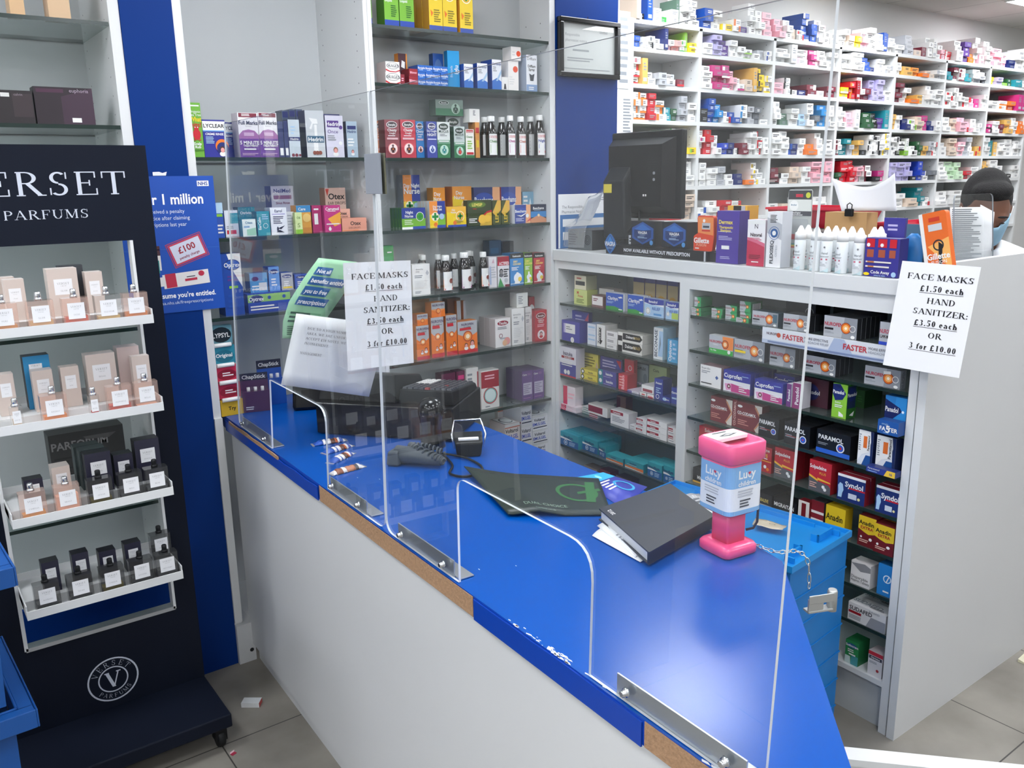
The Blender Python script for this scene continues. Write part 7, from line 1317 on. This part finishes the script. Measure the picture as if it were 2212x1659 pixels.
m_ = M(); pf2 = lambda u, v: sleeve(.1+.8*u, .55+.42*v, .007); m_.sheet(pf2, 10, 6, 'b9bcc0', .0008); draw(m_, 'G .1 .1 .9 .9 8 8a8e94', .2, .15, lambda u, v, l: Vector(pf2(u/.2, v/.15))+Vector((-.001-EPS*l, 0, .001))); tag(m_.build('papers', None), 'grey printed papers inside the plastic sleeve by the monitor', 'paper')
# pipette topped sanitiser bottles
def sani(px, pt, pb, w, label, first=[]):
    a, z1 = FC.loc(px, pt, w); mx = FC.mat(a, w, ZT0, random.Random(px).uniform(-.5, .5))
    if first: return dup(first[0], mx, label)
    t = thing('sanitiser_bottle', label, 'bottle', mx, 'hand sanitiser bottles'); H = z1-ZT0; r = .0175
    b = M(); b.lathe([(r*.94, 0), (r, .003), (r, H*.66), (r*.9, H*.69)], 'e9eef0', 18); b.build('bottle_body', t); pl = cyl_place(r, 1.9*r)
    l = M(); draw(l, 'C .5 .86 .13 S;+ .5 .86 .08 3a4a5a;T .5 .66 .075 4a565e Hand;T .5 .55 .065 4a565e Sanitiser;R .2 .42 .8 .47 c05a70;G .15 .2 .85 .36 3 s;P c4dbe0 .1 0 .9 0 .9 .16 .5 .06', 1.9*r, H*.64, pl); l.build('printed_label', t)
    c = M(); c.lathe([(r*.98, H*.69), (r*.98, H*.84), (r*.7, H*.86), (r*.55, H*.92), (r*.2, H), (.001, H)], 'white_plastic', 18); c.build('cap', t); first.append(t); return t
for i, (px, pt, w, lb) in enumerate(((1731, 487, .02, 'leftmost at the front'), (1766, 484, .02, 'second at the front'), (1789, 487, .018, 'third at the front'), (1823, 487, .014, 'fourth at the front'), (1861, 488, .012, 'rightmost at the front'), (1747, 484, .06, 'behind the leftmost pair'), (1807, 484, .065, 'behind the third and fourth'), (1842, 486, .065, 'behind the rightmost pair'), (1890, 487, .07, 'half behind the navy box, left'), (1904, 486, .107, 'half behind the navy box, right'))):
    sani(px, pt, 0, w, 'white hand sanitiser bottle with pointed cap, '+lb)
# thermometer pack
a0 = FC.loc(1696, 500, .105)[0]; a1 = FC.loc(1752, 500, .105)[0]; zt_ = FC.loc(1725, 409, .105)[1]; Wt, Ht = a1-a0, zt_-ZT0
th = thing('thermometer_pack', 'tall digital thermometer pack with grey header and baby picture', 'thermometer pack', FC.mat(a0, .105, ZT0))
m_ = M(); m_.ext(rnd([(0, 0), (Wt, 0), (Wt*.96, Ht, .01), (Wt*.06, Ht, .01)], 0), 0, .003, 'b4b8b4', ax='y'); draw(m_, 'R .07 .87 .95 .985 3d3e42;R .35 .9 .62 .94 c83048;C .82 .925 .09 c8cc3a;P dfe2dc .05 .72 .96 .72 .95 .87 .06 .87;C .3 .79 .17 f2f2ee;K .3 .8 .02 4a7a9a Brother;R .02 .66 .98 .72 4a4b50;K .4 .7 .022 w FlexiDigital;K .45 .675 .022 w thermometer;R .2 .35 .4 .42 c03038;R .0 .28 1 .3 5a9a8a;R 0 .26 1 .28 e0c050;R 0 .24 1 .26 d06050;R 0 0 1 .24 d8dcd4;H .5 .17 .12 7a5a48 e8b8a0 f0ece8;R .6 0 1 .06 8cc0a0', Wt, Ht, P_front(Wt, .003, Ht)); m_.build('card', th)
M().ext(rnd([(Wt*.1, .03), (Wt*.9, .03), (Wt*.88, Ht*.62, .01), (Wt*.14, Ht*.62, .01)], 0), -.022, -.0012, 'plastic_film', ax='y').build('blister', th)
# big razor pack leaning and blue blister pack
rp = thing('razor_pack', 'tall orange razor pack leaning beside the sheets of printed paper', 'razor pack', FC.mat(FC.loc(2000, 555, .0)[0], .015, ZT0, 0) @ Matrix.Rotation(radians(-13), 4, 'Y'))
m_ = M(); m_.ext(rnd([(0, 0), (.078, 0), (.078, .185, .01), (.0, .185, .01)], 0), 0, .02, 'e26a24', ax='y'); draw(m_, 'R 0 0 .14 1 e8e6e2;P f0b060 .2 .5 1 .6 1 .1 .6 .3;R .3 .72 .8 .82 c8ccd0;R .35 .86 .75 .92 c83820;O .6 .5 .2 .05 2a2c30;P k .5 .1 .62 .1 .75 .5 .62 .55;K .56 .34 .09 w Gillette;T .56 .25 .05 w FUSION', .078, .185, P_front(.078, .02, .185)); m_.build('card', rp)
bp = thing('blister_pack', 'clear and blue blister pack behind the navy filter box', 'blister pack', FC.mat(FC.loc(1953, 560, .1)[0], .10, ZT0))
M().box(0, 0, 0, .085, .003, .15, '4a6a80').build('card', bp); M().lathe([(.028, 0), (.03, .05), (.026, .1), (.01, .115)], '2a7ac0', 16, (.035, -.015, .01), 1, .5).build('blue_tray', bp)
# trays, box and papers further back on the counter
def slot_tray(label, px0, px1, py, w, zb, h, c, lip, d=.26):
    a0 = FC.loc(px0, py, w)[0]; a1 = FC.loc(px1, py, w)[0]; L = a1-a0; t = thing('letter_tray', label, 'tray', FC.mat(a0, w, zb)); m_ = M()
    m_.hexa([(.02, .02, 0), (L-.02, .02, 0), (L-.02, d-.02, 0), (.02, d-.02, 0)], [(.02, .02, .004), (L-.02, .02, .004), (L-.02, d-.02, .004), (.02, d-.02, .004)], c)
    for p, q in (((.02, .02), (L-.02, .02)), ((L-.02, .02), (L-.02, d-.02)), ((L-.02, d-.02), (.02, d-.02)), ((.02, d-.02), (.02, .02))):
        ox = lambda v: (0 if v[0] < L/2 else L, 0 if v[1] < d/2 else d); P, Q = ox(p), ox(q); m_.hexa([(*p, 0), (*q, 0), (*q, .002), (*p, .002)], [(*P, h), (*Q, h), (*Q, h+.002), (*P, h+.002)], c)
    m_.build('tray_body', t); r_ = M(); r_.box(-.006, -.006, h, L+.006, 0, h+.008, lip).box(-.006, d, h, L+.006, d+.006, h+.008, lip).box(-.006, 0, h, 0, d, h+.008, lip).box(L, 0, h, L+.006, d, h+.008, lip); r_.build('rim', t); return t
slot_tray('black slotted tray at the bottom of the red tray stack', 1668, 1812, 470, .212, ZT0, .05, '2c2e32', 'q'); slot_tray('grey slotted tray in the middle of the red tray stack', 1666, 1812, 450, .212, ZT0+.06, .05, '8c8e94', 'S'); slot_tray('bright red plastic tray on top of the tray stack', 1660, 1812, 420, .212, ZT0+.12, .06, 'b81f38', 'd0304a')
slot_tray('blue plastic tray under a red lid right of the cardboard box', 1890, 2010, 500, .25, ZT0, .07, '2a7ab0', '3a90c8'); slot_tray('red plastic tray resting on the blue tray right of the cardboard box', 1888, 2004, 470, .25, ZT0+.08, .055, 'b01c34', 'c8304a')
a0 = FC.loc(1790, 480, .16)[0]; a1 = FC.loc(1880, 480, .16)[0]; z1 = FC.loc(1830, 458, .16)[1]; m_ = M(); m_.box(0, 0, 0, a1-a0, .058, z1-ZT0, 'kraft'); tag(m_.build('cardboard_box', None, FC.mat(a0, .14, ZT0)), 'brown cardboard box behind the sanitiser bottles', 'cardboard box')
c7 = [(1797, 384), (1933, 374), (1937, 456), (1818, 456)]; o7 = FC.pt(0, .15, 0); f7 = lambda u, v: (lambda P: P[3]*(1-u)*(1-v)+P[2]*u*(1-v)+P[1]*u*v+P[0]*(1-u)*v+Vector((-.0, 0, -.035*sin(pi*u)*v))+FC.n*(.03*sin(pi*u)))([hit(*q, o7-FC.n*.012, FC.n) for q in c7])
m_ = M(); m_.sheet(f7, 14, 6, 'paper', .0008); tag(m_.build('paper_sheet', None), 'curved white paper sheet clipped upright to the cardboard box', 'paper')
cl = thing('bulldog_clip', 'black bulldog clip holding the curved white paper', 'clip', FC.mat(FC.loc(1833, 455, .12)[0], .118, z1-.012)); m_ = M(); m_.box(-.014, 0, 0, .014, .012, .024, 'black_plastic'); m_.build('jaw', cl, bev=.003); m_ = M(); m_.tube([(-.008, .006, .024), (-.009, .006, .036), (0, .006, .042), (.009, .006, .036), (.008, .006, .024)], .0016, 'black_plastic', 6); m_.build('wire_handle', cl)
# sheets and clear shield behind the end panel
for i, (c, w, lb) in enumerate((([(2052, 448), (2126, 447), (2124, 566), (2052, 566)], .5, 'large sheet of small print standing behind the end panel'), ([(2118, 442), (2148, 458), (2140, 560), (2112, 566)], .52, 'white sheet behind the printed sheet, nearest the person'))):
    o8 = Vector((0, 1.30+.03*i, 0)); fn = bil(c, o8, (0, 1, 0)); m_ = M(); m_.sheet(fn, 3, 3, 'paper', .0006)
    if i == 0: draw(m_, 'G .05 .02 .95 .98 26 q', .2, .3, lambda u, v, l: fn(u/.2, v/.3)+Vector((0, -.0007-EPS*l, 0)))
    tag(m_.build('paper_sheet', None), lb, 'paper')
o9 = Vector((0, 1.275, 0)); q = [hit(*p, o9, (0, 1, 0)) for p in ((2062, 421), (2146, 418), (2146, 556), (2062, 566))]
m_ = M(); m_.ext(rnd([(q[3].x, q[3].z), (q[2].x, q[2].z), (q[1].x, q[1].z, .02), (q[0].x, q[0].z, .02)], 0), 1.275, 1.279, 'acrylic', edge='acryl_edge2', ax='y'); tag(m_.build('clear_shield', None), 'small clear shield standing behind the white end panel', 'screen')
# certificate, notices
ct = thing('certificate_frame', 'black framed certificate hanging on the blue panel', 'picture frame', T(0, 0, 0))
q = [hit(*p, (0, YB-.03, 0), (0, 1, 0)) for p in ((1211, 33), (1343, 53), (1336, 178), (1206, 163))]; x0, x1, z0, z1 = q[0].x, q[1].x-.004, q[3].z, q[0].z
m_ = M()
for a in ((x0, z1-.02, x1, z1), (x0, z0, x1, z0+.02), (x0, z0+.02, x0+.02, z1-.02), (x1-.02, z0+.02, x1, z1-.02)): m_.box(a[0], YB-.03, a[1], a[2], YB-.0045, a[3], 'black_gloss')
m_.build('frame', ct, bev=.003)
m_ = M(); m_.box(x0+.02, YB-.012, z0+.02, x1-.02, YB-.006, z1-.02, 'dfe0dd'); pl = lambda u, v, l: (x0+.02+u, YB-.012-EPS*l, z0+.02+v); Wq, Hq = x1-x0-.04, z1-z0-.04
for i, t in enumerate(('Responsible', 'pharmacist notice')): write(m_, pl, 1, t, .02, Hq-.045-.022*i, .012, '9a9c9e', 'l', .1+.02*i, 'p')
draw(m_, 'G .2 .42 .6 .5 1 a8aaac;G .1 .22 .6 .32 2 a8aaac;G .02 .06 .95 .1 1 b0b2b4;G .7 .84 .9 .9 2 b0b2b4', Wq, Hq, pl); m_.build('certificate', ct)
M().box(x0+.02, YB-.016, z0+.02, x1-.02, YB-.0145, z1-.02, 'acrylic').build('glass', ct)
m_ = M(); m_.tube([(x0+.16, YB-.012, z1-.002), (x0+.165, YB-.012, z1+.012), (x0+.17, YB-.012, z1-.002)], .0015, 'black_plastic', 6); m_.build('hanger', ct)
q = [hit(*p, (0, YB-.006, 0), (0, 1, 0)) for p in ((1206, 420), (1333, 414), (1333, 560), (1206, 560))]; W_, H_ = .30, q[0].z-1.449
m_ = M(); m_.box(0, -.001, 0, W_, 0, H_, 'paper'); pl = lambda u, v, l: (u, -.001-EPS*l, v); write(m_, pl, 1, 'The Responsible', .02, H_-.055, .013, '6a6e74', 'l', .12, 'p'); write(m_, pl, 1, 'Pharmacist Notice', .02, H_-.076, .013, '6a6e74', 'l', .13, 'p'); draw(m_, 'R .03 .0 1 .62 3f74ae;R .08 .4 .95 .54 e8eaec;R .08 .15 .95 .3 e8eaec;G .78 .86 .95 .94 2 q', W_, H_, pl); tag(m_.build('notice', None, T(q[0].x, YB-.0052, 1.449)), 'white and blue pharmacist notice on the blue panel beside the monitor', 'notice')
for i, (pts, lb) in enumerate((((1339, 22, 1362, 192), 'tall printed white notice at the top of the rack end panel'), ((1326, 205, 1367, 305), 'clear sleeved white notice half way up the rack end panel'), ((1330, 312, 1366, 420), 'white notice with dark signature near the bottom of the rack end panel'))):
    a = hit(pts[0], pts[1], (0, 3.19, 0), (0, 1, 0)); b = hit(pts[2], pts[3], (0, 3.19, 0), (0, 1, 0)); m_ = M(); W_, H_ = .125-.012*i, a.z-b.z; m_.box(0, -.0008, 0, W_, 0, H_, 'dfe0e2'); draw(m_, 'G .45 .05 .95 .95 %d q' % (9+4*i), W_, H_, lambda u, v, l: (u, -.0008-EPS*l, v)); tag(m_.build('notice', None, T(b.x-W_, 3.1985-.001*i, b.z)), lb, 'notice')
# litter
lt = thing('dropped_carton', 'small white and red carton dropped on the floor tiles', 'box', T(.775, 2.66, 0.0006, radians(-38))); M().box(0, 0, 0, .062, .034, .017, 'dcdfe0', r='d85a58').build('carton', lt)
m_ = M(); m_.box(0, 0, 0, .016, .011, .002, 'a83048').poly([(0, .011, .0021), (.016, .011, .0021), (.02, .016, .004), (.003, .016, .004)], 'd8b8c0'); tag(m_.build('paper_scrap', None, T(.665, 2.425, .0004, .4)), 'tiny dark red scrap on the floor tiles', 'scrap')
m_ = M(); m_.hexa([(0, 0, 0), (.07, .01, 0), (.06, .03, 0), (0, .025, 0)], [(0, 0, .006), (.07, .01, .004), (.06, .03, .01), (0, .025, .012)], 'd8d4b8'); tag(m_.build('paper_scrap', None, T(3.13, 1.15, .0004)), 'crumpled cream paper scrap on the floor beside the end panel', 'scrap')

# ================================================================ the pharmacist
PXY = Vector((3.365, 1.585, 0)); Hp = 1.74
fwd = Vector((-.77, -.64, 0)).normalized(); rt = Vector((-fwd.y, fwd.x, 0))*-1
def PP(r, f, z): return PXY+rt*r+fwd*f+Vector((0, 0, z))
pe = thing('person', 'person with short dark hair, blue face mask and white coat behind the end panel', 'person', T(PXY.x, PXY.y, 0))
inv = Matrix.Translation(-PXY)
def limb(m_, pts, rs, mt): m_.tube([inv @ PP(*p) for p in pts], rs, mt, 14)
def ball(m_, c, r, mt, sx=1, sy=1, sz=1):
    c = inv @ PP(*c); i0 = len(m_.v); m_.lathe([(max(.001, sin(pi*k/12)), -cos(pi*k/12)) for k in range(13)], mt, 18); R_ = Matrix(((rt.x*sx*r, fwd.x*sy*r, 0, c.x), (rt.y*sx*r, fwd.y*sy*r, 0, c.y), (0, 0, sz*r, c.z), (0, 0, 0, 1))); m_.xf(R_, i0)
hc = (0, .055, Hp-.125)                                  # head centre, bent forward over the bench
def tiltd(p):                                            # head pitched down about its centre
    a = radians(36); f = p[1]-hc[1]; z = p[2]-hc[2]; return (p[0], hc[1]+f*cos(a)+z*sin(a), hc[2]+z*cos(a)-f*sin(a))
body = M()
ball(body, hc, .1, 'skin', .78, 1.0, 1.18); ball(body, tiltd((0, hc[1]+.055, hc[2]-.055)), .06, 'skin', .85, .75, 1.05); ball(body, tiltd((0, hc[1]+.103, hc[2]-.015)), .017, 'skin', .8, 1.1, 1.4); ball(body, tiltd((0, hc[1]+.085, hc[2]+.02)), .045, 'skin', 1.2, .35, .35)
for s_ in (-1, 1): ball(body, tiltd((s_*.08, hc[1]-.005, hc[2]-.01)), .028, 'skin', .35, .7, 1.15)
limb(body, [(0, .03, Hp-.19), (0, -.01, Hp-.26), (0, -.03, Hp-.33)], [.055, .056, .075], 'skin'); limb(body, [(0, -.02, Hp-.3), (0, -.02, 1.2), (0, 0, .95)], [.14, .15, .14], 'skin')
for s_ in (-1, 1):
    limb(body, [(s_*.05, -.02, Hp-.33), (s_*.175, -.01, Hp-.36), (s_*.22, .04, 1.13), (s_*.17, .25, 1.06), (s_*.14, .33, 1.07)], [.07, .06, .048, .038, .03], 'skin'); limb(body, [(s_*.08, 0, .98), (s_*.09, .01, .52), (s_*.09, -.01, .09)], [.085, .06, .042], 'skin'); limb(body, [(s_*.09, -.03, .06), (s_*.095, .14, .035)], [.045, .035], 'skin'); ball(body, (s_*.135, .36, 1.068), .042, 'skin', .9, 1.1, .5)
    for k in range(4): limb(body, [(s_*.135+(k-1.5)*.017, .385, 1.07), (s_*.135+(k-1.5)*.018, .42+.006*(k in (1, 2)), 1.065), (s_*.135+(k-1.5)*.018, .44, 1.05)], [.0095, .009, .007], 'skin')
    limb(body, [(s_*.105, .355, 1.068), (s_*.085, .385, 1.06), (s_*.08, .405, 1.052)], [.011, .01, .008], 'skin')
bo = body.build('body', pe)
md = bo.modifiers.new('remesh', 'REMESH'); md.mode = 'VOXEL'; md.voxel_size = .008; md.use_smooth_shade = True; md = bo.modifiers.new('smooth', 'SMOOTH'); md.iterations = 4
def soft(o, v=.01): m1 = o.modifiers.new('remesh', 'REMESH'); m1.mode = 'VOXEL'; m1.voxel_size = v; m1.use_smooth_shade = True; m2 = o.modifiers.new('smooth', 'SMOOTH'); m2.iterations = 5; return o
ct_ = M(); limb(ct_, [(0, -.025, Hp-.29), (0, -.02, Hp-.36), (0, -.01, 1.2), (0, 0, .9), (0, 0, .72)], [.09, .165, .175, .17, .19], 'coat_cloth')
for s_ in (-1, 1): limb(ct_, [(s_*.05, -.02, Hp-.32), (s_*.18, -.01, Hp-.355), (s_*.225, .04, 1.13), (s_*.175, .24, 1.06)], [.085, .08, .065, .05], 'coat_cloth'); limb(ct_, [(s_*.05, .08, Hp-.27), (s_*.09, .13, 1.25)], [.02, .03], 'coat_cloth')
soft(ct_.build('white_coat', pe))
tr_ = M()
for s_ in (-1, 1): limb(tr_, [(s_*.08, 0, 1.0), (s_*.09, .01, .52), (s_*.09, -.01, .1)], [.1, .078, .06], 'trouser')
soft(tr_.build('trousers', pe)); sh = M()
for s_ in (-1, 1): limb(sh, [(s_*.09, -.05, .05), (s_*.095, .16, .04)], [.05, .042], 'black_plastic')
soft(sh.build('shoes', pe))
hr = M()
for r_, f_, z_, s1, s2, s3, R_ in ((0, -.028, .022, .86, .98, 1.12, .1), (0, .012, .085, .76, .82, .45, .09)):
    ball(hr, tiltd((r_, hc[1]+f_, hc[2]+z_)), R_, 'hair', s1, s2, s3)
hro = soft(hr.build('hair', pe), .007)
# trim the hair line: drop what lies over the face
mk = M(); fm = []
for a in range(17):
    for b in range(9):
        th_ = radians(-72+144*a/16); z_ = -.105+.105*b/8; rr = .098-.02*abs(z_+.04)/.06*.3; fm.append(inv @ PP(*tiltd((rr*.86*sin(th_), hc[1]+rr*1.14*cos(th_)+(.012 if abs(th_) < .4 else 0), hc[2]+z_))))
mk.raw(fm, [[a*9+b, (a+1)*9+b, (a+1)*9+b+1, a*9+b+1] for a in range(16) for b in range(8)], 'mask_blue', True)
mo_ = mk.build('face_mask', pe); md = mo_.modifiers.new('solid', 'SOLIDIFY'); md.thickness = .003; md.offset = 1
ey = M()
for s_ in (-1, 1): ball(ey, tiltd((s_*.032, hc[1]+.0935, hc[2]+.003)), .0125, '2a1a14', 1.15, .3, .28); ball(ey, tiltd((s_*.034, hc[1]+.092, hc[2]+.029)), .018, 'hair', 1.1, .35, .22)
ey.build('eyelids', pe)
lp = M()
for s_ in (-1, 1): lp.tube([inv @ PP(*tiltd((s_*.072, hc[1]+.05, hc[2]-.015))), inv @ PP(*tiltd((s_*.088, hc[1]+.005, hc[2]+.012)))], .0014, 'w', 5)
lp.build('mask_loop', pe)
# ================================================================ report duplicate labels to the console
for l, os_ in LABELS.items():
    n = len(l.split())
    if len(os_) > 1 and not all(o.get('group') for o in os_): print('DUPLICATE LABEL', len(os_), l)
    if not 4 <= n <= 16: print('LABEL LENGTH', n, l)
